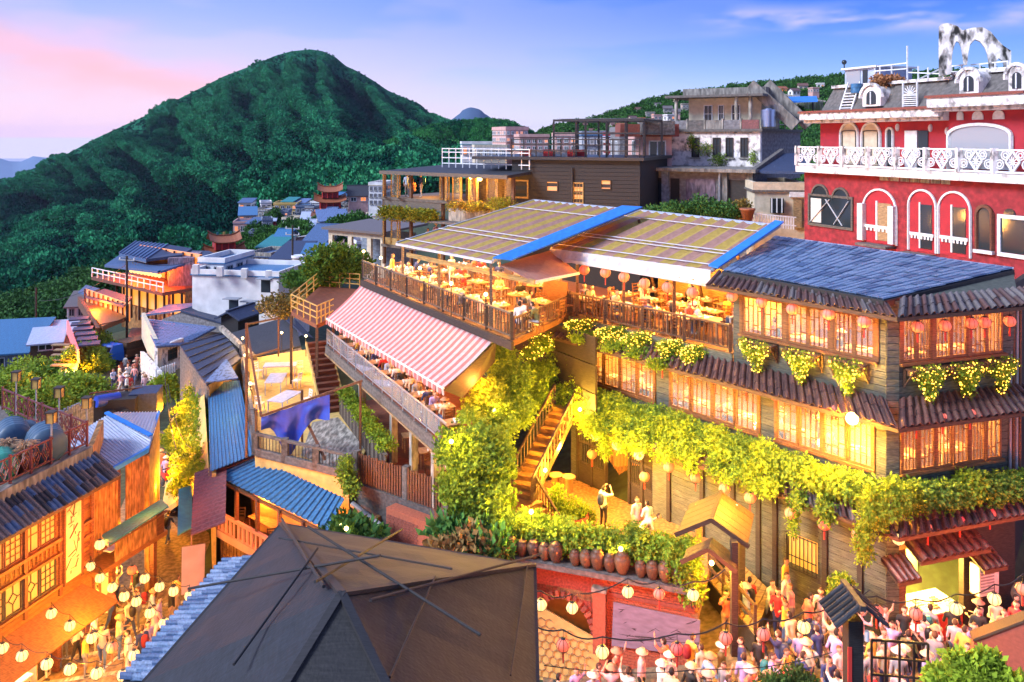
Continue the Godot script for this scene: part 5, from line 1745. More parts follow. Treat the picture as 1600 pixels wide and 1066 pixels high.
func left_middle():
	var pt := [G(399, 709, 1.5), G(545, 745, 1.5), G(576, 697, 1.5), G(531, 642, 1.5), G(480, 546, 1.5), G(378, 562, 1.5)]
	var pa := thing("patio", "yellow-lit raised patio with a low rail wall above the blue corrugated roof", "patio", pt[0])
	poly(pa, "floor", M.yellow_wall, pt, 0.25)
	poly(pa, "worn_slab", M.pale_concrete, [G(470, 712, 1.51), G(540, 738, 1.51), G(570, 697, 1.51), G(528, 652, 1.51), G(488, 660, 1.51)], 0.01)
	slab(pa, "house_wall", M.yellow_wall, pt[0] - UP * 5.5, pt[1] - UP * 5.5, pt[1] - UP * 0.25, pt[0] - UP * 0.25, 0.2, v3(0, 0, -1))
	slab(pa, "house_wall", M.yellow_wall, pt[5] - UP * 5.5, pt[0] - UP * 5.5, pt[0] - UP * 0.25, pt[5] - UP * 0.25, 0.2, v3(1, 0, 0))
	for q in [[0, 1], [5, 0]]:
		var p: Vector3 = pt[q[0]]
		var r: Vector3 = pt[q[1]]
		bar(pa, "curb", M.dark_concrete, p + UP * 0.1, r + UP * 0.1, 0.2, 0.35)
		bar(pa, "rail", M.dark_concrete, p + UP * 0.95, r + UP * 0.95, 0.16, 0.12)
		var n := 5 if q[0] == 5 else 3
		for i in n + 1:
			bar(pa, "pier", M.dark_concrete, p.lerp(r, float(i) / n), p.lerp(r, float(i) / n) + UP * 1.05, 0.28)
		var k := int(p.distance_to(r) / 0.2)
		for i in k:
			bar(pa, "iron_baluster", M.black_metal, p.lerp(r, (i + 0.5) / k) + UP * 0.25, p.lerp(r, (i + 0.5) / k) + UP * 0.9, 0.03)
	for q in [[380, 575], [383, 600], [390, 640], [396, 680], [405, 568]]:
		pass
	var tb := proto_table("grey_table", M.pale_metal, 1.0, 2.0, false, false)
	var cw := proto_chair("white_chair", M.plastic_white)
	var tp := [[438, 572, 0.5, "at the back of the patio"], [431, 594, 0.1, "in the middle of the patio"], [445, 624, -0.3, "by the blue tarpaulin"]]
	for i in 3:
		var at := G(tp[i][0], tp[i][1] + 16, 1.51)
		place(tb, "grey_table", "long bare grey metal table " + tp[i][3], "table", at, tp[i][2] + (1.2 if i == 0 else 0.0))
		for k in 2:
			place(cw, "white_chair", "white garden chair %s the grey table %s" % [["before", "beside"][k], tp[i][3]], "chair", at + v3([-1.3, 1.1][k], 0, 0.3 - k * 0.8), 1.0 + k * 2.4 + i)
	var pl := [[379, 560, 56.4], [383, 588, 52.0], [391, 628, 46.0], [440, 548, 58.0], [478, 545, 57.0]]
	for i in 5:
		var top := P(pl[i][0], pl[i][1], pl[i][2])
		bulb_post("small yellow bulb %s along the patio's rail from the far end" % ORD[i], v3(top.x, 1.5, top.z), v3(top.x, 2.9, top.z), 9.0)
	var fr := thing("pipe_frame", "rusty pipe frame standing over the patio", "frame", pt[0])
	var fp := [[385, 640, 505, 39.0, 1.5], [435, 620, 495, 57.0, 1.5], [472, 690, 610, 40.5, 1.5], [563, 690, 595, 39.0, 1.5], [400, 690, 640, 39.5, 1.5]]
	for q in fp:
		var top := P(q[0], q[2], q[3])
		bar(fr, "pipe_post", M.rust_metal, v3(top.x, q[4], top.z), top, 0.1)
	for q in [[408, 650, 39.5, 566, 595, 39.0], [385, 507, 46.0, 436, 497, 57.0], [470, 640, 40.0, 508, 718, 37.5], [385, 507, 46.0, 408, 650, 39.5], [385, 560, 46.0, 436, 545, 57.0]]:
		bar(fr, "pipe", M.rust_metal, P(q[0], q[1], q[2]), P(q[3], q[4], q[5]), 0.1)
	var tp2 := thing("blue_tarpaulin", "crumpled blue tarpaulin hanging from the rusty pipe frame", "tarpaulin", P(460, 660, 39.3))
	var st := st_new()
	st.set_smooth_group(0)
	var top0 := P(408, 652, 39.4)
	var top1 := P(515, 616, 38.9)
	for i in 16:
		for j in 8:
			var q := []
			for e in [[i, j], [i + 1, j], [i + 1, j + 1], [i, j + 1]]:
				var s: float = e[0] / 16.0
				var v: float = e[1] / 8.0
				var drop := v * (0.7 + 1.9 * exp(-pow((s - 0.42) / 0.17, 2.0)) + 0.7 * s) * 0.8
				var w := 0.22 * sin(s * 19.0 + v * 2.0) * v + 0.15 * relief.get_noise_2d(s * 200.0, v * 160.0)
				q.append(top0.lerp(top1, s) - UP * drop + v3(0.25, 0, 1.0) * w)
			quad(st, q[3], q[2], q[1], q[0])
	surf(tp2, "cloth", st, M.tarp, true)
	var lb := thing("long_blue_roof", "long narrow blue corrugated roof along the patio's outer wall", "roof", G(328, 735, 0.8))
	corrugated(lb, "sheet", M.blue_metal, P(328, 737, 39.0), P(398, 710, 40.0), P(374, 594, 52.0), P(325, 602, 52.7), 12, 0.05, true)
	slab(lb, "wall", M.yellow_wall, P(331, 737, 39.0) - UP * 5.0, P(327, 602, 52.7) - UP * 5.0, P(327, 602, 52.7) - UP * 0.1, P(331, 737, 39.0) - UP * 0.1, 0.2, v3(1, 0, 0))
	var br := thing("corrugated_roof_house", "orange-lit balcony house under a blue corrugated roof in the alley", "house", G(340, 760, 0))
	corrugated(br, "roof_sheet", M.blue_metal, P(337, 743, 39.6), P(512, 829, 34.2), P(538, 779, 35.6), P(400, 716, 40.2), 22, 0.07, true)
	bar(br, "eave_beam", M.rust_metal, P(337, 745, 39.6) - UP * 0.1, P(512, 831, 34.2) - UP * 0.1, 0.1, 0.14)
	bar(br, "flashing", M.maroon_metal, P(337, 741, 39.7) + UP * 0.08, P(400, 714, 40.3) + UP * 0.08, 0.2, 0.06)
	var Wb := Wall.new(338, 39.4, 512, 34.0)
	var lw := Wb.U(512)
	wb(br, "back_wall", M.orange_wall, Wb, 0, lw, -4.2, 0.2, -3.1, -3.0)
	wb(br, "balcony_floor", M.orange_wood, Wb, 0, lw, -2.3, -2.1, -3.0, 0.1)
	wb(br, "lower_wall", M.orange_wall, Wb, 0, lw, -4.3, -2.3, -0.4, -0.2)
	wb(br, "end_wall", M.orange_wall, Wb, lw - 0.1, lw + 0.1, -4.2, 0.1, -3.0, 0)
	for i in 6:
		wb(br, "post", M.red_wood, Wb, lw * i / 5.0 - 0.07, lw * i / 5.0 + 0.07, -2.1, 0.3, -0.1, 0.05)
	wb(br, "parapet_rail", M.pink_wall, Wb, 0, lw, -1.25, -1.12, -0.05, 0.1)
	wb(br, "parapet_base", M.pink_wall, Wb, 0, lw, -2.3, -1.95, -0.03, 0.12)
	for i in 24:
		var u := lw * (i + 0.5) / 24.0
		wb(br, "baluster", M.pink_wall, Wb, u - 0.07, u + 0.07, -1.95, -1.25, -0.02, 0.06)
	sash(br, Wb, 0.2, 1.2, -3.9, -2.5, 2, M.orange_wood, -0.18, 0.06, "window", "lit_window")
	sash(br, Wb, 1.4, 2.4, -3.9, -2.5, 2, M.orange_wood, -0.18, 0.06, "window", "lit_window")
	place(proto_table("long_table", M.pale_wood, 0.9, 2.6, false, false), "long_table", "long pale wooden table on the balcony under the blue corrugated roof", "table", Wb.at(2.6, -2.1, -1.3), atan2(-Wb.u.z, Wb.u.x) + PI / 2)
	for k in 4:
		place(proto_chair("dark_chair", M.dark_wood), "dark_chair", "dark bent chair on the corrugated house's balcony, %s from its alley end" % ORD[k], "chair", Wb.at(0.7 + k * 1.3, -2.1, -2.0 if k % 2 else -0.8), k * 1.7, "dark balcony chairs")
	omni(Wb.at(2.0, -0.4, -1.2), 9.0, Color(1, 0.5, 0.16))
	omni(Wb.at(5.5, -0.4, -1.2), 9.0, Color(1, 0.5, 0.16))
	var ra := thing("rust_awning", "curved rust-red corrugated awning hanging over the alley", "awning", G(325, 790, 0))
	var ax := [P(298, 838, 33.8), P(352, 836, 34.6), P(354, 738, 40.4), P(304, 740, 39.8)]
	corrugated(ra, "sheet", M.rust_sheet, ax[0], ax[3], ax[2] + UP * 0.5, ax[1] + UP * 0.5, 16, 0.06)
	slab(ra, "curled_edge", M.rust_sheet, ax[0] - UP * 0.5, ax[3] - UP * 0.5, ax[3] + UP * 0.03, ax[0] + UP * 0.03, 0.04, v3(1, 0, 0))
	slab(ra, "drop_sheet", M.pink_wall, P(283, 930, 33.0), P(318, 922, 33.6), P(320, 850, 34.2), P(284, 856, 33.5), 0.05, v3(0, 0, -1))
	var ta := thing("teal_awning", "narrow teal awning hidden behind the rust-red one", "awning", G(285, 800, -1))
	slab(ta, "cloth", M.teal2, P(277, 836, 35.0), P(300, 824, 36.0), P(300, 758, 41.0), P(279, 764, 40.0), 0.05)
	var W5 := Wall.new(556, 37.2, 698, 34.0)
	var sf := thing("slat_fence", "reddish vertical slat fence on the stone bank beside the leafy bush", "fence", W5.at(0, 1.2))
	var fl := W5.U(698)
	for i in 34:
		var u := fl * (i + 0.5) / 34.0
		wb(sf, "slat", M.red_wood, W5, u - 0.045, u + 0.045, 1.15, 2.42 + 0.03 * (i % 3), 0.0, 0.04)
	for v in [1.35, 2.2]:
		wb(sf, "rail", M.red_wood, W5, 0, fl, v, v + 0.08, -0.07, -0.005)
	for x in [556, 633, 697]:
		wb(sf, "post", M.dark_concrete, W5, W5.U(x) - 0.14, W5.U(x) + 0.14, 0.4, 2.5, -0.22, 0.06)
	var bk := thing("stone_bank", "rough stone bank with pipes and a brick pier under the slat fence", "bank", W5.at(3, 0))
	wb(bk, "wall", M.rock, W5, -0.6, fl + 0.5, -4.0, 1.12, -0.5, 0.12)
	wb(bk, "brick_pier", M.brick, W5, W5.U(622), W5.U(690), -4.0, 0.9, 0.14, 0.7)
	var xf := []
	for r in 46:
		for k in 8:
			xf.append(Transform3D(W5.basis() * Basis.from_scale(v3(0.2, 0.078, 0.03)), W5.at(W5.U(622) + 0.12 + k * 0.222 + (0.06 if r % 2 else 0.0) - 0.02, -3.9 + r * 0.1, 0.702)))
	stuff(multi(bk, "bricks", CUBE, M.brick2, xf, []))
	for k in 3:
		tube(bk, "pipe", M.grey_metal, W5.at(0.2, 0.3 - k * 0.4, 0.4), W5.at(2.4, -0.2 - k * 0.4, 0.5), 0.13)
	var W6 := Wall.new(531, 45.2, 604, 36.5)
	var df := thing("board_fence", "dark upright board fence between the patio and the dim lower room", "fence", W6.at(0, 1.2))
	var l6 := W6.U(604)
	for i in 26:
		wb(df, "board", [M.dark_wood, M.grey_wood][i % 2], W6, l6 * i / 26.0 + 0.012, l6 * (i + 1) / 26.0 - 0.012, 1.2, 2.5, 0, 0.04)
	wb(df, "rail", M.grey_wood, W6, 0, l6, 2.5, 2.58, -0.06, 0.1)
	var pb6 := []
	for i in 9:
		pb6.append([W6.at(0.4 + i * l6 / 9.0, 2.8, -0.15), v3(0.45, 0.22, 0.3)])
	bush("planted_strip", "strip of leafy plants along the top of the dark board fence", pb6, 700, GREEN_A, GREEN_B, 0.12, "plants")
	tree("palm_fern", "dark spreading tree fern beside the corrugated roof's end", v3(-6.6, -2.6, -34.0), 3.2, 1.3, DEEP_A, DEEP_B, 420, "", 0.3)
	bush("corner_creeper", "creeper on the patio's front corner post", [[P(540, 735, 36.4), v3(0.35, 0.6, 0.3)], [P(548, 760, 36.0), v3(0.3, 0.4, 0.3)]], 260, DEEP_B, GREEN_B, 0.12, "creeper")
	for q in [[541, 826, 33.5], [533, 822, 34.0]]:
		var p := P(q[0], q[1], q[2])
		bulb_post("warm bulb by the stone bank, " + ("nearer the fern" if q[0] > 535 else "nearer the corrugated roof"), p - UP * 1.2, p, 9.0)
	var d1 := thing("navy_roof_shed", "low shed with a dark blue shingle roof above the alley", "shed", P(323, 600, 50))
	var nr := [P(323, 601, 50.0), P(377, 560, 55.0), P(350, 521, 60.0), P(281, 540, 56.0)]
	slab(d1, "roof", M.navy_roof, nr[0], nr[1], nr[2], nr[3], 0.12)
	for i in 7:
		bar(d1, "batten", M.navy_roof, nr[0].lerp(nr[3], i / 6.0) + UP * 0.03, nr[1].lerp(nr[2], i / 6.0) + UP * 0.03, 0.1, 0.06)
	slab(d1, "gable", M.slate_roof, P(320, 600, 50) + UP * 0.1, P(372, 593, 50.5) + UP * 0.1, P(355, 574, 53.0) + UP * 0.5, P(352, 574, 53.0) + UP * 0.5, 0.08)
	slab(d1, "wall", M.yellow_wall, nr[0] - UP * 4.5, nr[1] - UP * 4.5, nr[1] - UP * 0.13, nr[0] - UP * 0.13, 0.15, v3(0, 0, -1))
	slab(d1, "wall", M.dark_concrete, nr[3] - UP * 5.5, nr[0] - UP * 4.5, nr[0] - UP * 0.13, nr[3] - UP * 0.13, 0.15, v3(1, 0, 0))
	var d2 := thing("netted_roof", "dark netted low roof behind the patio's pipe frame", "roof", P(400, 540, 62))
	slab(d2, "roof", M.dark_roof, P(384, 562, 60.0), P(470, 540, 60.0), P(458, 492, 68.0), P(362, 520, 66.0), 0.15)
	slab(d2, "slope", M.navy_roof, P(440, 494, 67.0) + UP * 0.05, P(475, 525, 61.0) + UP * 0.05, P(490, 516, 63.0) - UP * 0.6, P(462, 488, 69.0) - UP * 0.6, 0.12)
	slab(d2, "wall", M.grey_wall, P(384, 562, 60.0) - UP * 4.0, P(470, 540, 60.0) - UP * 4.0, P(470, 540, 60.0) - UP * 0.16, P(384, 562, 60.0) - UP * 0.16, 0.2, v3(0, 0, -1))
	bar(d2, "pipe", M.pale_concrete, P(345, 512, 60.0), P(398, 560, 56.0), 0.3)

var WA := Wall.new(0, 29.2, 130, 33.0)

func alley():
	var al := structure(Node3D.new())
	al.name = "alley"
	add_child(al)
	org[al] = Vector3.ZERO
	poly(al, "paving", M.paving, [v3(-24, -3.95, -20), v3(-2.5, -3.95, -20), v3(-3, -3.95, -30), v3(-10.5, -3.95, -36), v3(-15, -3.95, -43), v3(-21, -3.95, -58), v3(-25, -3.95, -58), v3(-20.5, -3.95, -42), v3(-24, -3.95, -36)], 0.3)
	for q in [[232, 850, 238, 800], [238, 850, 232, 900], [232, 900, 205, 925], [150, 1055, 215, 1000]]:
		var p := G(q[0], q[1], -3.94)
		var r := G(q[2], q[3], -3.94)
		bar(al, "painted_line", M.line, p, r, 0.1, 0.012)
	for i in 9:
		var z := -24.0 - i * 1.5
		pb(al, "step_edge", M.pale_concrete, v3(-15 - i * 0.2, -3.93, z), v3(7.5, 0.06, 0.22), Basis(UP, 0.25))
	for q in [[253, 756], [262, 700], [275, 672]]:
		pb(al, "drain_cover", M.black_metal, G(q[0], q[1], -3.94), v3(0.8, 0.02, 0.4), Basis(UP, 0.9))
	var sl := structure(slab(self, "retaining_slope", M.yellow_wall, G(252, 800, -4.0), G(268, 655, -4.0), P(318, 600, 52.5), P(327, 745, 39.0), 0.3))
	var bl := []
	for i in 11:
		bl.append([G(268 + i * 4.5, 690 - i * 7, -4.0).lerp(P(322, 720 - i * 10, 44 + i * 0.8), 0.2 + 0.06 * i) + UP * 0.2, v3(1.2, 0.5, 1.4)])
	for i in 14:
		var e := i / 13.0
		bl.append([G(256 + 14 * e, 790 - 130 * e, -4.0).lerp(P(326 - 8 * e, 742 - 138 * e, 39.2 + 13 * e), 0.55 + 0.3 * (i % 2)) + UP * 0.1, v3(0.9, 0.35, 1.0)])
	bush("slope_weeds", "bright yellow-green weeds on the slope over the alley", bl, 4200, GREEN_A, GREEN_B * 1.1, 0.16, "weeds")
	var o := thing("alley_shop", "orange-lit timber shop house with leaded windows and a railed roof deck", "shop house", WA.at(0, -3.9))
	var e := WA.U(142)
	var s := WA.U(-90)
	var mats := ["orange_wood", "red_wood", "orange_wood"]
	clad(o, WA, s, e, -1.0, -0.55, 0.2, 0.0, mats)
	clad(o, WA, s, e, 0.55, 1.25, 0.2, 0.0, mats)
	clad(o, WA, s, e, 2.3, 3.0, 0.22, 0.0, mats)
	for k in 6:
		var u0 := lerpf(s, WA.U(88), k / 6.0)
		var u1 := lerpf(s, WA.U(88), (k + 1) / 6.0)
		sash(o, WA, u0 + 0.02, u1 - 0.02, -0.55, 0.55, 4 if k % 3 < 2 else 2, M.dark_wood, -0.02, 0.05, "window", "lit_window")
		sash(o, WA, u0 + 0.02, u1 - 0.02, 1.25, 2.3, 2 if k % 2 else 3, M.red_wood, -0.02, 0.05, "window", "lit_window")
	clad(o, WA, WA.U(88), e, -0.55, 0.55, 0.2, 0.0, mats)
	clad(o, WA, WA.U(88), e, 1.25, 2.3, 0.2, 0.0, mats)
	wb(o, "shopfront", M.lit_shop, WA, s, WA.U(128), -3.9, -1.7, -2.2, -2.1)
	wb(o, "shop_beam", M.orange_wood, WA, s, e, -1.75, -1.0, -0.3, 0.0)
	for k in 5:
		var u := lerpf(s, e, k / 4.0)
		wb(o, "shop_post", M.red_wood, WA, u - 0.1, u + 0.1, -3.9, -1.7, -0.25, 0.0)
		wb(o, "wall_post", M.red_wood, WA, u - 0.07, u + 0.07, -1.0, 3.0, -0.05, 0.09)
	for v in [-0.62, 0.62, 1.18, 2.36]:
		wb(o, "moulding", M.orange_wood, WA, s, e, v - 0.05, v + 0.05, 0.0, 0.13)
	for k in 26:
		var u := lerpf(s, WA.U(95), k / 25.0)
		wb(o, "fret_bar", M.orange_wood, WA, u - 0.03, u + 0.03, 0.75, 1.1, 0.06, 0.1)
	wb(o, "fret_rail", M.orange_wood, WA, s, WA.U(95), 1.1, 1.16, 0.04, 0.12)
	slab(o, "shop_awning", M.orange_wood, WA.at(s, -1.75, 1.5), WA.at(WA.U(134), -1.75, 1.5), WA.at(WA.U(128), -1.15, 0.02), WA.at(s, -1.15, 0.02), 0.06)
	wb(o, "notice_board", M.cream, WA, WA.U(96), WA.U(122), -0.6, 2.4, 0.1, 0.16)
	wb(o, "notice_frame", M.red_wood, WA, WA.U(94), WA.U(96.5), -0.7, 2.5, 0.08, 0.2)
	wb(o, "notice_frame", M.red_wood, WA, WA.U(121.5), WA.U(124), -0.7, 2.5, 0.08, 0.2)
	for k in 22:
		var c := WA.at(lerpf(WA.U(99), WA.U(119), rng.randf()), lerpf(-0.3, 2.2, k / 21.0), 0.165)
		var dr := v3(0, rnd(-0.22, 0.22), 0) + WA.u * rnd(-0.2, 0.2)
		bar(o, "notice_mark", [M.ink, M.rust_sheet, M.ink][k % 3], c - dr, c + dr, rnd(0.03, 0.1), 0.012)
	eave(o, WA.at(s, 2.95, 1.05), WA.at(WA.U(150), 2.95, 1.15), WA.at(WA.U(150), 3.75, 0.0), WA.at(s, 3.75, 0.0), 30, 3, [M.dark_roof, M.tile_grey, M.blue_roof])
	wb(o, "parapet", M.concrete, WA, s, e, 3.7, 4.1, -0.35, 0.1)
	var back := G(0, 628, 4.0)
	var dk := [WA.at(s, 4.0, -0.36), WA.at(e, 4.0, -0.36), WA.at(e, 4.0, -3.0), back + v3(-1, 0, -1), back + v3(-9, 0, 2)]
	poly(o, "roof_deck", M.dark_concrete, dk, 0.2)
	wb(o, "side_wall", M.orange_wall, Wall.new(142, 33.4, 170, 39), 0, 4.0, -3.9, 3.9, -0.2, 0)
	var ru := e - 0.05
	var front0 := WA.at(s, 4.1, -0.15)
	var front1 := WA.at(ru, 4.1, -0.15)
	var back1 := G(4, 640, 4.0)
	for q in [[front0, front1, 7, "facing the alley"], [front1, back1, 6, "along the back of the roof deck"]]:
		var rl := thing("fretwork_railing", "maroon iron railing with diamond fretwork " + q[3], "railing", q[0])
		for h in [0.15, 0.95]:
			bar(rl, "rail", M.maroon_metal, q[0] + UP * h, q[1] + UP * h, 0.06)
		for i in q[2] + 1:
			var p: Vector3 = (q[0] as Vector3).lerp(q[1], float(i) / q[2])
			bar(rl, "post", M.maroon_metal, p, p + UP * 1.05, 0.08)
			if i < q[2]:
				var p2: Vector3 = (q[0] as Vector3).lerp(q[1], float(i + 1) / q[2])
				var st := st_new()
				for k in 2:
					var c := p.lerp(p2, 0.28 + 0.44 * k) + UP * 0.55
					var dx := (p2 - p) * 0.2
					for z in [[-1, 0, 0, 1], [0, 1, 1, 0], [1, 0, 0, -1], [0, -1, -1, 0]]:
						rod(st, c + dx * z[0] + UP * 0.36 * z[1], c + dx * z[2] + UP * 0.36 * z[3], 0.03)
						rod(st, c + dx * z[0] * 0.5 + UP * 0.18 * z[1], c + dx * z[2] * 0.5 + UP * 0.18 * z[3], 0.03)
				surf(rl, "fretwork", st, M.maroon_metal)
	var lamps := [[131, 650, "at the corner of the roof deck"], [92, 634, "second along the deck's back railing"], [59, 618, "third along the deck's back railing"], [28, 604, "last along the deck's back railing"], [61, 682, "on the deck's alley railing"]]
	for i in 5:
		var b: Vector3 = [front1, front1.lerp(back1, 0.3), front1.lerp(back1, 0.57), front1.lerp(back1, 0.82), front0.lerp(front1, 0.72)][i]
		var t := thing("post_lamp", "square brass lantern lamp on a thin post, " + lamps[i][2], "lamp", b, "square lamps of the roof deck")
		bar(t, "post", M.grey_metal, b, b + UP * 1.55, 0.05)
		pb(t, "shade", M.yellow_metal, b + UP * 1.75, v3(0.26, 0.38, 0.26))
		pb(t, "cap", M.dark_wood, b + UP * 1.97, v3(0.34, 0.05, 0.34))
		for k in 4:
			pb(t, "corner_bar", M.dark_wood, b + v3([-0.135, 0.135, 0.135, -0.135][k], 1.75, [-0.135, -0.135, 0.135, 0.135][k]), v3(0.03, 0.4, 0.03))
	for q in [[20, 650, 33.0, 0.62, 1.5, "tank", "big dark blue water tank lying at the back of the roof deck"], [72, 676, 32.2, 0.66, 1.5, "tank", "dark blue ribbed water tank lying near the lamp corner"], [4, 708, 30.5, 0.5, 1.2, "tank_green", "green water tank lying by the pampas pots"], [42, 700, 33.8, 0.45, 0.9, "tank", "small blue barrel half hidden behind the two tanks"]]:
		var c := P(q[0], q[1], q[2])
		c.y = 4.05 + q[3]
		var t := thing("water_tank", q[6], "water tank", v3(c.x, 4.05, c.z))
		var st := st_new()
		var pr := [Vector2(0, -q[4] / 2), Vector2(q[3] * 0.7, -q[4] / 2), Vector2(q[3], -q[4] / 2 + 0.15)]
		for k in 5:
			var y := lerpf(-q[4] / 2 + 0.2, q[4] / 2 - 0.2, k / 4.0)
			pr.append_array([Vector2(q[3], y - 0.05), Vector2(q[3] * 1.02, y - 0.02), Vector2(q[3] * 1.02, y + 0.02), Vector2(q[3], y + 0.05)])
		pr.append_array([Vector2(q[3], q[4] / 2 - 0.15), Vector2(q[3] * 0.7, q[4] / 2), Vector2(0.2, q[4] / 2 + 0.05), Vector2(0, q[4] / 2 + 0.05)])
		lathe(st, pr, 18)
		var m := done(st)
		put(t, "shell", m, M[q[5]], Transform3D(Basis(v3(0, 0, 1), PI / 2).rotated(UP, -0.93), c))
		pb(t, "saddle", M.rust_metal, v3(c.x, 4.1, c.z), v3(q[4] * 0.7, 0.14, q[3] * 1.2), Basis(UP, -0.93))
	for q in [[12, 690, 31.2, "beside the green tank"], [39, 712, 31.0, "against the fretwork rail"]]:
		var c := P(q[0], q[1], q[2])
		c.y = 4.05
		var t := thing("pampas_pot", "terracotta pot of dry pampas grass " + q[3], "potted plant", c)
		var st := st_new()
		lathe(st, [Vector2(0, 0), Vector2(0.24, 0), Vector2(0.34, 0.5), Vector2(0.38, 0.5), Vector2(0.38, 0.58), Vector2(0.3, 0.58), Vector2(0.28, 0.5), Vector2(0, 0.5)], 12, c)
		surf(t, "pot", st, M.terracotta)
		st = st_new()
		for k in 170:
			var a := rng.randf() * TAU
			var l := rnd(0.5, 0.9)
			var out := rnd(0.05, 0.5)
			var p0 := c + UP * 0.5
			var p1 := p0 + v3(cos(a) * out * 0.5, l * 0.7, sin(a) * out * 0.5)
			var p2 := p1 + v3(cos(a) * out * 0.6, l * 0.1 - out * 0.3, sin(a) * out * 0.6)
			rod(st, p0, p1, 0.012)
			rod(st, p1, p2, 0.016)
		surf(t, "grass_plume", st, M.straw)
	var bh := thing("ribbed_roof_house", "orange board house with a pale blue ribbed metal roof and a balcony", "house", P(180, 800, 36))
	var r0 := P(131, 760, 33.2)
	var r1 := P(230, 704, 36.9)
	var r2 := P(236, 686, 38.0)
	var r3 := P(166, 650, 39.4)
	var r4 := P(131, 667, 37.0)
	corrugated(bh, "roof_sheet", M.pale_metal, r0, r1, r3, r0 + r3 - r2, 24, 0.05, true)
	corrugated(bh, "roof_sheet", M.pale_metal, r1 + UP * 0.01, r2 + UP * 0.01, r3 + UP * 0.012, r1.lerp(r3, 0.9) + UP * 0.012, 4, 0.03, true)
	corrugated(bh, "rear_roof_sheet", M.pale_metal, r3 + UP * 0.02, r2 + UP * 0.02, P(248, 644, 43.0), P(184, 645, 41.0), 14, 0.05, true)
	bar(bh, "ridge_cap", M.bright_blue, P(166, 650, 39.4) + UP * 0.16, P(236, 686, 38.0) + UP * 0.16, 0.22, 0.08)
	bar(bh, "eave_flashing", M.bright_blue, r0 + UP * 0.02, r1 + UP * 0.02, 0.16, 0.2)
	bar(bh, "eave_flashing", M.bright_blue, r1 + UP * 0.02, P(248, 644, 43.0), 0.12, 0.14)
	var Wc := Wall.new(136, 33.8, 231, 37.0)
	var lc := Wc.U(231)
	for i in 22:
		var ua := lc * i / 22.0
		if i < 12 or i > 14:
			wb(bh, "board", M.orange_wall, Wc, ua + 0.01, lc * (i + 1) / 22.0 - 0.01, -0.9, 2.4, -0.25, -0.2 + 0.01 * (i % 2))
	wb(bh, "doorway", M.red_wood, Wc, lc * 12 / 22.0, lc * 15 / 22.0, -0.9, 2.4, -0.6, -0.5)
	wb(bh, "balcony_floor", M.orange_wood, Wc, -0.3, lc + 0.2, -1.1, -0.9, -0.5, 0.9)
	wb(bh, "balcony_front", M.orange_wall, Wc, 0.6, lc - 0.4, -0.9, 0.1, 0.82, 0.88)
	for v in [-0.1, 0.15]:
		wb(bh, "balcony_rail", M.red_wood, Wc, -0.3, lc + 0.2, v, v + 0.07, 0.8, 0.92)
	for i in 12:
		wb(bh, "baluster", M.red_wood, Wc, lc * (0.86 + 0.012 * i), lc * (0.864 + 0.012 * i), -0.9, 0.1, 0.8, 0.9)
	wb(bh, "lower_wall", M.orange_wall, Wc, -0.3, lc, -3.9, -1.1, -1.7, -1.6)
	wb(bh, "lit_shopfront", M.lit_shop, Wc, 0.3, lc - 0.2, -3.7, -1.4, -1.55, -1.5)
	for u in [-0.2, 0.9, lc - 0.1]:
		wb(bh, "post", M.red_wood, Wc, u, u + 0.2, -3.9, -1.1, 0.2, 0.4)
	wb(bh, "return_wall", M.orange_wall, Wall.new(233, 37.4, 249, 43), 0, 6.0, -3.9, 2.2, -0.2, 0)
	for k in 3:
		wb(bh, "laundry_board", [M.plastic_white, M.cloth_white, M.red_wood][k], Wc, 0.5 + k * 1.1, 1.3 + k * 1.1, -0.5 - 0.1 * k, -0.44 - 0.1 * k, 0.1, 0.7)
	var te := thing("teal_awning", "long teal green awning over the alley's lit shopfront", "awning", P(210, 815, 35))
	slab(te, "cloth", M.teal, P(169, 852, 31.6), P(263, 791, 35.6), P(252, 780, 37.0), P(159, 836, 33.2), 0.05)
	for k in 4:
		bar(te, "arm", M.grey_metal, P(159, 836, 33.2).lerp(P(252, 780, 37.0), k / 3.0) - UP * 0.06, P(169, 852, 31.6).lerp(P(263, 791, 35.6), k / 3.0) - UP * 0.06, 0.05)
	for q in [[20, 985, 29.6, "near the edge of the picture"], [52, 955, 31.4, "beside the shop post"]]:
		var p := P(q[0], q[1], q[2])
		p.y = -3.9
		var t := thing("vending_cabinet", "yellow-lit counter cabinet before the alley shop, " + q[3], "cabinet", p)
		pb(t, "cabinet", M.cream, p + UP * 0.55, v3(0.7, 1.1, 0.9), WA.basis())
		pb(t, "panel", M.dark_wood, p + UP * 0.55 + WA.n * 0.46, v3(0.55, 0.8, 0.03), WA.basis())
		pb(t, "top", M.plastic_white, p + UP * 1.14, v3(0.78, 0.05, 0.98), WA.basis())
	for q in [[-15.5, 31.0], [-14.0, 27.0], [-16.6, 36.5], [-17.5, 41.0], [-12.8, 24.6], [-20.0, 49.0], [-19.0, 45.0], [-21.5, 53.0]]:
		omni(v3(q[0], -0.7, -q[1]), 14.0, Color(1.0, 0.62, 0.11))  # fill lights without fixtures, some added to brighten the far alley floor
	omni(WA.at(1.0, -1.9, 0.6), 9.0, Color(1, 0.62, 0.2))
	omni(WA.at(3.2, -1.9, 0.6), 9.0, Color(1, 0.62, 0.2))
	omni(WA.at(1.5, 1.9, 1.3), 5.0, Color(1, 0.45, 0.12))
	omni(WA.at(3.4, 0.9, 1.3), 5.0, Color(1, 0.45, 0.12))
	omni(P(262, 735, 43.5), 16.0, Color(1, 0.66, 0.1))  # fill light with no fixture, added to brighten the slope
	omni(Wc.at(lc * 0.5, -1.6, -0.5), 14.0, Color(1, 0.74, 0.3))
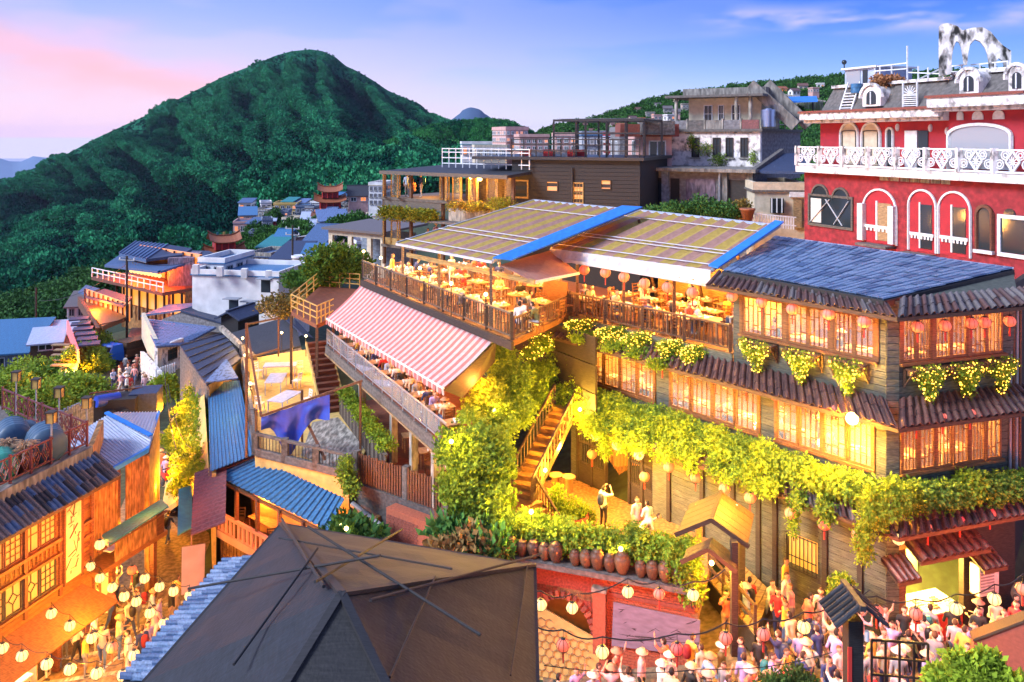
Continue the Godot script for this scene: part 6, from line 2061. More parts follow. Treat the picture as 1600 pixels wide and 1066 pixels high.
	omni(Wc.at(lc * 0.5, 1.6, 1.6), 6.0, Color(1, 0.5, 0.12))

func house(n: String, label: String, cat: String, xl: float, xr: float, yt: float, yb: float, d: float, dep: float, turn: float, wall: Material, roof: Material, kind: String, nx: int, ny: int, lit := 0.0, group := "") -> Node3D:
	var w := (xr - xl) / F * d
	var h := (yb - yt) * d / F
	var base := P((xl + xr) / 2, yb, d)
	var t := thing(n, label, cat, base, group)
	var b := Basis(UP, turn)
	var c := base - b.z * dep / 2
	pb(t, "wall", wall, c + UP * (h / 2 - 1.5), v3(w, h + 3.0, dep), b)
	var top := c + UP * h
	if kind == "flat":
		pb(t, "roof", roof, top + UP * 0.06, v3(w + 0.3, 0.12, dep + 0.3), b)
		for q in [[0, 1], [0, -1], [1, 0], [-1, 0]]:
			pb(t, "parapet", wall, top + UP * 0.35 + b.x * q[0] * (w / 2 - 0.02) + b.z * q[1] * (dep / 2 - 0.02), v3(0.2 if q[0] else w + 0.2, 0.5, 0.2 if q[1] else dep - 0.18), b)
	elif kind == "gable" or kind == "gable_side":
		var rx := b.x if kind == "gable_side" else b.z
		var ry := b.z if kind == "gable_side" else b.x
		var lx := (w if kind == "gable_side" else dep) / 2 + 0.4
		var ly := (dep if kind == "gable_side" else w) / 2 + 0.4
		var rh := ly * 0.5
		for s in [-1, 1]:
			slab(t, "roof_slope", roof, top + ry * s * ly - rx * lx, top + ry * s * ly + rx * lx, top + UP * rh + rx * lx, top + UP * rh - rx * lx, 0.14)
		for s in [-1, 1]:
			var e: Vector3 = top + rx * s * (lx - 0.45)
			slab(t, "gable", wall, e + ry * (ly - 0.5), e - ry * (ly - 0.5), e + UP * (rh - 0.25), e + UP * (rh - 0.26) + ry * 0.02, 0.1, rx * -s)
		bar(t, "ridge_cap", roof, top + UP * (rh + 0.04) - rx * lx, top + UP * (rh + 0.04) + rx * lx, 0.22, 0.1)
	elif kind == "shed":
		slab(t, "roof", roof, top + b.z * (dep / 2 + 0.5) - b.x * (w / 2 + 0.3), top + b.z * (dep / 2 + 0.5) + b.x * (w / 2 + 0.3), top - b.z * (dep / 2 + 0.2) + b.x * (w / 2 + 0.3) + UP * dep * 0.18, top - b.z * (dep / 2 + 0.2) - b.x * (w / 2 + 0.3) + UP * dep * 0.18, 0.15)
		pb(t, "gable", wall, top - b.z * (dep / 2 - 0.2) + UP * dep * 0.07, v3(w, dep * 0.16, 0.3), b)
	for side in 3:
		var sx := b.x if side == 0 else (-b.z if side == 1 else b.z)
		var sn := b.z if side == 0 else (b.x if side == 1 else -b.x)
		var len0 := w if side == 0 else dep
		var org0 := base + (Vector3.ZERO if side == 0 else sn * w / 2 - b.z * dep / 2)
		var k := nx if side == 0 else maxi(1, int(nx * dep / w * 0.7))
		if ny == 0:
			continue
		for j in ny:
			for i in k:
				var ww := minf(1.2, len0 / k * 0.55)
				var hh := minf(1.3, h / ny * 0.5)
				var p := org0 + sx * len0 * ((i + 0.5) / k - 0.5) + UP * (h * (j + 0.55) / ny)
				var isl := rng.randf() < lit
				var hw := hold(t, "window", p)
				var kb := Basis(sx, UP, sn)
				pb(hw, "pane", M.lit_window if isl else M.dark_glass, p + sn * 0.02, v3(ww, hh, 0.05), kb)
				for q in [[0, 1], [0, -1], [1, 0], [-1, 0], [0, 0]]:
					pb(hw, "frame", M.white_paint if wall != M.white_plaster else M.grey_metal, p + sn * 0.05 + sx * q[0] * ww / 2 + UP * q[1] * hh / 2, v3(0.08 if q[0] or not q[1] else ww + 0.08, hh if q[0] or not q[1] else 0.08, 0.07), kb)
				pb(hw, "sill", M.pale_concrete, p + sn * 0.1 - UP * (hh / 2 + 0.07), v3(ww + 0.2, 0.06, 0.16), kb)
	return t

func pole(label: String, x: float, yt: float, yb: float, d: float, arms := 2):
	var top := P(x, yt, d)
	var foot := v3(top.x, P(x, yb, d).y, top.z)
	var t := thing("utility_pole", label, "utility pole", foot)
	tube(t, "shaft", M.bark, foot, top, 0.11)
	for i in arms:
		var c := top - UP * (0.4 + 0.7 * i)
		bar(t, "cross_arm", M.grey_metal, c - v3(0.9, 0, 0.3), c + v3(0.9, 0, 0.3), 0.1)
		for k in [-0.8, 0.8]:
			put(t, "insulator", CYL, M.plastic_white, Transform3D(Basis.from_scale(v3(0.06, 0.2, 0.06)), c + v3(k, 0.14, k / 3)))

func cable(label: String, a: Vector3, b: Vector3, sag: float, r := 0.02):
	var st := st_new()
	var pts := []
	for i in 21:
		var s := i / 20.0
		pts.append(a.lerp(b, s) - UP * sag * 4.0 * s * (1.0 - s))
	wire(st, pts, r, 4)
	var t := thing("cable", label, "cable", a)
	surf(t, "wire", st, M.cable)

func far_left():
	var d := 92.0
	var o := thing("restaurant", "orange-lit stacked restaurant with blue gabled roofs and a lantern terrace", "restaurant", P(200, 520, d))
	var W0 := Wall.new(160, 97.0, 262, 88.0)
	var l := W0.U(262)
	var v0 := W0.V(262, 485)
	for q in [["upper_wall", M.purple_wall, 262, 330, 88.0, 96.0, 470, 397]]:
		var Ws := Wall.new(262, 91.0, 303, 91.5)
		wb(o, q[0], q[1], Ws, 0, Ws.U(303), W0.V(262, 500), W0.V(262, 410), -5.0, 0)
	var f2 := W0.V(262, 456)
	var f3 := W0.V(262, 405)
	wb(o, "lower_wall", M.orange_wall, W0, 0.5, l, f2 - 6, f2 - 0.3, -6, -2)
	wb(o, "terrace_floor", M.red_wood, W0, -1.5, l, f2 - 0.35, f2, -6, 0.6)
	wb(o, "upper_back", M.lit_window, W0, 0.5, l - 0.4, f2 + 0.1, f3, -4.2, -4.0)
	wb(o, "lower_lit_hall", M.lit_yellow, W0, 1, l, f2 - 3.0, f2 - 0.6, -1.9, -1.8)
	for i in 9:
		wb(o, "post", M.red_wood, W0, l * i / 8.0 - 0.08, l * i / 8.0 + 0.08, f2, f3, -3.9, -3.7)
		wb(o, "hall_post", M.dark_wood, W0, l * i / 8.0 - 0.09, l * i / 8.0 + 0.09, f2 - 4.5, f2 - 0.4, -1.7, -1.5)
	for v in [0.5, 1.0]:
		wb(o, "terrace_rail", M.white_paint, W0, -1.5, l, f2 + v, f2 + v + 0.09, 0.45, 0.55)
	for i in 13:
		var u := lerpf(-1.5, l, i / 12.0)
		wb(o, "rail_post", M.white_paint, W0, u - 0.05, u + 0.05, f2, f2 + 1.05, 0.45, 0.56)
	slab(o, "lower_roof", M.blue_roof, P(163, 414, 93), P(246, 424, 86.5), P(287, 404, 96), P(196, 392, 100), 0.25)
	slab(o, "lower_roof", M.blue_roof, P(250, 424, 86.5), P(300, 408, 93), P(290, 402, 97), P(262, 400, 99), 0.25)
	var ra := P(186, 396, 95)
	var rb := P(228, 405, 91)
	var rc := P(262, 382, 99)
	var rd := P(213, 377, 103)
	slab(o, "upper_roof", M.blue_roof, ra, rb, rc, rd, 0.3)
	for i in 9:
		bar(o, "roof_seam", M.blue_roof, ra.lerp(rb, i / 8.0) + UP * 0.06, rd.lerp(rc, i / 8.0) + UP * 0.06, 0.14, 0.12)
	slab(o, "upper_roof", M.navy_roof, rb, P(284, 398, 92), P(300, 388, 98), rc, 0.3)
	slab(o, "clerestory", M.white_plaster, P(190, 402, 95.5), P(228, 411, 91.5), rb, ra, 0.3, v3(0, 0, -1))
	slab(o, "side_roof", M.navy_roof, P(282, 410, 92), P(352, 404, 100), P(326, 392, 108), P(268, 390, 104), 0.25)
	slab(o, "side_wall", M.grey_wall, P(282, 425, 92.5), P(345, 420, 100), P(345, 405, 100), P(282, 411, 92.5), 0.3, v3(0, 0, -1))
	var Wg := Wall.new(128, 88.0, 195, 80.0)
	var lg := Wg.U(195)
	var g0 := Wg.V(195, 505)
	var g1 := Wg.V(195, 476)
	wb(o, "glazed_hall_wall", M.lit_window, Wg, 0, lg, g0 + 0.1, g1, -0.5, -0.4)
	for i in 10:
		wb(o, "mullion", M.red_wood, Wg, lg * i / 9.0 - 0.06, lg * i / 9.0 + 0.06, g0, g1, -0.35, -0.2)
	slab(o, "glazed_hall_roof", M.rust_sheet, P(133, 463, 87.5), P(193, 478, 79.5), P(206, 464, 86), P(163, 451, 92), 0.2)
	slab(o, "side_roof", M.blue_roof, P(122, 456, 90), P(135, 459, 88), P(156, 451, 92), P(134, 445, 95), 0.2)
	var dk := [P(122, 470, 88), P(160, 516, 76), P(196, 508, 80), P(190, 500, 84), P(128, 468, 92)]
	poly(o, "front_deck", M.orange_wood, [dk[0], v3(dk[1].x, dk[0].y, dk[1].z), v3(dk[2].x, dk[0].y, dk[2].z), v3(dk[3].x, dk[0].y, dk[3].z)], 0.4)
	bar(o, "deck_rail", M.rust_metal, P(124, 470, 85), P(153, 520, 76), 0.35, 0.9)
	bar(o, "deck_rail", M.rust_metal, P(153, 508, 76), P(190, 500, 79), 0.08)
	wb(o, "underpass_glow", M.lit_window, W0, l - 3.0, l + 0.4, f2 - 6.0, f2 - 4.6, -1.0, -0.9)
	for i in 9:
		var x := 205.0 + i * 5.5
		var p := P(x, 423 + i * 1.0, 91.0 - i * 0.25)
		var t := thing("round_lantern", "small glowing round lantern under the restaurant's roof, %s from the pole side" % ORD[i], "lantern", p, "restaurant lanterns")
		put(t, "shade", BALL, M.lan_white, Transform3D(Basis.from_scale(Vector3.ONE * 0.22), p))
		pb(t, "cap", M.black_metal, p + UP * 0.23, v3(0.12, 0.06, 0.12))
	omni(W0.at(l * 0.35, f2 + 2.0, -1.0), 60.0, Color(1, 0.45, 0.12), 0.3)
	omni(W0.at(l * 0.8, f2 + 2.0, -1.0), 60.0, Color(1, 0.40, 0.10), 0.3)
	omni(Wg.at(lg * 0.5, g0 + 1.4, 0.8), 40.0, Color(1, 0.45, 0.10), 0.3)
	omni(P(208, 512, 84), 40.0, Color(1, 0.35, 0.08), 0.3)
	var wh := house("white_block", "long plain white block with a flat blue roof behind the netted roofs", "building", 294, 440, 432, 492, 80, 7, -0.18, M.white_plaster, M.blue_metal, "flat", 0, 0)
	for i in 4:
		var p := P(306 + i * 38, 421 + i * 3.0, 79.5)
		pb(wh, "roof_stub", M.white_plaster, p, v3(0.55, 0.9, 0.55))
	for q in [[415, 447, "plain"], [365, 478, "hooded"], [392, 482, "hooded"]]:
		var p := P(q[0], q[1], 76.5 + (q[0] - 365) * 0.02)
		var h := hold(wh, "window", p)
		pb(h, "pane", M.dark_glass, p, v3(0.9, 1.2, 0.1), Basis(UP, -0.18))
		pb(h, "hood", M.grey_metal, p + UP * 0.75 + v3(0, 0, 0.4), v3(1.5, 0.08, 0.9), Basis(UP, -0.18))
	house("upper_white_block", "raised white block at the corner of the long white building", "building", 309, 352, 412, 436, 83, 6, -0.18, M.white_plaster, M.blue_metal, "flat", 2, 1)
	var ch := thing("corner_house", "cream house with a worn blue shingle roof above the parked truck", "house", P(245, 582, 66))
	var cr := [P(244, 541, 63), P(287, 538, 66), P(338, 511, 74), P(222, 497, 78)]
	slab(ch, "roof", M.slate_roof, cr[0], cr[1], cr[2], cr[3], 0.15)
	for i in 8:
		bar(ch, "roof_course", M.slate_roof, cr[0].lerp(cr[3], (i + 0.5) / 8.0) + UP * 0.03, cr[1].lerp(cr[2], (i + 0.5) / 8.0) + UP * 0.03, 0.16, 0.06)
	var Wl := Wall.new(221, 76.0, 246, 63.5)
	var Wf := Wall.new(246, 63.5, 287, 66.5)
	wb(ch, "wall", M.cream, Wl, 0, Wl.U(246), Wf.V(246, 590), Wf.V(246, 541) - 0.1, -0.3, 0)
	wb(ch, "wall", M.old_white, Wf, 0.02, Wf.U(287), Wf.V(246, 590), Wf.V(246, 541) - 0.1, -0.3, 0)
	sash(ch, Wf, Wf.U(262), Wf.U(276), Wf.V(268, 562), Wf.V(268, 545), 3, M.dark_wood, 0.04, 0.08, "window", "dark_glass")
	sash(ch, Wl, Wl.U(243.2), Wl.U(245), Wf.V(246, 566), Wf.V(246, 547), 3, M.dark_wood, 0.04, 0.08, "window", "dark_glass")
	slab(ch, "curved_wall", M.old_white, P(220, 560, 70) - UP * 1.5, P(247, 590, 61) - UP * 1.5, P(247, 580, 61), P(219, 549, 70), 0.3, v3(1, 0, 0))
	for i in 9:
		var p := P(244 + i * 3.6, 590 - i * 1.2, 61.5 + i * 0.15)
		pb(ch, "railing_bar", M.white_paint, p + UP * 0.3, v3(0.09, 0.7, 0.09))
	var gb := thing("ribbed_shed", "grey ribbed shed with a dark blue gabled roof behind the cream house", "shed", P(280, 512, 78))
	slab(gb, "roof", M.blue_roof, P(219, 493, 80), P(282, 484, 78), P(322, 472, 86), P(262, 476, 88), 0.15)
	slab(gb, "roof", M.navy_roof, P(282, 485, 78), P(352, 506, 76), P(356, 493, 84), P(321, 473, 86), 0.15)
	slab(gb, "wall", M.grey_wall, P(222, 512, 80), P(350, 520, 76.2), P(350, 506, 76.2), P(284, 487, 78.2), 0.2, v3(0, 0, -1))
	house("dark_shed", "small black boarded shed against the white block", "shed", 343, 374, 497, 518, 70, 3, -0.3, M.black_wood, M.navy_roof, "gable", 0, 0)
	var rd2 := structure(poly(self, "road", M.road, [G(205, 512, -4.15), G(160, 640, -4.15), G(255, 640, -4.15), G(236, 560, -4.15), G(228, 512, -4.15)], 0.3))
	rd2.set_meta("label", "narrow grey road climbing past the restaurant")
	var tk := thing("truck", "small blue-cab truck with a brown covered bed parked on the narrow road", "truck", P(190, 560, 76))
	var b := Basis(UP, -0.5)
	var c := P(193, 556, 76)
	c.y = -4.1
	var fr := b.z
	pb(tk, "chassis", M.black_metal, c + UP * 0.5 - fr * 0.5, v3(1.6, 0.2, 4.4), b)
	pb(tk, "cab_lower", M.truck_blue, c + UP * 0.95 + fr * 1.35, v3(1.75, 0.75, 1.5), b)
	var st := st_new()
	var q0 := []
	for e in [[-0.86, 1.3, 2.08], [0.86, 1.3, 2.08], [0.86, 1.3, 0.6], [-0.86, 1.3, 0.6], [-0.78, 2.0, 1.6], [0.78, 2.0, 1.6], [0.78, 2.0, 0.65], [-0.78, 2.0, 0.65]]:
		q0.append(c + b * v3(e[0], e[1], e[2]))
	for e in [[0, 1, 5, 4], [1, 2, 6, 5], [2, 3, 7, 6], [3, 0, 4, 7], [4, 5, 6, 7]]:
		quad(st, q0[e[0]], q0[e[1]], q0[e[2]], q0[e[3]])
	surf(tk, "cab_upper", st, M.truck_blue)
	slab(tk, "windscreen", M.dark_glass, q0[0].lerp(q0[1], 0.08) + fr * 0.02 + UP * 0.06, q0[0].lerp(q0[1], 0.92) + fr * 0.02 + UP * 0.06, q0[4].lerp(q0[5], 0.9) + fr * 0.03 - UP * 0.06, q0[4].lerp(q0[5], 0.1) + fr * 0.03 - UP * 0.06, 0.02, -fr)
	pb(tk, "cargo_bed", M.rust_metal, c + UP * 1.0 - fr * 1.1, v3(1.85, 0.6, 3.0), b)
	pb(tk, "cargo_cover", M.brown_wood, c + UP * 1.65 - fr * 1.1, v3(1.75, 0.7, 2.9), b)
	pb(tk, "bumper", M.plastic_white, c + UP * 0.5 + fr * 2.15, v3(1.7, 0.2, 0.15), b)
	for s in [-1, 1]:
		pb(tk, "headlight", M.plastic_white, c + b.x * s * 0.65 + UP * 0.85 + fr * 2.11, v3(0.3, 0.18, 0.05), b)
		for z in [1.4, -1.7]:
			put(tk, "wheel", CYL, M.rubber, Transform3D(b * Basis(v3(0, 0, 1), PI / 2) * Basis.from_scale(v3(0.36, 0.26, 0.36)), c + b.x * s * 0.78 + UP * 0.36 + fr * z))
	var ps := thing("pink_lit_stall", "stepped stall terrace with a pink glowing sign strip beside the bushes", "stall", P(118, 550, 74))
	slab(ps, "sign_strip", M.pink_sign, P(122, 558, 68) - UP * 0.5, P(104, 512, 78) - UP * 0.5, P(104, 506, 78) + UP * 0.3, P(121, 552, 68) + UP * 0.3, 0.2, v3(0.5, 0, -0.3))
	for i in 6:
		var p := P(108 + i * 3, 508 + i * 8, 78 - i * 1.6)
		pb(ps, "awning", M.navy_roof, p + v3(0.9, 0.6, 0), v3(1.6, 0.12, 1.4), Basis(UP, 0.4))
	slab(ps, "stall_floor", M.yellow_wall, P(92, 580, 68), P(118, 586, 66), P(128, 545, 72), P(100, 540, 74), 0.4)
	for i in 5:
		pb(ps, "bench", M.pale_wood, P(96 + (i % 2) * 4, 578 - i * 8, 68 + i * 1.2) + UP * 0.4, v3(1.6, 0.1, 0.5))
	slab(ps, "back_wall", M.yellow_wood, P(118, 540, 74), P(146, 520, 78), P(146, 500, 78), P(122, 505, 76), 0.3, v3(0, 0, -1))
	pb(ps, "air_conditioner", M.white_paint, P(109, 587, 66), v3(0.75, 0.6, 0.4))
	omni(P(112, 566, 67.5), 30.0, Color(1, 0.6, 0.15), 0.2)
	house("plank_hut", "brown plank hut with a pale sheet roof among the bushes", "hut", 50, 92, 535, 552, 82, 4, 0.4, M.brown_wood, M.pale_metal, "shed", 1, 1)
	house("pale_hut", "small pale hut with a light metal roof up the bank", "hut", 75, 108, 522, 540, 90, 4, 0.3, M.cream, M.pale_metal, "shed", 1, 1)
	house("small_white_house", "little white house with a tiled hood beside the restaurant deck", "house", 106, 132, 478, 500, 96, 5, 0.3, M.white_plaster, M.tile_grey, "shed", 2, 1)
	house("blue_roof_house", "low house with a bright blue metal roof at the picture's edge", "house", -40, 38, 552, 590, 84, 9, 0.25, M.bluegrey_wall, M.blue_metal, "shed", 3, 1)
	house("white_cube_house", "small white cube of a house above the blue roof", "house", 38, 62, 541, 556, 96, 5, 0.2, M.white_plaster, M.white_plaster, "flat", 2, 1)
	pole("wooden utility pole rising in front of the restaurant terrace", 198, 400, 530, 80.0, 1)
	pole("slim grey pole standing alone on the wooded slope", 56, 450, 520, 95.0, 0)
	var sc := thing("bamboo_screen", "blue-grey upright bamboo screen behind the deck railing", "screen", P(110, 650, 44))
	var Wb := Wall.new(62, 42.0, 146, 46.0)
	for i in 30:
		var u := Wb.U(62) + Wb.U(146) * i / 30.0
		tube(sc, "cane", M.bluegrey_wall, Wb.at(u, 0.0, 0), Wb.at(u + 0.03, 2.0 + rng.randf() * 0.25, 0), 0.06)
	var tr := thing("trailer_stall", "dark trailer stall with a blue tarpaulin roll on the lane", "trailer", P(195, 640, 50))
	pb(tr, "body", M.black_wood, P(180, 636, 50), v3(2.6, 1.3, 1.6), Basis(UP, 0.2))
	pb(tr, "body", M.navy_roof, P(228, 628, 51), v3(1.6, 1.5, 1.8), Basis(UP, 0.2))
	tube(tr, "tarpaulin_roll", M.tarp, P(150, 628, 49), P(186, 622, 50), 0.35)
	for k in 2:
		tube(tr, "wheel", M.rubber, P(172 + k * 22, 650, 49), P(174 + k * 22, 649, 49.3), 0.35)
	bar(tr, "frame", M.rust_metal, P(140, 615, 49), P(238, 604, 52), 0.08)
	for q in [[259, 660, 49.0, "red", "red_cloth"], [262, 645, 51.0, "black", "black_metal"]]:
		var p := P(q[0], q[1], q[2])
		p.y = -3.9
		var t := thing("scooter", "%s scooter parked at the foot of the weedy slope" % q[3], "scooter", p)
		var k := Basis(UP, 0.6)
		pb(t, "body", M[q[4]], p + UP * 0.6, v3(0.35, 0.4, 1.0), k)
		pb(t, "seat", M.rubber, p + UP * 0.84 - k.z * 0.2, v3(0.3, 0.1, 0.7), k)
		bar(t, "steering_column", M[q[4]], p + UP * 0.5 + k.z * 0.6, p + UP * 1.05 + k.z * 0.45, 0.12)
		bar(t, "handlebar", M.black_metal, p + UP * 1.05 + k.z * 0.45 - k.x * 0.3, p + UP * 1.05 + k.z * 0.45 + k.x * 0.3, 0.05)
		for z in [-0.5, 0.65]:
			put(t, "wheel", CYL, M.rubber, Transform3D(k * Basis(v3(0, 0, 1), PI / 2) * Basis.from_scale(v3(0.22, 0.12, 0.22)), p + UP * 0.22 + k.z * z))
	var bn := [[150, 538, 76, 1.35, "round bush beside the pink sign strip"], [150, 562, 72, 0.9, "leafy bush beside the parked truck"], [70, 590, 70, 2.0, "shrub thicket on the bank below the plank hut"], [40, 585, 74, 2.0, "shrub at the blue roof's corner"], [105, 606, 62, 1.4, "broad-leaved shrub above the bamboo screen"], [135, 606, 60, 1.1, "silvery shrub beside the walking people"], [70, 622, 56, 1.3, "light green shrub behind the deck lamps"], [20, 610, 66, 1.8, "dark shrub by the edge of the picture under the blue roof"], [255, 604, 60, 0.7, "low shrub under the cream house's railing"], [128, 560, 70, 1.5, "bush under the stall floor"]]
	for i in bn.size():
		var q: Array = bn[i]
		var p := P(q[0], q[1], q[2])
		var r: float = q[3]
		bush("bank_shrub", q[4], [[p, v3(r, r * 0.7, r)], [p + v3(r * 0.8, -0.4, 0.5), v3(r, r * 0.6, r) * 0.8], [p + v3(-r * 0.7, -0.5, 0.4), v3(r, r * 0.6, r) * 0.8]], 520, DEEP_B, GREEN_B, 0.26, "shrub")
	for i in 18:
		var x = [20, 60, 100, 130, 160, 30, 75, 90, 8, 45, 112, 145, 170, 60, 15, 100, 130, 85][i] * 1.0
		var y = [500, 490, 482, 470, 452, 530, 520, 505, 545, 512, 495, 455, 440, 470, 480, 460, 440, 470][i] * 1.0
		var dd = [130, 140, 130, 135, 140, 112, 115, 118, 120, 130, 112, 150, 150, 170, 170, 180, 190, 160][i] * 1.0
		var p := P(x, y + 6, dd)
		tree("slope_tree", "dark green tree on the slope behind the restaurant, %s %s" % [ORD[i % 9], ["counting up from the huts", "counting down from the valley"][i / 9]], v3(p.x, p.y - 3, p.z), 6.5, 3.6, DEEP_A, DEEP_B, 330, "trees on the restaurant's slope", 0.55)
	for q in [[[198, 405, 80.0], [330, 395, 95.0]], [[198, 412, 80.0], [60, 470, 95.0]], [[275, 700, 44.0], [255, 560, 62.0]], [[300, 700, 42.0], [262, 600, 55.0]]]:
		cable("thin dark cable %s" % ["from the wooden pole to the restaurant's side roof", "from the wooden pole over the wooded slope", "dropping over the yellow slope from the cream house", "crossing the weedy slope higher up"][[198, 198, 275, 300].find(q[0][0]) if q[1][0] != 60 else 1], P(q[0][0], q[0][1], q[0][2]), P(q[1][0], q[1][1], q[1][2]), 1.0, 0.025)

func town():
	var hs := [
		["pink house with a flat grey roof at the edge of the wood", 365, 392, 350, 366, 190, 8, 0.2, "pink_wall", "blue_roof", "flat", 3, 1],
		["low house with a sky-blue metal roof above the pink house", 374, 400, 336, 350, 200, 8, 0.3, "cream", "blue_metal", "shed", 3, 1],
		["long pale grey house beside the blue metal roof", 396, 424, 330, 344, 215, 8, -0.1, "pale_concrete", "pale_metal", "flat", 4, 1],
		["yellow-topped house in the middle of the village", 428, 464, 320, 338, 220, 8, 0.1, "yellow_wall", "yellow_metal", "flat", 4, 2],
		["pale blue block next to the yellow-topped house", 462, 484, 324, 346, 215, 8, 0.2, "bluegrey_wall", "blue_metal", "flat", 3, 2],
		["small red-walled house below the yellow one", 414, 430, 345, 352, 200, 6, 0.2, "worn_red", "pale_metal", "shed", 1, 1],
		["white house above the red temple gate", 484, 502, 318, 336, 225, 7, -0.2, "white_plaster", "dark_roof", "flat", 2, 2],
		["grey modern house left of the red temple", 488, 510, 316, 326, 240, 7, -0.1, "grey_wall", "pale_metal", "flat", 2, 1],
		["white tiled block against the terrace house's posts", 576, 597, 290, 322, 150, 8, -0.1, "white_plaster", "cream", "flat", 3, 3],
		["house with a dark hipped roof behind the tall green tree", 545, 575, 306, 318, 190, 8, 0.2, "pink_wall", "dark_roof", "gable_side", 2, 1],
		["lilac house with a white roof hut", 472, 508, 380, 402, 125, 9, -0.3, "white_plaster", "blue_roof", "gable_side", 2, 1],
		["white roof hut on the village terrace", 430, 450, 372, 384, 125, 4, -0.1, "white_plaster", "blue_metal", "gable_side", 0, 0],
		["house with a teal-blue flat roof below the roof hut", 402, 436, 386, 398, 120, 6, -0.1, "cream", "teal", "shed", 4, 1],
		["row house with a white rail under the teal-blue roof", 386, 424, 402, 418, 105, 6, -0.2, "pale_concrete", "blue_roof", "flat", 4, 1],
		["red-brown roofed house with a dark upper slope", 424, 466, 404, 420, 100, 7, -0.05, "rust_sheet", "navy_roof", "shed", 0, 0],
		["blue-roofed lean-to beside the round tank", 470, 500, 404, 416, 98, 6, 0.1, "bluegrey_wall", "blue_metal", "shed", 1, 1],
		["dark slate roof house above the cream pavilion", 500, 545, 345, 356, 150, 8, 0.3, "grey_wall", "slate_roof", "shed", 2, 1],
	]
	for h in hs:
		house("village_house", h[0].replace("left of", "beside"), "house", h[1], h[2], h[3], h[4], h[5], h[6], h[7], M[h[8]], M[h[9]], h[10], h[11], h[12], 0.12, "houses of the village below the mountain")
	var nw := 0
	var wl := ["white_plaster", "cream", "pink_wall", "bluegrey_wall", "pale_concrete", "white_plaster"]
	var rl := ["blue_metal", "blue_roof", "teal", "tile_c", "pale_metal", "slate_roof"]
	for r in 6:
		for i in 7:
			var x := 372.0 + r * 6.0 + i * 31.0 + rnd(-7, 7)
			var y := 336.0 + r * 15.0 - i * 3.2 + rnd(-3, 3)
			if x > 590 or (x < 420 and r > 3):
				continue
			var wi := rng.randi() % 6
			var ri := rng.randi() % 6
			house("village_house", "small %s house with a %s roof, %s in the %s village row" % [["white", "cream", "pink", "blue-grey", "pale concrete", "white"][wi], ["sky-blue", "dark blue", "teal", "red-brown", "silver", "slate-blue"][ri], ORD[i], ["top", "second", "third", "fourth", "fifth", "lowest"][r]], "house", x, x + rnd(12, 20), y - rnd(11, 17), y, lerpf(225, 125, r / 5.0), 5, rnd(-0.4, 0.4), M[wl[wi]], M[rl[ri]], ["flat", "flat", "flat", "shed", "gable_side"][rng.randi() % 5], 2, 1 + rng.randi() % 2, 0.12, "houses of the village below the mountain")
	var pv := thing("cream_pavilion", "cream concrete pavilion with square openings and a flat grey roof", "pavilion", P(560, 400, 75))
	var Wp := Wall.new(513, 78, 598, 74)
	var lp := Wp.U(598)
	var y1 := Wp.V(555, 360)
	slab(pv, "roof", M.tile_grey, Wp.at(-0.4, y1 + 0.1, 0.5), Wp.at(lp + 0.4, y1 + 0.1, 0.5), Wp.at(lp + 1, y1 + 0.5, -5), Wp.at(0.4, y1 + 0.5, -5), 0.2)
	wb(pv, "beam", M.cream, Wp, 0, lp, y1 - 0.6, y1 - 0.1, -0.3, 0)
	for x in [516, 546, 576, 597]:
		wb(pv, "column", M.cream, Wp, Wp.U(x) - 0.25, Wp.U(x) + 0.25, y1 - 4.5, y1 - 0.6, -0.28, -0.02)
	wb(pv, "parapet", M.cream, Wp, 0, lp, y1 - 4.0, y1 - 3.0, -0.3, -0.05)
	wb(pv, "rear_wall", M.bluegrey_wall, Wp, 0, lp, y1 - 4.5, y1 - 0.4, -4.5, -4.3)
	temple("temple_hall", "ornate orange-red temple with curled stacked roofs near the restaurant", P(350, 409, 118), 4.6, 2, 0.5)
	temple("red_temple", "tall red temple with tiered balconies at the wood's edge", P(516, 325, 190), 6.0, 2, 0.2)
	temple("temple_gate", "small red temple gate among the village roofs", P(503, 345, 175), 3.6, 1, 0.1)
	var tk := thing("round_tank", "round grey concrete water tank on a village roof", "water tank", P(468, 418, 96))
	tube(tk, "shell", M.pale_concrete, P(468, 424, 96), P(468, 402, 96), 0.9)
	tube(tk, "lid", M.plastic_white, P(468, 402, 96), P(468, 399, 96), 0.95)
	pole("grey utility pole with insulators over the village roofs", 457, 352, 420, 96.0, 2)
	var tl := [[430, 330, 205, 6, 3.5], [500, 345, 170, 6, 3.4], [452, 352, 170, 7, 4], [475, 356, 165, 7, 4], [420, 362, 165, 6, 4], [400, 352, 185, 6, 3.6], [440, 372, 150, 6, 3.5], [470, 372, 150, 6, 3.6], [365, 385, 160, 7, 4.2], [385, 376, 165, 7, 4.2], [345, 392, 170, 7, 4], [562, 342, 140, 6, 3.6], [535, 345, 145, 6, 3.2], [390, 396, 135, 6, 3.4], [330, 398, 175, 7, 4], [355, 372, 190, 7, 4], [510, 315, 230, 7, 4], [480, 316, 240, 7, 4], [450, 316, 250, 7, 4], [405, 330, 240, 7, 4], [545, 306, 230, 7, 4.4], [410, 378, 140, 6, 3.2], [520, 372, 130, 6, 3.4], [318, 408, 190, 7, 4]]
	for i in tl.size():
		var q: Array = tl[i]
		var p := P(q[0], q[1] + 14, q[2])
		tree("village_tree", "green tree among the village roofs, %s of the %s clump from the mountain side" % [ORD[i % 9], ["upper", "middle", "lower"][i / 9]], p - UP * 1.2, q[3] * 0.52, q[4] * 0.66, DEEP_A, Color(0.065, 0.17, 0.03), 260, "trees among the village roofs", 0.5)
	tree("terrace_tree", "bushy light green tree beside the end of the upper railing", P(528, 462, 60), 3.3, 2.3, DEEP_B, GREEN_A, 900, "", 0.26)
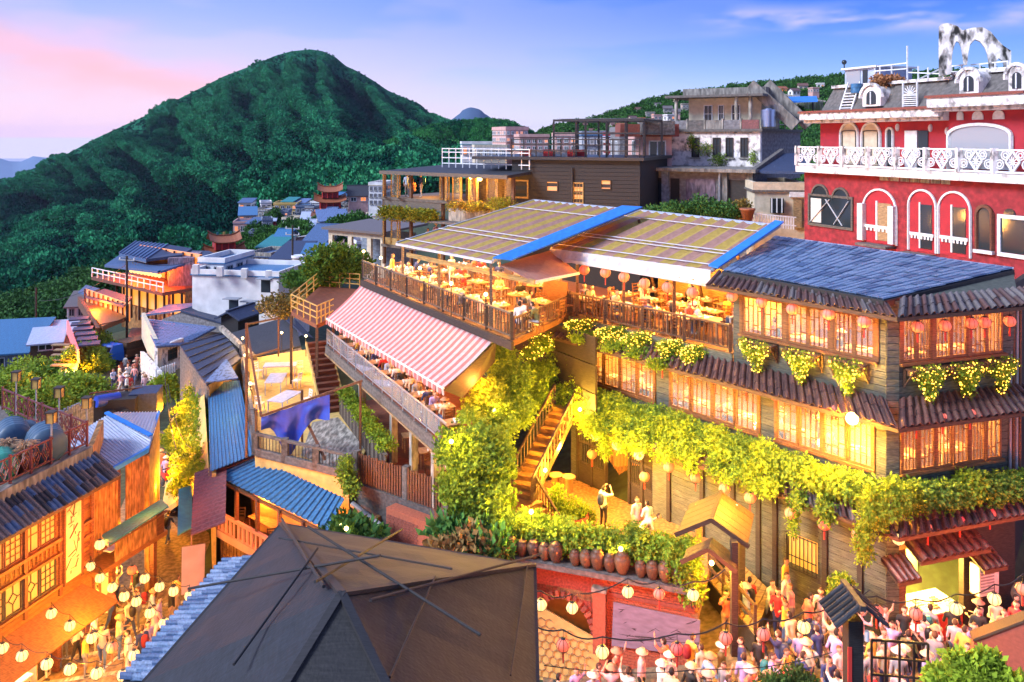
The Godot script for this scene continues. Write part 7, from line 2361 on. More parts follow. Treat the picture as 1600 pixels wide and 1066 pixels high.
	tree("terrace_tree", "smaller green tree between the white block and the red deck", P(492, 468, 63), 2.4, 1.9, DEEP_B, GREEN_A, 600, "", 0.26)
	bush("deck_shrub", "reddish dry shrub on the wall under the small red deck", [[P(440, 480, 58), v3(1.6, 0.8, 1.0)], [P(465, 468, 60), v3(1.0, 0.6, 0.8)]], 340, Color(0.12, 0.07, 0.04), Color(0.16, 0.15, 0.04), 0.2)
	var d := 56.0
	var bh := thing("black_house", "long black boarded house with a roof terrace of black steel frames", "house", P(905, 320, d))
	var Wk := Wall.new(740, 57.0, 1000, 52.5)
	var lk := Wk.U(1000)
	var kt := Wk.V(870, 250)
	wb(bh, "wall", M.black_wood, Wk, Wk.U(800), lk, kt - 9, kt, -8, -0.06)
	for i in 16:
		wb(bh, "plank", M.black_wood, Wk, Wk.U(800), lk, kt - 4.0 + i * 0.25, kt - 3.77 + i * 0.25, -0.05, 0.0 + 0.01 * (i % 2))
	wb(bh, "roof_edge", M.black_metal, Wk, Wk.U(740), lk + 0.3, kt, kt + 0.2, -8.2, 0.3)
	for q in [[854, 872, 283, 299], [939, 955, 281, 296]]:
		sash(bh, Wk, Wk.U(q[0]), Wk.U(q[1]), Wk.V(q[0], q[3]), Wk.V(q[0], q[2]), 9, M.dark_wood, 0.03, 0.05, "window", "lit_window")
	sash(bh, Wk, Wk.U(896), Wk.U(912), Wk.V(904, 318), Wk.V(904, 285), 2, M.yellow_wood, 0.03, 0.06, "lattice_door", "lit_window")
	sash(bh, Wk, Wk.U(800), Wk.U(826), Wk.V(812, 310), Wk.V(812, 281), 9, M.yellow_wood, 0.03, 0.1, "window", "dark_glass")
	tube(bh, "downpipe", M.black_metal, Wk.px(895, 318, 0.1), Wk.px(895, 262, 0.1), 0.06)
	var fr := thing("steel_pergola", "black steel pergola frame with glass sheets on the black house's roof", "frame", Wk.at(lk * 0.6, kt))
	for q in [[862, 1005, 198, 208]]:
		for w in [-0.4, -5.5]:
			for x in [862, 897, 912, 945, 975, 1004]:
				var u := Wk.U(x)
				bar(fr, "post", M.black_metal, Wk.at(u, kt + 0.2, w), Wk.at(u, kt + 2.55, w), 0.13)
			bar(fr, "beam", M.black_metal, Wk.at(Wk.U(862), kt + 2.6, w), Wk.at(Wk.U(1004), kt + 2.6, w), 0.14)
			bar(fr, "mid_beam", M.black_metal, Wk.at(Wk.U(862), kt + 1.75, w), Wk.at(Wk.U(1004), kt + 1.75, w), 0.09)
		for x in [862, 897, 945, 975, 1004]:
			bar(fr, "rafter", M.black_metal, Wk.at(Wk.U(x), kt + 2.62, -0.4), Wk.at(Wk.U(x), kt + 2.62, -5.5), 0.12)
	slab(fr, "glass_sheet", M.glass, Wk.at(Wk.U(866), kt + 2.72, -0.4), Wk.at(Wk.U(1000), kt + 2.72, -0.4), Wk.at(Wk.U(1000), kt + 2.72, -5.4), Wk.at(Wk.U(866), kt + 2.72, -5.4), 0.02)
	var br := thing("roof_railing", "black steel railing round the black house's roof terrace", "railing", Wk.at(0, kt))
	for h in [0.4, 0.8, 1.15]:
		bar(br, "rail", M.black_metal, Wk.at(Wk.U(800), kt + 0.2 + h, 0.05), Wk.at(lk, kt + 0.2 + h, 0.05), 0.07)
	for i in 11:
		var u := lerpf(Wk.U(800), lk, i / 10.0)
		bar(br, "post", M.black_metal, Wk.at(u, kt + 0.2, 0.05), Wk.at(u, kt + 1.4, 0.05), 0.08)
	for i in 5:
		var u := lerpf(Wk.U(806), Wk.U(900), i / 5.0)
		put(br, "roof_planter", CUBE, [M.worn_red, M.bluegrey_wall][i % 2], Transform3D(Basis.from_scale(v3(1.2, 0.45, 0.6)), Wk.at(u + 0.6, kt + 0.45, -0.8)))
	var lw := thing("window_wing", "open house wing with folding wooden windows and a grassy ledge", "house", P(700, 350, d))
	var Wv := Wall.new(597, 62.0, 805, 54.0)
	var lv := Wv.U(805)
	var top := Wv.V(700, 270)
	slab(lw, "roof", M.dark_roof, Wv.at(Wv.U(606), top, 0.8), Wv.at(lv, top, 0.8), Wv.at(lv, top + 0.5, -6), Wv.at(Wv.U(640), top + 0.5, -6), 0.18)
	bar(lw, "roof_fascia", M.grey_wood, Wv.at(Wv.U(606), top - 0.1, 0.82), Wv.at(lv, top - 0.1, 0.82), 0.08, 0.25)
	var fy := top - 1.95
	wb(lw, "floor", M.grey_wood, Wv, 0, lv, fy - 0.2, fy, -6, 0.1)
	wb(lw, "sill_wall", M.grey_wood, Wv, 0.3, Wv.U(690), fy - 0.75, fy, -0.1, 0.05)
	wb(lw, "rear_wall", M.yellow_wood, Wv, Wv.U(690), lv, fy, top, -2.6, -2.5)
	wb(lw, "lower_wall", M.pale_concrete, Wv, Wv.U(700), lv, fy - 2.6, fy, -0.3, -0.05)
	wb(lw, "ledge", M.dark_concrete, Wv, 0, Wv.U(760), fy - 1.5, fy - 1.38, -0.8, 1.0)
	var wx := [600, 612, 622, 688, 697, 708, 720, 733, 746, 762, 776, 790]
	for i in wx.size():
		var u := Wv.U(wx[i])
		var ang := 0.9 if i % 2 else -0.7
		var Wt := Wall.new(597, 62.0, 805, 54.0)
		Wt.o = Wv.at(u, 0, 0.1)
		Wt.u = Wv.u.rotated(UP, ang)
		Wt.n = Wt.u.cross(UP)
		sash(lw, Wt, 0, 0.72, fy + 0.02, top - 0.15, 9, M.yellow_wood, 0.0, 0.1, "folding_window", "glass")
		if i < 3:
			sash(lw, Wt, 0, 0.72, fy - 3.4, fy - 1.7, 9, M.yellow_wood, 0.0, 0.1, "folding_window", "glass")
	for x in [598, 640, 690, 740, 800]:
		wb(lw, "post", M.brown_wood, Wv, Wv.U(x) - 0.1, Wv.U(x) + 0.1, fy - 5.0, top, -0.25, -0.05)
	wb(lw, "lower_floor", M.grey_wood, Wv, 0, Wv.U(740), fy - 3.7, fy - 3.5, -5, 0.1)
	wb(lw, "lower_sill", M.yellow_wood, Wv, 0.4, Wv.U(700), fy - 3.5, fy - 3.0, -0.06, 0.06)
	var gl := []
	for i in 12:
		gl.append([Wv.at(Wv.U(614) + i * 0.42, fy - 1.15, 0.75), v3(0.35, 0.32, 0.25)])
	bush("ledge_grass", "yellow-green fringe of grass along the open wing's ledge", gl, 700, Color(0.12, 0.17, 0.02), Color(0.24, 0.24, 0.03), 0.2, "grass fringe")
	bush("ledge_plants", "red-flecked plants on the concrete ledge beside the black wall", [[Wv.px(735, 322, 0.3), v3(1.6, 0.3, 0.4)], [Wv.px(790, 318, 0.3), v3(0.9, 0.45, 0.4)], [Wv.px(760, 322, 0.3), v3(1.2, 0.3, 0.4)]], 420, Color(0.20, 0.10, 0.03), GREEN_B, 0.14, "plants")
	var lp2 := thing("wing_lamp", "bright yellow lamp under the open wing's roof", "lamp", Wv.px(755, 280, 0.3))
	put(lp2, "bulb", BALL, M.bulb, Transform3D(Basis.from_scale(Vector3.ONE * 0.12), Wv.px(755, 280, 0.3)))
	omni(Wv.px(755, 280, 0.6), 26.0, Color(1, 0.68, 0.25))
	omni(Wv.at(3.0, top - 0.6, -2.0), 8.0, Color(1, 0.68, 0.25))
	var wr := thing("white_railing", "white-grey pipe railing along the open wing's roof", "railing", Wv.at(Wv.U(668), top + 0.5))
	for h in [0.1, 0.5, 0.9, 1.15]:
		bar(wr, "rail", M.white_paint, Wv.at(Wv.U(668), top + 0.5 + h, -1.5), Wv.at(lv, top + 0.5 + h, -1.5), 0.06)
	for i in 13:
		var u := lerpf(Wv.U(668), lv, i / 12.0)
		bar(wr, "post", M.white_paint, Wv.at(u, top + 0.3, -1.5), Wv.at(u, top + 1.7, -1.5), 0.07)
	var ap := [
		["pink apartment block with stacked balconies behind the roof railing", 790, 826, 203, 245, 150, 9, 0.3, "pink_wall", "pink_wall", "flat", 5, 4],
		["salmon apartment block stepped up behind the pink one", 812, 858, 215, 250, 140, 9, 0.1, "pink_wall", "tile_c", "flat", 5, 3],
		["pink block seen through the black steel frame", 868, 912, 214, 250, 110, 9, 0.0, "pink_wall", "grey_wall", "flat", 4, 3],
		["blue and white shop block seen through the steel frame", 910, 950, 212, 250, 105, 8, 0.0, "bluegrey_wall", "blue_metal", "flat", 4, 2],
		["maroon signed block beside the blue shop block", 950, 972, 214, 250, 100, 7, 0.0, "worn_red", "pale_metal", "flat", 2, 3],
		["low white house row beyond the roof railing", 722, 770, 226, 248, 160, 8, 0.1, "white_plaster", "teal2", "flat", 5, 1],
		["cream house row next to the pink apartments", 742, 792, 232, 252, 140, 8, 0.1, "cream", "pale_metal", "flat", 5, 1],
		["grey rendered house end beside the steel frame", 968, 1006, 208, 262, 75, 7, 0.0, "grey_wall", "tile_b", "flat", 1, 1],
	]
	for h in ap:
		house("apartment_block", h[0], "building", h[1], h[2], h[3], h[4], h[5], h[6], h[7], M[h[8]], M[h[9]], h[10], h[11], h[12], 0.1)

func temple(n: String, label: String, at: Vector3, s: float, tiers: int, turn: float):
	var t := thing(n, label, "temple", at)
	var b := Basis(UP, turn)
	var y := 0.0
	for k in tiers:
		var w := s * (1.0 - 0.22 * k)
		pb(t, "hall_wall", M.worn_red, at + UP * (y + s * 0.12), v3(w * 0.8, s * 0.24, w * 0.55), b)
		for q in [[-0.36, 0.28], [-0.12, 0.28], [0.12, 0.28], [0.36, 0.28]]:
			tube(t, "column", M.red_cloth, at + b * v3(w * q[0], y, w * q[1]), at + b * v3(w * q[0], y + s * 0.24, w * q[1]), s * 0.02)
		y += s * 0.24
		var st := st_new()
		var nseg := 8
		for side in [-1, 1]:
			for i in nseg:
				var q := []
				for e in [[i, 0], [i + 1, 0], [i + 1, 1], [i, 1]]:
					var x: float = lerpf(-1, 1, e[0] / float(nseg))
					var curl := pow(absf(x), 3.0) * 0.1
					q.append(at + b * v3(x * w * 0.6, y + s * (0.0 + curl if e[1] == 0 else 0.17 + curl * 1.2), side * w * (0.48 if e[1] == 0 else 0.02)))
				quad(st, q[0], q[1], q[2], q[3])
				quad(st, q[3] - UP * 0.12, q[2] - UP * 0.12, q[1] - UP * 0.12, q[0] - UP * 0.12)
		surf(t, "curled_roof", st, M.temple_roof)
		st = st_new()
		var pts := []
		for i in 13:
			var x := lerpf(-1, 1, i / 12.0)
			pts.append(at + b * v3(x * w * 0.62, y + s * (0.19 + pow(absf(x), 3.0) * 0.16), 0))
		wire(st, pts, s * 0.025, 6)
		surf(t, "ridge", st, M.temple_roof)
		for x in [-0.25, 0.0, 0.25]:
			pb(t, "ridge_figure", [M.teal, M.yellow_metal, M.teal][int(x * 4 + 1)], at + b * v3(x * w, y + s * 0.24, 0), v3(0.06, 0.1, 0.04) * s, b)
		y += s * 0.15

func arch_shape(o: Node, n: String, m: Material, W: Wall, u0: float, u1: float, v0: float, v1: float, w: float, th: float, rise := 0.5):
	var st := st_new()
	var c := (u0 + u1) / 2
	var r := (u1 - u0) / 2
	var sp := v1 - r * 2.0 * rise
	var pts := [Vector2(u0, v0), Vector2(u1, v0)]
	for i in 11:
		var g := PI * i / 10.0
		pts.append(Vector2(c + cos(g) * r, sp + sin(g) * (v1 - sp)))
	for i in range(1, pts.size() - 1):
		for z in [[w + th, 0], [w, 1]]:
			var a := W.at(pts[0].x, pts[0].y, z[0])
			var b := W.at(pts[i].x, pts[i].y, z[0])
			var d := W.at(pts[i + 1].x, pts[i + 1].y, z[0])
			for p in ([a, d, b] if z[1] == 0 else [a, b, d]):
				st.set_uv(Vector2(p.x, p.y))
				st.add_vertex(p)
	for i in pts.size():
		var p: Vector2 = pts[i]
		var q: Vector2 = pts[(i + 1) % pts.size()]
		quad(st, W.at(p.x, p.y, w), W.at(q.x, q.y, w), W.at(q.x, q.y, w + th), W.at(p.x, p.y, w + th))
	surf(o, n, st, m)

func arch_trim(o: Node, n: String, m: Material, W: Wall, u0: float, u1: float, v0: float, v1: float, w: float, t: float, rise := 0.5):
	var st := st_new()
	var c := (u0 + u1) / 2
	var r := (u1 - u0) / 2
	var sp := v1 - r * 2.0 * rise
	var pts := [Vector2(u1, v0), Vector2(u1, sp)]
	for i in range(1, 12):
		var g := PI * i / 12.0
		pts.append(Vector2(c + cos(g) * r, sp + sin(g) * (v1 - sp)))
	pts.append_array([Vector2(u0, sp), Vector2(u0, v0)])
	for i in pts.size() - 1:
		rod(st, W.at(pts[i].x, pts[i].y, w), W.at(pts[i + 1].x, pts[i + 1].y, w), t, t)
	surf(o, n, st, m)

func hill_top():
	var W := Wall.new(1257, 48.0, 1600, 35.6)
	var o := thing("red_house", "big red house with white arched openings and a white fretwork balcony", "house", W.at(6, 6))
	var ue := W.U(1625)
	var V := func(x, y): return W.V(x, y)
	var bal := W.V(1257, 258)
	var eav := W.V(1257, 188)
	var base := W.V(1257, 372)
	wb(o, "lower_wall", M.worn_red, W, 0, ue, base - 3, bal, -8, 0)
	wb(o, "upper_wall", M.red_wall, W, 0.3, W.U(1475), bal, eav + 0.1, -8, -0.9)
	wb(o, "upper_wall", M.red_wall, W, W.U(1475), ue, bal, eav + 0.4, -8, -0.3)
	var lw := [[1350, 1402, 296, 380, "trim_grey"], [1421, 1464, 297, 393, "white"], [1468, 1518, 300, 400, "white"]]
	for q in lw:
		var x: float = (q[0] + q[1]) / 2.0
		var a := W.U(q[0])
		var b := W.U(q[1])
		arch_shape(o, "archway", M.red_wall, W, a, b, W.V(x, q[3]), W.V(x, q[2]), 0.005, 0.02)
		arch_trim(o, "arch_trim", M.white_paint, W, a, b, W.V(x, q[3]), W.V(x, q[2]), 0.06, 0.09)
		wb(o, "door_leaf", M.pale_wood if q[0] == 1350 else M.dark_glass, W, lerpf(a, b, 0.45), lerpf(a, b, 0.85), W.V(x, q[3]) + 0.15, W.V(x, q[2]) - 0.7, 0.03, 0.06)
		wb(o, "door_frame", M.white_paint, W, lerpf(a, b, 0.40), lerpf(a, b, 0.45), W.V(x, q[3]) + 0.15, W.V(x, q[2]) - 0.6, 0.03, 0.09)
		wb(o, "white_rail", M.white_paint, W, a + 0.1, b - 0.1, W.V(x, q[3]) + 0.75, W.V(x, q[3]) + 0.9, 0.07, 0.13)
		for k in 7:
			wb(o, "rail_drop", M.white_paint, W, lerpf(a, b, 0.12 + k * 0.12), lerpf(a, b, 0.18 + k * 0.12), W.V(x, q[3]) + 0.6, W.V(x, q[3]) + 0.75, 0.08, 0.12)
	for q in [[1346, 1354], [1394, 1402]]:
		wb(o, "white_pillar", M.white_paint, W, W.U(q[0]), W.U(q[1]), W.V(1375, 378), W.V(1375, 320), 0.02, 0.3)
	for q in [[1270, 1295, 290], [1302, 1327, 293]]:
		arch_shape(o, "lunette", M.dark_glass, W, W.U(q[0]), W.U(q[1]), W.V(1298, 306), W.V(1298, q[2]), 0.0, 0.04)
		arch_trim(o, "lunette_trim", M.grey_wood, W, W.U(q[0]), W.U(q[1]), W.V(1298, 306), W.V(1298, q[2]), 0.05, 0.1)
	sash(o, W, W.U(1264), W.U(1334), W.V(1298, 356), W.V(1298, 305), 9, M.grey_wood, 0.05, 0.12, "shop_window", "dark_glass")
	var wv0 := W.V(1298, 350)
	var wv1 := W.V(1298, 312)
	for q in [[1268, 1298, 0, 1], [1292, 1318, 1, 0], [1305, 1328, 0, 1]]:
		bar(o, "tape_cross", M.white_paint, W.at(W.U(q[0]), wv1 if q[2] else wv0, 0.1), W.at(W.U(q[1]), wv1 if q[3] else wv0, 0.1), 0.07, 0.02)
	wb(o, "curtain", M.cloth_white, W, W.U(1268), W.U(1284), wv0, wv1, 0.03, 0.045)
	arch_shape(o, "narrow_window", M.dark_glass, W, W.U(1528), W.U(1552), W.V(1540, 390), W.V(1540, 322), 0.0, 0.05)
	arch_trim(o, "narrow_window_frame", M.red_wood, W, W.U(1528), W.U(1552), W.V(1540, 390), W.V(1540, 322), 0.06, 0.14)
	wb(o, "sill", M.white_paint, W, W.U(1525), W.U(1555), W.V(1540, 396), W.V(1540, 391), 0, 0.2)
	wb(o, "corner_window", M.dark_glass, W, W.U(1565), ue, W.V(1580, 395), W.V(1580, 342), 0.0, 0.05)
	for q in [[1561, 1566, 338, 400], [1561, 1625, 396, 402], [1561, 1625, 336, 342]]:
		wb(o, "corner_window_frame", M.white_paint, W, W.U(q[0]), minf(W.U(q[1]), ue), W.V(1580, q[3]), W.V(1580, q[2]), 0.02, 0.12)
	arch_shape(o, "lunette", M.dark_glass, W, W.U(1569), W.U(1588), W.V(1580, 336), W.V(1580, 326), 0.0, 0.05)
	for q in [[1240, 1335, 372], [1352, 1400, 378], [1418, 1462, 392], [1468, 1515, 402]]:
		wb(o, "stone_ledge", M.dark_concrete, W, W.U(q[0]), W.U(q[1]), W.V(q[0], q[2]) - 0.12, W.V(q[0], q[2]), 0.0, 0.7)
	for k in 7:
		wb(o, "plaster_patch", M.pale_concrete, W, W.U(1375 + k * 16), W.U(1389 + k * 16), W.V(1430, 285), W.V(1430, 278), 0.003, 0.03)
	wb(o, "balcony_slab", M.old_white, W, W.U(1254), ue, bal - 0.38, bal, -0.9, 0.5)
	var bl := thing("fretwork_balcony", "white cast balcony railing of scrolls and pointed shields on the red house", "railing", W.at(5, bal))
	bar(bl, "top_rail", M.white_paint, W.at(W.U(1254), bal + 1.05, 0.42), W.at(ue, bal + 1.05, 0.42), 0.09, 0.07)
	bar(bl, "foot_rail", M.white_paint, W.at(W.U(1254), bal + 0.08, 0.42), W.at(ue, bal + 0.08, 0.42), 0.09)
	var nb := 8
	for i in nb + 1:
		var u := lerpf(W.U(1255), ue, float(i) / nb)
		bar(bl, "pillar", M.old_white, W.at(u, bal, 0.42), W.at(u, bal + 1.12, 0.42), 0.24)
		if i == nb:
			continue
		var u2 := lerpf(W.U(1255), ue, float(i + 1) / nb)
		var c := (u + u2) / 2
		var st := st_new()
		for e in [[0, 1.0, 0.32, 0.55], [0.32, 0.55, 0, 0.12], [0, 0.12, -0.32, 0.55], [-0.32, 0.55, 0, 1.0]]:
			rod(st, W.at(c + e[0], bal + e[1], 0.42), W.at(c + e[2], bal + e[3], 0.42), 0.09)
		for k in 4:
			var cu = [c - 0.62, c + 0.62, c - 0.34, c + 0.34][k]
			var cv = [0.42, 0.42, 0.82, 0.82][k]
			for r in [0.2, 0.1]:
				for g in 8:
					var a0 := TAU * g / 8.0
					var a1 := TAU * (g + 1) / 8.0
					rod(st, W.at(cu + cos(a0) * r, bal + cv + sin(a0) * r, 0.42), W.at(cu + cos(a1) * r, bal + cv + sin(a1) * r, 0.42), 0.05)
		for g in 10:
			var a0 := TAU * g / 10.0
			rod(st, W.at(c, bal + 0.52, 0.42), W.at(c + cos(a0) * 0.2, bal + 0.52 + sin(a0) * 0.26, 0.42), 0.04)
		surf(bl, "scroll_panel", st, M.white_paint)
	for q in [[1295, 1322, 192, 234], [1328, 1356, 192, 236]]:
		var x: float = (q[0] + q[1]) / 2.0
		arch_shape(o, "arched_window", M.cream, W, W.U(q[0]), W.U(q[1]), bal + 0.1, W.V(x, q[2]), -0.88, 0.04)
		arch_trim(o, "window_trim", M.white_paint, W, W.U(q[0]), W.U(q[1]), bal + 0.1, W.V(x, q[2]), -0.84, 0.12)
		arch_trim(o, "window_bar", M.grey_wood, W, W.U(q[0] + 3), W.U(q[1] - 3), bal + 0.2, W.V(x, q[2] + 12), -0.82, 0.06, 0.05)
	arch_shape(o, "slit_window", M.dark_glass, W, W.U(1366), W.U(1376), bal + 0.1, W.V(1371, 200), -0.88, 0.04)
	arch_trim(o, "slit_trim", M.white_paint, W, W.U(1366), W.U(1376), bal + 0.1, W.V(1371, 200), -0.84, 0.1)
	wb(o, "shutter", M.white_paint, W, W.U(1395), W.U(1414), bal, W.V(1405, 204), -0.89, -0.8)
	wb(o, "dark_doorway", M.dark_glass, W, W.U(1415), W.U(1430), bal, W.V(1420, 204), -0.89, -0.84)
	arch_shape(o, "great_window", M.sky_glass, W, W.U(1477), W.U(1575), bal + 0.15, W.V(1526, 196), -0.28, 0.05, 0.16)
	arch_trim(o, "great_window_trim", M.white_paint, W, W.U(1477), W.U(1575), bal + 0.1, W.V(1526, 194), -0.2, 0.13, 0.16)
	for q in [[1489, 1499], [1513, 1530], [1545, 1563]]:
		arch_shape(o, "blind_lunette", M.white_paint, W, W.U(q[0]), W.U(q[1]), W.V(1520, 187), W.V(1520, 173), -0.29, 0.05)
	for q in [[1383, 199], [1434, 200], [1460, 205]]:
		put(o, "wall_ornament", BALL, M.white_paint, Transform3D(Basis.from_scale(v3(0.12, 0.2, 0.08)), W.px(q[0], q[1], -0.85)))
	for q in [[1258, 1476, 0.0, 0.38, 0.4], [1470, 1625, 0.4, 0.85, 0.9]]:
		var a := W.U(q[0])
		var b := minf(W.U(q[1]), ue)
		wb(o, "cornice", M.old_white, W, a, b, eav + q[2], eav + q[3], -1.2, q[4])
		wb(o, "cornice_top", M.brick2, W, a - 0.05, b, eav + q[3] + 0.003, eav + q[3] + 0.12, -1.2, q[4] + 0.1)
		wb(o, "cornice_lip", M.old_white, W, a, b, eav + q[2] - 0.18, eav + q[2] - 0.003, -1.2, q[4] - 0.3)
	for q in [[1288, 1476, 0.5, 1.75], [1473, 1625, 0.97, 1.95]]:
		var a := W.U(q[0])
		var b := minf(W.U(q[1]), ue)
		var v0: float = eav + q[2]
		var v1: float = eav + q[3]
		slab(o, "mansard_roof", M.dark_concrete, W.at(a, v0, 0.2), W.at(b, v0, 0.2), W.at(b, v1, -0.7), W.at(a, v1, -0.7), 0.2, -W.n)
		wb(o, "roof_core", M.dark_concrete, W, a, b, v0, v1, -7, -0.75)
		wb(o, "roof_kerb", M.old_white, W, a, b, v1 + 0.003, v1 + 0.16, -1.4, -0.5)
	for q in [[1356, 1384, 146, 163, 0.62], [1508, 1538, 122, 143, 1.0], [1585, 1612, 105, 140, 1.0]]:
		var x: float = (q[0] + q[1]) / 2.0
		var a := W.U(q[0])
		var b := minf(W.U(q[1]), ue)
		var v0: float = eav + q[4]
		arch_shape(o, "dormer", M.old_white, W, a, b, v0, v0 + 1.05, -1.0, 1.35)
		arch_shape(o, "dormer_window", M.dark_glass, W, lerpf(a, b, 0.24), lerpf(a, b, 0.76), v0 + 0.1, v0 + 0.8, 0.36, 0.03)
		arch_trim(o, "dormer_hood", M.old_white, W, a - 0.12, b + 0.12, v0 + 0.5, v0 + 1.15, 0.38, 0.14)
		wb(o, "dormer_mullion", M.white_paint, W, (a + b) / 2 - 0.03, (a + b) / 2 + 0.03, v0 + 0.1, v0 + 0.75, 0.39, 0.43)
	var hut := thing("glass_hut", "small glazed blue-white hut on the red house's roof", "hut", W.px(1310, 138, -2))
	var hv := eav + 1.8
	wb(hut, "wall", M.pale_metal, W, W.U(1290), W.U(1338), hv, hv + 1.0, -4, -1.4)
	wb(hut, "glass", M.sky_glass, W, W.U(1293), W.U(1314), hv + 0.1, hv + 0.9, -1.39, -1.35)
	wb(hut, "door", M.dark_glass, W, W.U(1318), W.U(1325), hv, hv + 0.9, -1.39, -1.35)
	wb(hut, "roof", M.white_paint, W, W.U(1288), W.U(1342), hv + 1.003, hv + 1.1, -4.2, -1.2)
	var sl := thing("globe_lamp", "dark round globe lamp on the roof hut's corner", "lamp", W.px(1291, 108, -1.3))
	put(sl, "globe", BALL, M.dark_glass, Transform3D(Basis.from_scale(Vector3.ONE * 0.14), W.at(W.U(1291), hv + 1.45, -1.3)))
	bar(sl, "stem", M.black_metal, W.at(W.U(1291), hv + 1.1, -1.3), W.at(W.U(1291), hv + 1.4, -1.3), 0.05)
	var rr := thing("white_pipe_railing", "white pipe railing along the red house's roof terrace", "railing", W.px(1400, 120, -1.5))
	var pr := [[1338, 103, 1388, 97], [1338, 110, 1388, 106], [1390, 112, 1440, 114], [1442, 104, 1474, 100], [1442, 112, 1474, 110], [1486, 100, 1544, 94], [1486, 108, 1544, 104]]
	for q in pr:
		bar(rr, "rail", M.white_paint, W.px(q[0], q[1], -1.3), W.px(q[2], q[3], -1.3), 0.06)
	for q in [[1338, 103, 128], [1346, 102, 126], [1364, 100, 126], [1388, 70, 128], [1405, 102, 122], [1420, 104, 122], [1443, 103, 124], [1456, 102, 124], [1472, 100, 124], [1500, 98, 118], [1524, 96, 116], [1543, 94, 114]]:
		bar(rr, "post", M.white_paint, W.px(q[0], q[1], -1.3), W.px(q[0], q[2] + 6, -1.3), 0.06)
	var gate := thing("sunburst_gate", "white iron gate with a sunburst fan on the red house's roof edge", "gate", W.px(1428, 150, 0.2))
	var gu := W.U(1428)
	var gv := W.V(1428, 167)
	for k in [-1, 1]:
		bar(gate, "post", M.white_paint, W.at(gu + k * 0.42, gv, 0.25), W.at(gu + k * 0.42, gv + 1.2, 0.25), 0.07)
	var st := st_new()
	for g in 9:
		var a0 := PI * g / 8.0
		rod(st, W.at(gu, gv + 0.62, 0.25), W.at(gu + cos(a0) * 0.42, gv + 0.62 + sin(a0) * 0.42, 0.25), 0.035)
	for g in 6:
		rod(st, W.at(gu - 0.42, gv + 0.06 + g * 0.1, 0.25), W.at(gu + 0.42, gv + 0.06 + g * 0.1, 0.25), 0.04)
	surf(gate, "sunburst", st, M.white_paint)
	bar(gate, "stair_rail", M.white_paint, W.px(1436, 124, 0.0), W.px(1446, 104, -1.2), 0.06)
	var ws := thing("white_ladder_stand", "blue-white ladder stand with a water drum on the red house's roof", "stand", W.px(1328, 150, 0.1))
	for k in [-1, 1]:
		bar(ws, "leg", M.white_paint, W.at(W.U(1326) + k * 0.42, eav + 0.5, 0.2), W.at(W.U(1326) + k * 0.42, eav + 2.0, -0.4), 0.07)
	for k in 6:
		bar(ws, "rung", M.white_paint, W.at(W.U(1326) - 0.42, eav + 0.6 + k * 0.16, 0.17 - k * 0.06), W.at(W.U(1326) + 0.42, eav + 0.6 + k * 0.16, 0.17 - k * 0.06), 0.05)
	tube(ws, "drum", M.blue_metal, W.at(W.U(1332), eav + 1.4, -0.3), W.at(W.U(1332), eav + 1.9, -0.3), 0.3)
	bush("roof_grass", "dry orange grass in the roof box beside the glass hut", [[W.px(1375, 128, -0.6), v3(0.8, 0.18, 0.3)], [W.px(1366, 128, -0.6), v3(0.5, 0.18, 0.3)]], 160, Color(0.3, 0.12, 0.05), Color(0.4, 0.2, 0.1), 0.16, "grass")
	var ar := thing("ruined_arch", "weathered white concrete arch ruin streaked with black on the roof", "arch", W.px(1520, 100, -2))
	var WA2 := Wall.new(1467, 39.6, 1580, 38.2)
	var top := [Vector2(1467, 42), Vector2(1472, 38), Vector2(1482, 37), Vector2(1496, 41), Vector2(1504, 48), Vector2(1520, 44), Vector2(1535, 43), Vector2(1548, 50), Vector2(1558, 62), Vector2(1568, 72), Vector2(1580, 80)]
	var under := [Vector2(1467, 120), Vector2(1486.9, 116), Vector2(1487, 92), Vector2(1490, 75), Vector2(1494, 65), Vector2(1498, 66), Vector2(1502, 76), Vector2(1505, 96), Vector2(1505.1, 102), Vector2(1512.9, 101), Vector2(1513, 84), Vector2(1516, 70), Vector2(1523, 62), Vector2(1531, 65), Vector2(1539, 75), Vector2(1544, 90), Vector2(1545, 114), Vector2(1556, 114), Vector2(1556.1, 98), Vector2(1560, 91), Vector2(1567, 96), Vector2(1571, 112), Vector2(1580, 112)]
	st = st_new()
	var n2 := 76
	for i in n2:
		var xa := lerpf(1467, 1580, i / float(n2))
		var xb := lerpf(1467, 1580, (i + 1) / float(n2))
		var q := [WA2.px(xa, poly_y(under, xa + 0.01)), WA2.px(xb, poly_y(under, xb - 0.01)), WA2.px(xb, poly_y(top, xb)), WA2.px(xa, poly_y(top, xa))]
		var z: Vector3 = WA2.n * 0.2
		quad(st, q[0] + z, q[1] + z, q[2] + z, q[3] + z)
		quad(st, q[1] - z, q[0] - z, q[3] - z, q[2] - z)
		quad(st, q[3] + z, q[2] + z, q[2] - z, q[3] - z)
		quad(st, q[1] + z, q[0] + z, q[0] - z, q[1] - z)
		quad(st, q[0] + z, q[3] + z, q[3] - z, q[0] - z)
		quad(st, q[2] + z, q[1] + z, q[1] - z, q[2] - z)
	surf(ar, "arch", st, M.ruin)
	var d := 62.0
	var Wh := Wall.new(1048, 62.0, 1188, 58.5)
	var lh := Wh.U(1188)
	var h := thing("weathered_house", "weathered white concrete house with a pillared upper veranda and outside stairs", "house", Wh.at(lh / 2, 8))
	var va := Wh.V(1118, 262)
	var vb := Wh.V(1118, 206)
	wb(h, "lower_wall", M.old_white, Wh, 0, lh, va, vb, -7, 0)
	wb(h, "band", M.dark_concrete, Wh, -0.2, lh + 0.2, vb, vb + 0.2, -7, 0.25)
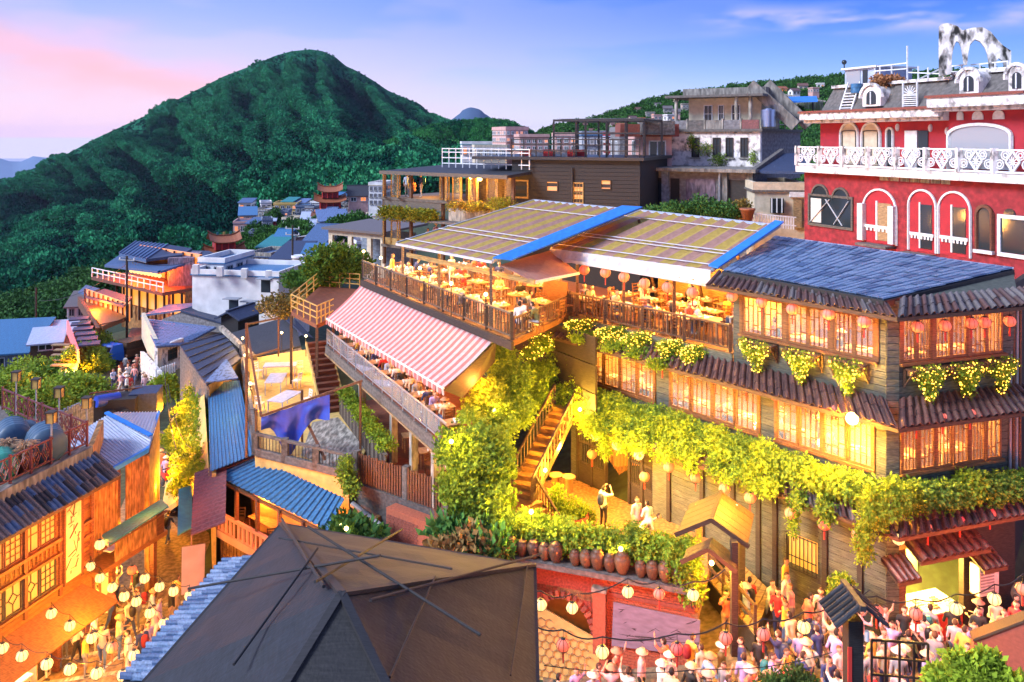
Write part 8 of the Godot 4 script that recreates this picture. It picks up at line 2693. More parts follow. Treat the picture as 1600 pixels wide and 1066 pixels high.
	for i in 5:
		wb(h, "parapet_panel", [M.grey_wall, M.dark_concrete, M.concrete, M.grey_wall, M.rust_sheet][i], Wh, lh * i / 5.0 + 0.06, lh * (i + 1) / 5.0 - 0.06, vb + 0.2, vb + 0.85, -0.05, 0.15)
		wb(h, "parapet_pier", M.pale_concrete, Wh, lh * i / 5.0 - 0.05, lh * i / 5.0 + 0.05, vb + 0.2, vb + 0.95, -0.1, 0.2)
	for x in [1087, 1120, 1140, 1163]:
		sash(h, Wh, Wh.U(x - 6), Wh.U(x + 6), Wh.V(x, 246), Wh.V(x, 215), 3, M.dark_wood, 0.03, 0.06, "window", "dark_glass")
		wb(h, "sill", M.pale_concrete, Wh, Wh.U(x - 8), Wh.U(x + 8), Wh.V(x, 248), Wh.V(x, 246.5), 0.0, 0.15)
	var vc := Wh.V(1118, 152)
	wb(h, "upper_wall", M.cream, Wh, 0.9, lh - 0.3, vb + 0.2, vc, -6.5, -1.4)
	wb(h, "veranda_roof", M.dark_concrete, Wh, -0.3, lh + 0.3, vc, vc + 0.18, -7, 0.4)
	wb(h, "roof_parapet", M.concrete, Wh, 0.4, lh, vc + 0.18, vc + 0.75, -6, -1.5)
	for x in [1056, 1150, 1172]:
		tube(h, "column", M.pale_concrete, Wh.at(Wh.U(x), vb + 0.2, -0.1), Wh.at(Wh.U(x), vc, -0.1), 0.13)
	for q in [[1090, 1104], [1113, 1122], [1134, 1148]]:
		sash(h, Wh, Wh.U(q[0]), Wh.U(q[1]), vb + 0.3, vc - 0.5, 3, M.white_paint, -1.36, 0.06, "door_window", "dark_glass")
	bar(h, "stair_flank", M.concrete, Wh.at(lh - 1.0, vc + 0.9, -1.0), Wh.at(lh + 2.2, vb + 0.4, -1.0), 0.2, 0.8)
	bar(h, "stair_flank", M.concrete, Wh.at(lh - 0.2, vc + 1.0, -2.4), Wh.at(lh + 2.8, vb + 0.4, -2.4), 0.2, 0.8)
	for k in 9:
		pb(h, "stair_tread", M.pale_concrete, Wh.at(lh - 0.8 + k * 0.36, vc + 0.5 - k * 0.28, -1.7), v3(0.4, 0.14, 1.2), Wh.basis())
	wb(h, "side_wall", M.grey_wall, Wall.new(1188, 58.6, 1252, 66), 0, 9, va - 1, vb, -6, 0)
	wb(h, "side_terrace", M.dark_concrete, Wall.new(1188, 58.6, 1252, 66), -0.2, 9, vb, vb + 0.2, -6, 0.2)
	bush("wall_creeper", "patchy creeper clinging to the weathered house's front", [[Wh.px(1082, 222, 0.1), v3(0.5, 0.5, 0.08)], [Wh.px(1130, 250, 0.1), v3(0.9, 0.5, 0.08)], [Wh.px(1105, 232, 0.1), v3(0.8, 0.5, 0.07)], [Wh.px(1178, 246, 0.1), v3(0.3, 0.5, 0.1)]], 240, DEEP_B, GREEN_B, 0.12, "creeper")
	var wt := thing("steel_tank", "shiny stainless steel water tank on the weathered house's side terrace", "water tank", Wh.at(lh + 0.5, vb + 0.3))
	tube(wt, "shell", M.steel, Wh.at(lh + 0.45, vb + 0.35, -0.4), Wh.at(lh + 0.45, vb + 1.55, -0.4), 0.5)
	for k in 4:
		tube(wt, "hoop", M.steel, Wh.at(lh + 0.45, vb + 0.5 + k * 0.3, -0.4), Wh.at(lh + 0.45, vb + 0.56 + k * 0.3, -0.4), 0.53)
	tube(wt, "lid", M.steel, Wh.at(lh + 0.45, vb + 1.55, -0.4), Wh.at(lh + 0.45, vb + 1.63, -0.4), 0.25)
	var Ws := Wall.new(1188, 58.6, 1252, 66)
	var sr := thing("side_terrace_railing", "grey pipe railing on the weathered house's side terrace", "railing", Ws.at(2, vb + 0.2))
	for hh in [0.35, 0.7, 1.0]:
		bar(sr, "rail", M.grey_metal, Ws.at(0.8, vb + 0.2 + hh, 0.1), Ws.at(8, vb + 0.2 + hh, 0.1), 0.06)
	for k in 6:
		bar(sr, "post", M.grey_metal, Ws.at(0.8 + k * 1.4, vb + 0.2, 0.1), Ws.at(0.8 + k * 1.4, vb + 1.25, 0.1), 0.07)
	bush("terrace_pot_plant", "dark green potted plant behind the grey pipe railing", [[P(1242, 180, 62), v3(0.7, 0.6, 0.5)]], 240, DEEP_A, DEEP_B, 0.18, "plant")
	var bb := thing("blue_canopy", "flat bright blue sheet roof above the side terrace", "canopy", P(1230, 156, 64))
	slab(bb, "sheet", M.bright_blue, P(1190, 160, 62), P(1278, 157, 60), P(1276, 150, 66), P(1200, 152, 68), 0.1)
	for x in [1200, 1240, 1270]:
		bar(bb, "post", M.dark_wood, P(x, 160, 63), P(x, 190, 63), 0.12)
	var rf := thing("roof_balustrade", "long grey balustrade crossing the rooftops towards the red house", "railing", P(1240, 148, 70))
	for k in 40:
		var p := P(1180 + k * 2.7, 141 + k * 0.45, 70 - k * 0.1)
		bar(rf, "baluster", M.pale_concrete, p - UP * 0.8, p, 0.08)
	bar(rf, "rail", M.pale_concrete, P(1178, 140, 70), P(1290, 158.5, 66), 0.12)
	var gh := thing("grey_house", "grey rendered building with roller doors under the weathered house", "house", P(1090, 320, 57))
	var Wg := Wall.new(1000, 58.0, 1180, 54.0)
	var lg := Wg.U(1180)
	var gt := Wg.V(1090, 268)
	wb(gh, "wall", M.grey_wall, Wg, 0, lg, gt - 7, gt, -5, 0)
	wb(gh, "slab_edge", M.concrete, Wg, -0.2, lg + 0.2, gt, gt + 0.22, -6, 0.7)
	for q in [[1012, 1036, "dark_glass"], [1048, 1062, "black_wood"], [1072, 1118, "purple_wall"], [1132, 1166, "dark_wood"]]:
		wb(gh, "opening", M[q[2]], Wg, Wg.U(q[0]), Wg.U(q[1]), gt - 2.9, gt - 0.5, 0.0, 0.04)
	for q in [1036, 1128, 1168]:
		wb(gh, "pillar", M.bluegrey_wall if q < 1100 else M.concrete, Wg, Wg.U(q), Wg.U(q + 10), gt - 4, gt, 0.02, 0.3)
	tube(gh, "drain_pipe", M.grey_metal, Wg.px(1127, 320, 0.4), Wg.px(1127, 270, 0.4), 0.07)
	wb(gh, "shelf", M.dark_concrete, Wg, Wg.U(1115), Wg.U(1168), gt - 2.9, gt - 2.75, 0.05, 1.2)
	for k in 8:
		pb(gh, "stored_crate", [M.white_paint, M.brown_wood][k % 2], Wg.at(Wg.U(1120) + k * 0.28, gt - 3.1, 0.8), v3(0.2, 0.3, 0.3), Wg.basis())
	tube(gh, "gutter", M.white_paint, P(998, 327, 55), P(1085, 330, 53.5), 0.07)
	var bg := house("beige_house", "beige single-storey house with a roller shutter beside the red house", "house", 1180, 1256, 300, 360, 51, 6, -0.12, M.cream, M.dark_concrete, "flat", 0, 0)
	var bp := P(1214, 320, 50.6)
	for q in [[1204, 1224, 310, 333, "dark_glass"], [1240, 1252, 312, 356, "pale_wood"], [1234, 1256, 300, 308, "white_paint"]]:
		var a := P(q[0], q[3], 50.8)
		var b2 := P(q[1], q[2], 50.8)
		pb(bg, {"dark_glass": "window_pane", "pale_wood": "door", "white_paint": "shutter_box"}[q[4]], M[q[4]], (a + b2) / 2, v3(b2.x - a.x, b2.y - a.y, 0.25), Basis(UP, -0.12))
	for k in 3:
		pb(bg, "window_bar", M.white_paint, P(1206 + k * 8, 321, 50.6), v3(0.06, 0.9, 0.06), Basis(UP, -0.12))
	var fnc := thing("white_picket_railing", "white picket railing in front of the beige house", "railing", P(1205, 345, 49))
	for k in 18:
		bar(fnc, "picket", M.white_paint, P(1172 + k * 4, 352 + k * 0.4, 48.5), P(1172 + k * 4, 332 + k * 0.4, 48.5), 0.06)
	for y in [333, 346]:
		bar(fnc, "rail", M.white_paint, P(1170, y, 48.5), P(1244, y + 7, 48.5), 0.07)
	var dg := thing("dark_ribbed_roof", "dark blue ribbed gable roof between beige and red houses", "roof", P(1225, 255, 52))
	slab(dg, "slope", M.navy_roof, P(1182, 268, 54), P(1262, 268, 50), P(1268, 238, 56), P(1222, 240, 58), 0.15)
	bar(dg, "barge_board", M.dark_concrete, P(1178, 270, 54) + UP * 0.1, P(1222, 238, 58) + UP * 0.1, 0.3, 0.3)
	house("brick_house", "old brick and pink plaster house beside the weathered white one", "house", 1004, 1050, 210, 262, 60, 6, 0.05, M.pink_wall, M.brick2, "flat", 1, 1)
	var bx := thing("brick_parapet", "dark red brick parapet above the pink plaster wall", "parapet", P(1010, 205, 60))
	pb(bx, "brickwork", M.brick2, P(1010, 204, 61), v3(4.2, 0.9, 3.0))
	pb(bx, "dark_beam", M.dark_concrete, P(1026, 200, 59), v3(2.2, 1.0, 2.0))
	bush("courtyard_bushes", "row of dark green bushes in front of the grey building", [[P(1060, 330, 50), v3(1.2, 0.5, 0.8)], [P(1095, 326, 50), v3(1.0, 0.7, 0.8)], [P(1130, 332, 49.5), v3(1.1, 0.5, 0.8)], [P(1030, 334, 51), v3(1.0, 0.4, 0.7)]], 900, DEEP_A, DEEP_B * 1.2, 0.16, "shrub")
	bush("ochre_bush", "ochre dry bush at the end of the green row", [[P(1160, 330, 49.5), v3(0.5, 0.6, 0.5)]], 200, Color(0.18, 0.12, 0.03), Color(0.25, 0.2, 0.05), 0.16, "shrub")
	var tp := thing("terracotta_pot", "big terracotta pot by the white picket railing", "pot", P(1165, 345, 48))
	st = st_new()
	lathe(st, [Vector2(0, 0), Vector2(0.25, 0), Vector2(0.42, 0.6), Vector2(0.46, 0.62), Vector2(0.46, 0.72), Vector2(0.36, 0.72), Vector2(0, 0.5)], 12, P(1168, 345, 48))
	surf(tp, "pot", st, M.terracotta)
	var hr := [Vector2(700, 262), Vector2(800, 236), Vector2(850, 204), Vector2(880, 196), Vector2(910, 191), Vector2(940, 183), Vector2(975, 172), Vector2(1010, 160), Vector2(1050, 150), Vector2(1100, 143), Vector2(1150, 136), Vector2(1200, 131), Vector2(1240, 127), Vector2(1290, 122), Vector2(1340, 118), Vector2(1500, 112), Vector2(1700, 108)]
	var hill2 := func(s, t):
		var x := lerpf(700.0, 1700.0, s)
		return P(x, lerpf(300.0, poly_y(hr, x) + 4.0, t) , lerpf(190.0, 430.0, t))
	structure(sheet("village_hill", 60, 16, hill2, func(_s, _t): return Color.WHITE, M.hill)).set_meta("label", "hillside behind the rooftops covered with small houses")
	var walls := ["white_plaster", "cream", "pink_wall", "old_white", "pale_concrete"]
	var roofs := ["tile_c", "tile_a", "rust_sheet", "tile_grey", "temple_roof"]
	var k := 0
	for r in 5:
		for i in 15:
			var x := 868.0 + i * 28.5 + (r % 2) * 12.0 + rnd(-4, 4)
			if x > 1285:
				continue
			var yr := poly_y(hr, x)
			var y := yr + 6.0 + r * 7.5 + rnd(-1.5, 1.5)
			if y > 236 or (x > 1060 and r > 2):
				continue
			var dd := lerpf(430.0, 300.0, r / 5.0)
			var wpx := rnd(9, 14)
			var wn: String = walls[rng.randi() % 5]
			var rn: String = roofs[rng.randi() % 5]
			house("hillside_house", "tiny %s house with a %s roof, %s along the hill's %s row" % [{"white_plaster": "white", "cream": "cream", "pink_wall": "pink", "old_white": "whitish", "pale_concrete": "pale grey"}[wn], {"tile_c": "red-brown", "tile_a": "brown", "rust_sheet": "rust", "tile_grey": "grey", "temple_roof": "orange"}[rn], ORD[i], ["crest", "second", "third", "fourth", "lowest"][r]], "house", x, x + wpx, y - rnd(4.5, 6.5), y + 1.0, dd, 4.5, rnd(-0.3, 0.3), M[wn], M[rn], "gable_side" if rng.randf() < 0.6 else "flat", 2, 1, 0.1, "tiny houses on the far hillside")
			k += 1
	var cr := []
	var cl := []
	for i in 15000:
		var s := rng.randf()
		var t := pow(rng.randf(), 0.7)
		var p: Vector3 = (hill2 as Callable).call(s, t)
		if p.x / -p.z * F + 800 < 840:
			continue
		cr.append(turned(p + UP * 1.0, rnd(1.5, 3.0)))
		cl.append(tint(Color(0.02, 0.07, 0.02), Color(0.06, 0.15, 0.035)))
	var hf := multi(self, "hillside_trees", leaf_clump("far0", 170, 1.0, 0.34, -0.5, 0.8), M.far_leaf, cr, cl)
	stuff(hf)
	meta(hf, "green trees between the tiny houses on the far hillside", "woodland")

func lantern_mesh(key: String, r: float, what: String) -> ArrayMesh:
	var id := "lan%s%.2f" % [what, r]
	if shared.has(id):
		return shared[id]
	var st := st_new()
	if what == "shade":
		var pr := []
		for i in 11:
			var g := PI * i / 10.0 - PI / 2
			pr.append(Vector2(maxf(cos(g), 0.34) * r * (1.0 if i % 2 else 0.965), sin(g) * r * 0.92))
		lathe(st, pr, 16)
	elif what == "ribs":
		for k in 8:
			var a := TAU * k / 8.0
			var pts := []
			for i in 9:
				var g := PI * (i / 8.0 - 0.5) * 0.86
				pts.append(v3(cos(a) * cos(g) * r * 1.015, sin(g) * r * 0.94, sin(a) * cos(g) * r * 1.015))
			wire(st, pts, r * (0.045 if key == "white" else 0.03), 4)
	else:
		lathe(st, [Vector2(0, -r * 0.06), Vector2(r * 0.36, -r * 0.06), Vector2(r * 0.36, r * 0.06), Vector2(0, r * 0.06)], 12)
	shared[id] = done(st, what == "shade")
	return shared[id]

func lantern(label: String, p: Vector3, r: float, kind: String, e: float, group: String):
	var t := thing("paper_lantern", label, "lantern", p, group)
	put(t, "shade", lantern_mesh(kind, r, "shade"), M["lan_" + kind], Transform3D(Basis.IDENTITY, p))
	put(t, "ribs", lantern_mesh(kind, r, "ribs"), M.black_metal if kind == "white" else M.red_wood, Transform3D(Basis.IDENTITY, p))
	var cap := lantern_mesh(kind, r, "cap")
	put(t, "top_cap", cap, M.black_metal, Transform3D(Basis.IDENTITY, p + UP * r * 0.95))
	put(t, "bottom_cap", cap, M.black_metal, Transform3D(Basis.IDENTITY, p - UP * r * 0.95))
	bar(t, "hanging_cord", M.cable, p + UP * r, p + UP * (r + 0.22), 0.015)
	if kind != "white":
		bar(t, "tassel", M.red_cloth, p - UP * r, p - UP * (r + 0.3), 0.04)
	if e > 0.0:
		omni(p, e, {"white": Color(1.0, 0.74, 0.36), "pink": Color(1.0, 0.42, 0.22), "red": Color(1.0, 0.16, 0.06)}[kind], r * 0.8, "lantern_glow")

func strung(label: String, pts: Array, r: float):
	var st := st_new()
	var out := []
	for i in pts.size() - 1:
		for k in 8:
			var s := k / 8.0
			out.append((pts[i] as Vector3).lerp(pts[i + 1], s) - UP * 0.14 * sin(PI * s))
	out.append(pts[-1])
	wire(st, out, r, 4)
	var t := thing("lantern_cable", label, "cable", pts[0])
	surf(t, "wire", st, M.cable)

func lanterns():
	var top := [[1144, 463], [1190, 472], [1238, 483], [1295, 491], [1350, 503]]
	for i in 5:
		lantern("pink paper lantern under the top eave's long side, %s from the terrace" % ORD[i], P(top[i][0], top[i][1], WF.D(top[i][0]) - 0.55), 0.22, "pink", 1.2, "lanterns under the top eave")
	var top2 := [[1434, 511], [1477, 509], [1518, 505], [1539, 504], [1578, 502]]
	for i in 5:
		lantern("pink paper lantern under the top eave's short side, %s from the corner" % ORD[i], P(top2[i][0], top2[i][1], WR.D(top2[i][0]) - 0.7), 0.2, "pink", 1.2, "lanterns under the top eave")
	var ter := [[913, 422, "red"], [946, 426, "pink"], [975, 433, "pink"], [1007, 443, "pink"], [1043, 449, "pink"], [1082, 457, "pink"]]
	for i in 6:
		lantern("%s lantern along the cloth canopy's front beam, %s from the mauve flap" % [ter[i][2], ORD[i]], P(ter[i][0], ter[i][1], WF.D(ter[i][0]) - 0.1), 0.24, ter[i][2], 1.5, "lanterns under the cloth canopy")
	var mid := [[1002, 561], [1035, 571], [1075, 581], [1118, 592], [1166, 605], [1211, 617], [1258, 629], [1306, 642]]
	for i in 8:
		lantern("pink lantern under the middle eave's long side, %s from the stair" % ORD[i], P(mid[i][0], mid[i][1], WF.D(mid[i][0]) - 0.65), 0.21, "pink", 1.2, "lanterns under the middle eave")
	var mid2 := [[1432, 661], [1473, 654], [1516, 647]]
	for i in 3:
		lantern("pink paper lantern under the middle eave's short side, %s from the corner" % ORD[i], P(mid2[i][0], mid2[i][1], WR.D(mid2[i][0]) - 0.8), 0.2, "pink", 1.2, "lanterns under the middle eave")
	var low := [[931, 681, "white"], [964, 696, "white"], [925, 710, "red"], [998, 711, "white"], [1045, 730, "pink"], [1007, 745, "red"], [1087, 746, "pink"], [1132, 764, "pink"], [1172, 778, "pink"], [1236, 802, "pink"], [1288, 819, "red"], [1341, 836, "pink"]]
	for i in 12:
		lantern("%s lantern below the ivy of the lower eave, %s from the stair" % [low[i][2], ORD[i]], P(low[i][0], low[i][1], WF.D(low[i][0]) - 0.9), 0.22, low[i][2], 2.2, "lanterns below the lower eave")
	var low2 := [[1404, 842, "white"], [1450, 827, "pink"], [1500, 815, "red"], [1547, 803, "red"]]
	for i in 4:
		lantern("%s lantern under the lower eave above the shop, %s from the corner" % [low2[i][2], ORD[i]], P(low2[i][0], low2[i][1], WR.D(low2[i][0]) - 0.9), 0.2, low2[i][2], 2.0, "lanterns below the lower eave")
	var str1 := [[845, 945, 24.5, "white"], [894, 950, 24.8, "white"], [981, 925, 25.0, "white"], [1030, 928, 25.0, "pink"], [1083, 930, 25.0, "white"]]
	var str2 := [[880, 1008, 22.0, "pink"], [941, 1019, 22.0, "white"], [1058, 1014, 22.0, "red"], [1134, 997, 22.0, "pink"], [1193, 991, 22.0, "pink"], [1256, 980, 22.2, "white"], [1309, 962, 22.4, "white"]]
	var str3 := [[1370, 955, 22.6, "pink"], [1431, 959, 22.6, "pink"], [1494, 951, 22.8, "white"], [1554, 936, 23.0, "white"], [1598, 920, 23.2, "pink"]]
	var nm := ["in front of the brick arch and banner", "over the crowd below the banner", "over the crowd before the snack shop"]
	var sets := [str1, str2, str3]
	for k in 3:
		var pts := []
		for i in sets[k].size():
			var q: Array = sets[k][i]
			var p := P(q[0], q[1], q[2])
			lantern("%s ribbed lantern strung %s, %s from the roof" % [q[3], nm[k], ORD[i]], p, 0.18, q[3], 1.8, "lanterns strung over the street")
			pts.append(p + UP * 0.4)
		pts.push_front(P(sets[k][0][0] - 60, sets[k][0][1] - 40, sets[k][0][2]))
		pts.append(P(sets[k][-1][0] + 50, sets[k][-1][1] - 40, sets[k][-1][2]))
		strung("black cable carrying the lanterns " + nm[k], pts, 0.022)
	strung("thin bare cable sagging across the crowd at the bottom edge", [P(850, 1040, 20.5), P(1100, 1046, 20.4), P(1300, 1020, 20.6)], 0.012)
	var alley_l := [
		[[141, 885], [156, 903], [175, 918], [194, 932], [213, 940], [234, 958], [256, 974]],
		[[226, 904], [249, 917], [271, 924], [296, 931]],
		[[80, 959], [109, 978], [143, 997], [175, 1012], [209, 1024]],
		[[4, 1013], [34, 1025], [73, 1038], [109, 1046], [151, 1052], [192, 1055]]]
	var an := ["upper", "short far", "middle", "lowest"]
	for k in 4:
		var pts := []
		for i in alley_l[k].size():
			var q: Array = alley_l[k][i]
			var p := G(q[0], q[1], -0.6)
			lantern("glowing white lantern on the alley's %s string, %s from the shop side" % [an[k], ORD[i]], p, 0.19, "pink" if k == 2 and i == 3 else "white", 2.6, "lanterns strung over the alley")
			pts.append(p + UP * 0.4)
		strung("thin cable carrying the alley's %s string of lanterns" % an[k], pts, 0.013)
	lantern("red lantern beside the teal awning's lit shopfront", P(206, 891, 34.0), 0.2, "red", 2.0, "lanterns strung over the alley")
	lantern("pale lantern on the shop post below the notice board", P(156, 851, 31.5), 0.2, "white", 2.0, "lanterns strung over the alley")

var poses := {}
const SHIRT := [["white", Color(0.68, 0.66, 0.63)], ["pale pink", Color(0.66, 0.38, 0.40)], ["red", Color(0.50, 0.03, 0.03)], ["coral", Color(0.60, 0.18, 0.11)], ["lavender", Color(0.40, 0.31, 0.55)], ["pale blue", Color(0.30, 0.42, 0.62)], ["black", Color(0.02, 0.02, 0.022)], ["grey", Color(0.25, 0.25, 0.26)], ["yellow", Color(0.62, 0.42, 0.07)], ["cream", Color(0.60, 0.50, 0.35)], ["navy", Color(0.03, 0.045, 0.14)], ["olive", Color(0.13, 0.14, 0.05)]]
const LEGS := [["navy", Color(0.03, 0.045, 0.12)], ["black", Color(0.02, 0.02, 0.02)], ["beige", Color(0.45, 0.34, 0.2)], ["denim", Color(0.08, 0.14, 0.28)], ["grey", Color(0.2, 0.2, 0.21)], ["white", Color(0.62, 0.6, 0.58)]]
const HAIR := [["black", Color(0.012, 0.01, 0.01)], ["dark brown", Color(0.04, 0.02, 0.012)], ["brown", Color(0.09, 0.045, 0.02)]]

func cap_d(p: Vector3, a: Vector3, b: Vector3, ra: float, rb: float) -> float:
	var ab := b - a
	var t := clampf((p - a).dot(ab) / ab.length_squared(), 0.0, 1.0)
	return p.distance_to(a + ab * t) - lerpf(ra, rb, t)

func build_pose(kind: String) -> Dictionary:
	if poses.has(kind):
		return poses[kind]
	var sit := kind.begins_with("sit")
	var hy := 0.5 if sit else 0.92
	var lean := {"sit": 0.04, "sit_lean": 0.16, "walk": 0.04, "bend": 0.42}.get(kind, 0.0) as float
	var chest := v3(0, hy + 0.40 - (0.12 if kind == "bend" else 0.0), lean)
	var neck := chest + v3(0, 0.135, lean * 0.35)
	var head := neck + v3(0, 0.155 if kind != "bend" else 0.1, 0.02 + lean * 0.35)
	var bones := []
	bones.append([v3(0, hy, 0), v3(0, hy + 0.2, lean * 0.5), 0.135, 0.118, 0])
	bones.append([v3(0, hy + 0.2, lean * 0.5), chest, 0.118, 0.125, 0])
	bones.append([chest + v3(-0.12, 0.05, 0), chest + v3(0.12, 0.05, 0), 0.085, 0.085, 0])
	bones.append([v3(-0.07, hy - 0.03, 0), v3(0.07, hy - 0.03, 0), 0.115, 0.115, 1])
	bones.append([neck - UP * 0.04, head - UP * 0.05, 0.052, 0.05, 2])
	var hands := []
	for s in [-1.0, 1.0]:
		var hip := v3(0.085 * s, hy - 0.02, 0)
		var knee := v3(0.1 * s, 0.49, 0.02)
		var ank := v3(0.1 * s, 0.08, -0.02)
		if sit:
			knee = v3(0.11 * s, 0.5, 0.42)
			ank = v3(0.11 * s, 0.08, 0.40)
		elif kind == "walk":
			knee = v3(0.095 * s, 0.50, 0.16 * s + 0.04)
			ank = v3(0.09 * s, 0.10 if s > 0 else 0.16, 0.26 * s - 0.04)
		bones.append([hip, knee, 0.088, 0.06, 1])
		bones.append([knee, ank, 0.058, 0.038, 1])
		bones.append([ank - UP * 0.035, ank + v3(0.01 * s, -0.05, 0.15), 0.042, 0.034, 3])
		var sh := chest + v3(0.175 * s, 0.06, 0)
		var el := sh + v3(0.055 * s, -0.27, -0.02)
		var wr := el + v3(0.01 * s, -0.235, 0.07)
		if kind == "walk":
			el = sh + v3(0.05 * s, -0.26, -0.1 * s)
			wr = el + v3(0.0, -0.21, 0.12 - 0.04 * s)
		elif kind == "photo":
			el = sh + v3(0.1 * s, -0.02, 0.22)
			wr = el + v3(-0.13 * s, 0.2, 0.08)
		elif kind == "reach" and s > 0:
			el = sh + v3(0.08, 0.17, 0.14)
			wr = el + v3(-0.03, 0.22, 0.06)
		elif kind == "carry" or sit:
			el = sh + v3(0.06 * s, -0.25, 0.05)
			wr = el + v3(-0.08 * s, 0.02, 0.22)
		elif kind == "bend":
			el = sh + v3(0.04 * s, -0.24, 0.08)
			wr = el + v3(-0.02 * s, -0.2, 0.1)
		bones.append([sh, el, 0.056, 0.043, 0])
		bones.append([el, wr, 0.040, 0.028, 2])
		hands.append([wr, (wr - el).normalized(), s])
	var lo := v3(-0.5, -0.06, -0.5)
	var cell := 0.04
	var nx := 25
	var ny := int((head.y + 0.5) / cell) + 2
	var nz := 30
	var fld := PackedFloat32Array()
	fld.resize(nx * ny * nz)
	fld.fill(1.0)
	for b in bones:
		var rm: float = maxf(b[2], b[3]) + 0.11
		var mn: Vector3 = (b[0] as Vector3).min(b[1]) - Vector3.ONE * rm
		var mx: Vector3 = (b[0] as Vector3).max(b[1]) + Vector3.ONE * rm
		for k in range(maxi(0, int((mn.z - lo.z) / cell)), mini(nz, int((mx.z - lo.z) / cell) + 2)):
			for j in range(maxi(0, int((mn.y - lo.y) / cell)), mini(ny, int((mx.y - lo.y) / cell) + 2)):
				for i in range(maxi(0, int((mn.x - lo.x) / cell)), mini(nx, int((mx.x - lo.x) / cell) + 2)):
					var id := (k * ny + j) * nx + i
					var d := cap_d(lo + v3(i, j, k) * cell, b[0], b[1], b[2], b[3])
					var e := fld[id]
					var h := maxf(0.045 - absf(d - e), 0.0) / 0.045
					fld[id] = minf(d, e) - h * h * 0.045 * 0.25
	var vid := {}
	var verts := PackedVector3Array()
	var region := PackedInt32Array()
	var idx := PackedInt32Array()
	for k in nz - 1:
		for j in ny - 1:
			for i in nx - 1:
				var sum := Vector3.ZERO
				var cnt := 0
				var base := (k * ny + j) * nx + i
				var c8 := [base, base + 1, base + nx, base + nx + 1, base + nx * ny, base + nx * ny + 1, base + nx * ny + nx, base + nx * ny + nx + 1]
				var neg := 0
				for q in c8:
					if fld[q] < 0:
						neg += 1
				if neg == 0 or neg == 8:
					continue
				for e in [[0, 1], [2, 3], [4, 5], [6, 7], [0, 2], [1, 3], [4, 6], [5, 7], [0, 4], [1, 5], [2, 6], [3, 7]]:
					var fa := fld[c8[e[0]]]
					var fb := fld[c8[e[1]]]
					if (fa < 0) != (fb < 0):
						var t := fa / (fa - fb)
						var pa := v3(e[0] & 1, (e[0] >> 1) & 1, e[0] >> 2)
						var pb2 := v3(e[1] & 1, (e[1] >> 1) & 1, e[1] >> 2)
						sum += pa.lerp(pb2, t)
						cnt += 1
				var p := lo + (v3(i, j, k) + sum / cnt) * cell
				vid[base] = verts.size()
				verts.append(p)
				var best := 9.0
				var reg := 0
				for b in bones:
					var dd := cap_d(p, b[0], b[1], b[2], b[3])
					if dd < best:
						best = dd
						reg = b[4]
				region.append(reg)
	for k in range(1, nz - 1):
		for j in range(1, ny - 1):
			for i in range(1, nx - 1):
				var base := (k * ny + j) * nx + i
				for ax in 3:
					var st: int = [1, nx, nx * ny][ax]
					var a := fld[base] < 0
					if a == (fld[base + st] < 0):
						continue
					var u: int = [nx, nx * ny, 1][ax]
					var v: int = [nx * ny, 1, nx][ax]
					var q := [base, base - u, base - u - v, base - v]
					if not (vid.has(q[0]) and vid.has(q[1]) and vid.has(q[2]) and vid.has(q[3])):
						continue
					var o := [0, 1, 2, 0, 2, 3] if not a else [0, 2, 1, 0, 3, 2]
					for z in o:
						idx.append(vid[q[z]])
	var h0 := verts.size()
	for j in 13:
		var la := PI * j / 12.0 - PI / 2
		for i in 18:
			var lo2 := TAU * i / 18.0
			var n := v3(sin(lo2) * cos(la), sin(la), cos(lo2) * cos(la))
			var p := n * v3(0.076, 0.112, 0.094)
			if n.y < -0.2:
				p.x *= 1.0 - 0.28 * (-n.y - 0.2)
				p.z += 0.012 * (-n.y)
			var reg := 2
			var front := n.z
			if front < 0.35 - maxf(0.0, -n.y - 0.3) * 2.0 or n.y > 0.52:
				if n.y > -0.55 or front < -0.3:
					reg = 4
					p *= 1.07
			if absf(n.x) < 0.2 and front > 0.8 and n.y < 0.12 and n.y > -0.32:
				p.z += 0.024
			if absf(absf(n.x) - 0.40) < 0.14 and front > 0.7 and absf(n.y - 0.06) < 0.14:
				reg = 5
			if absf(n.x) < 0.3 and front > 0.6 and absf(n.y + 0.5) < 0.12:
				reg = 6
			if absf(n.x) > 0.93 and absf(n.y) < 0.3 and absf(n.z) < 0.35:
				reg = 2
				p.x *= 1.16
			verts.append(head + p)
			region.append(reg)
	for j in 12:
		for i in 18:
			var a := h0 + j * 18 + i
			var b := h0 + j * 18 + (i + 1) % 18
			for z in [a, b + 18, b, a, a + 18, b + 18]:
				idx.append(z)
	for h in hands:
		var f: Vector3 = h[1]
		var side := f.cross(v3(0.2, 0.3, 1)).normalized()
		var nn := side.cross(f)
		var segs := [[h[0], h[0] + f * 0.085, 0.026, 0.030]]
		for k in 4:
			var r0: Vector3 = h[0] + f * 0.08 + side * (k - 1.5) * 0.017
			var l: float = [0.062, 0.072, 0.068, 0.052][k]
			segs.append([r0, r0 + f * l * 0.6, 0.0085, 0.008])
			segs.append([r0 + f * l * 0.6, r0 + f * l - nn * 0.018, 0.008, 0.006])
		segs.append([h[0] + f * 0.03 + side * 0.024, h[0] + f * 0.075 + side * 0.052 - nn * 0.01, 0.010, 0.007])
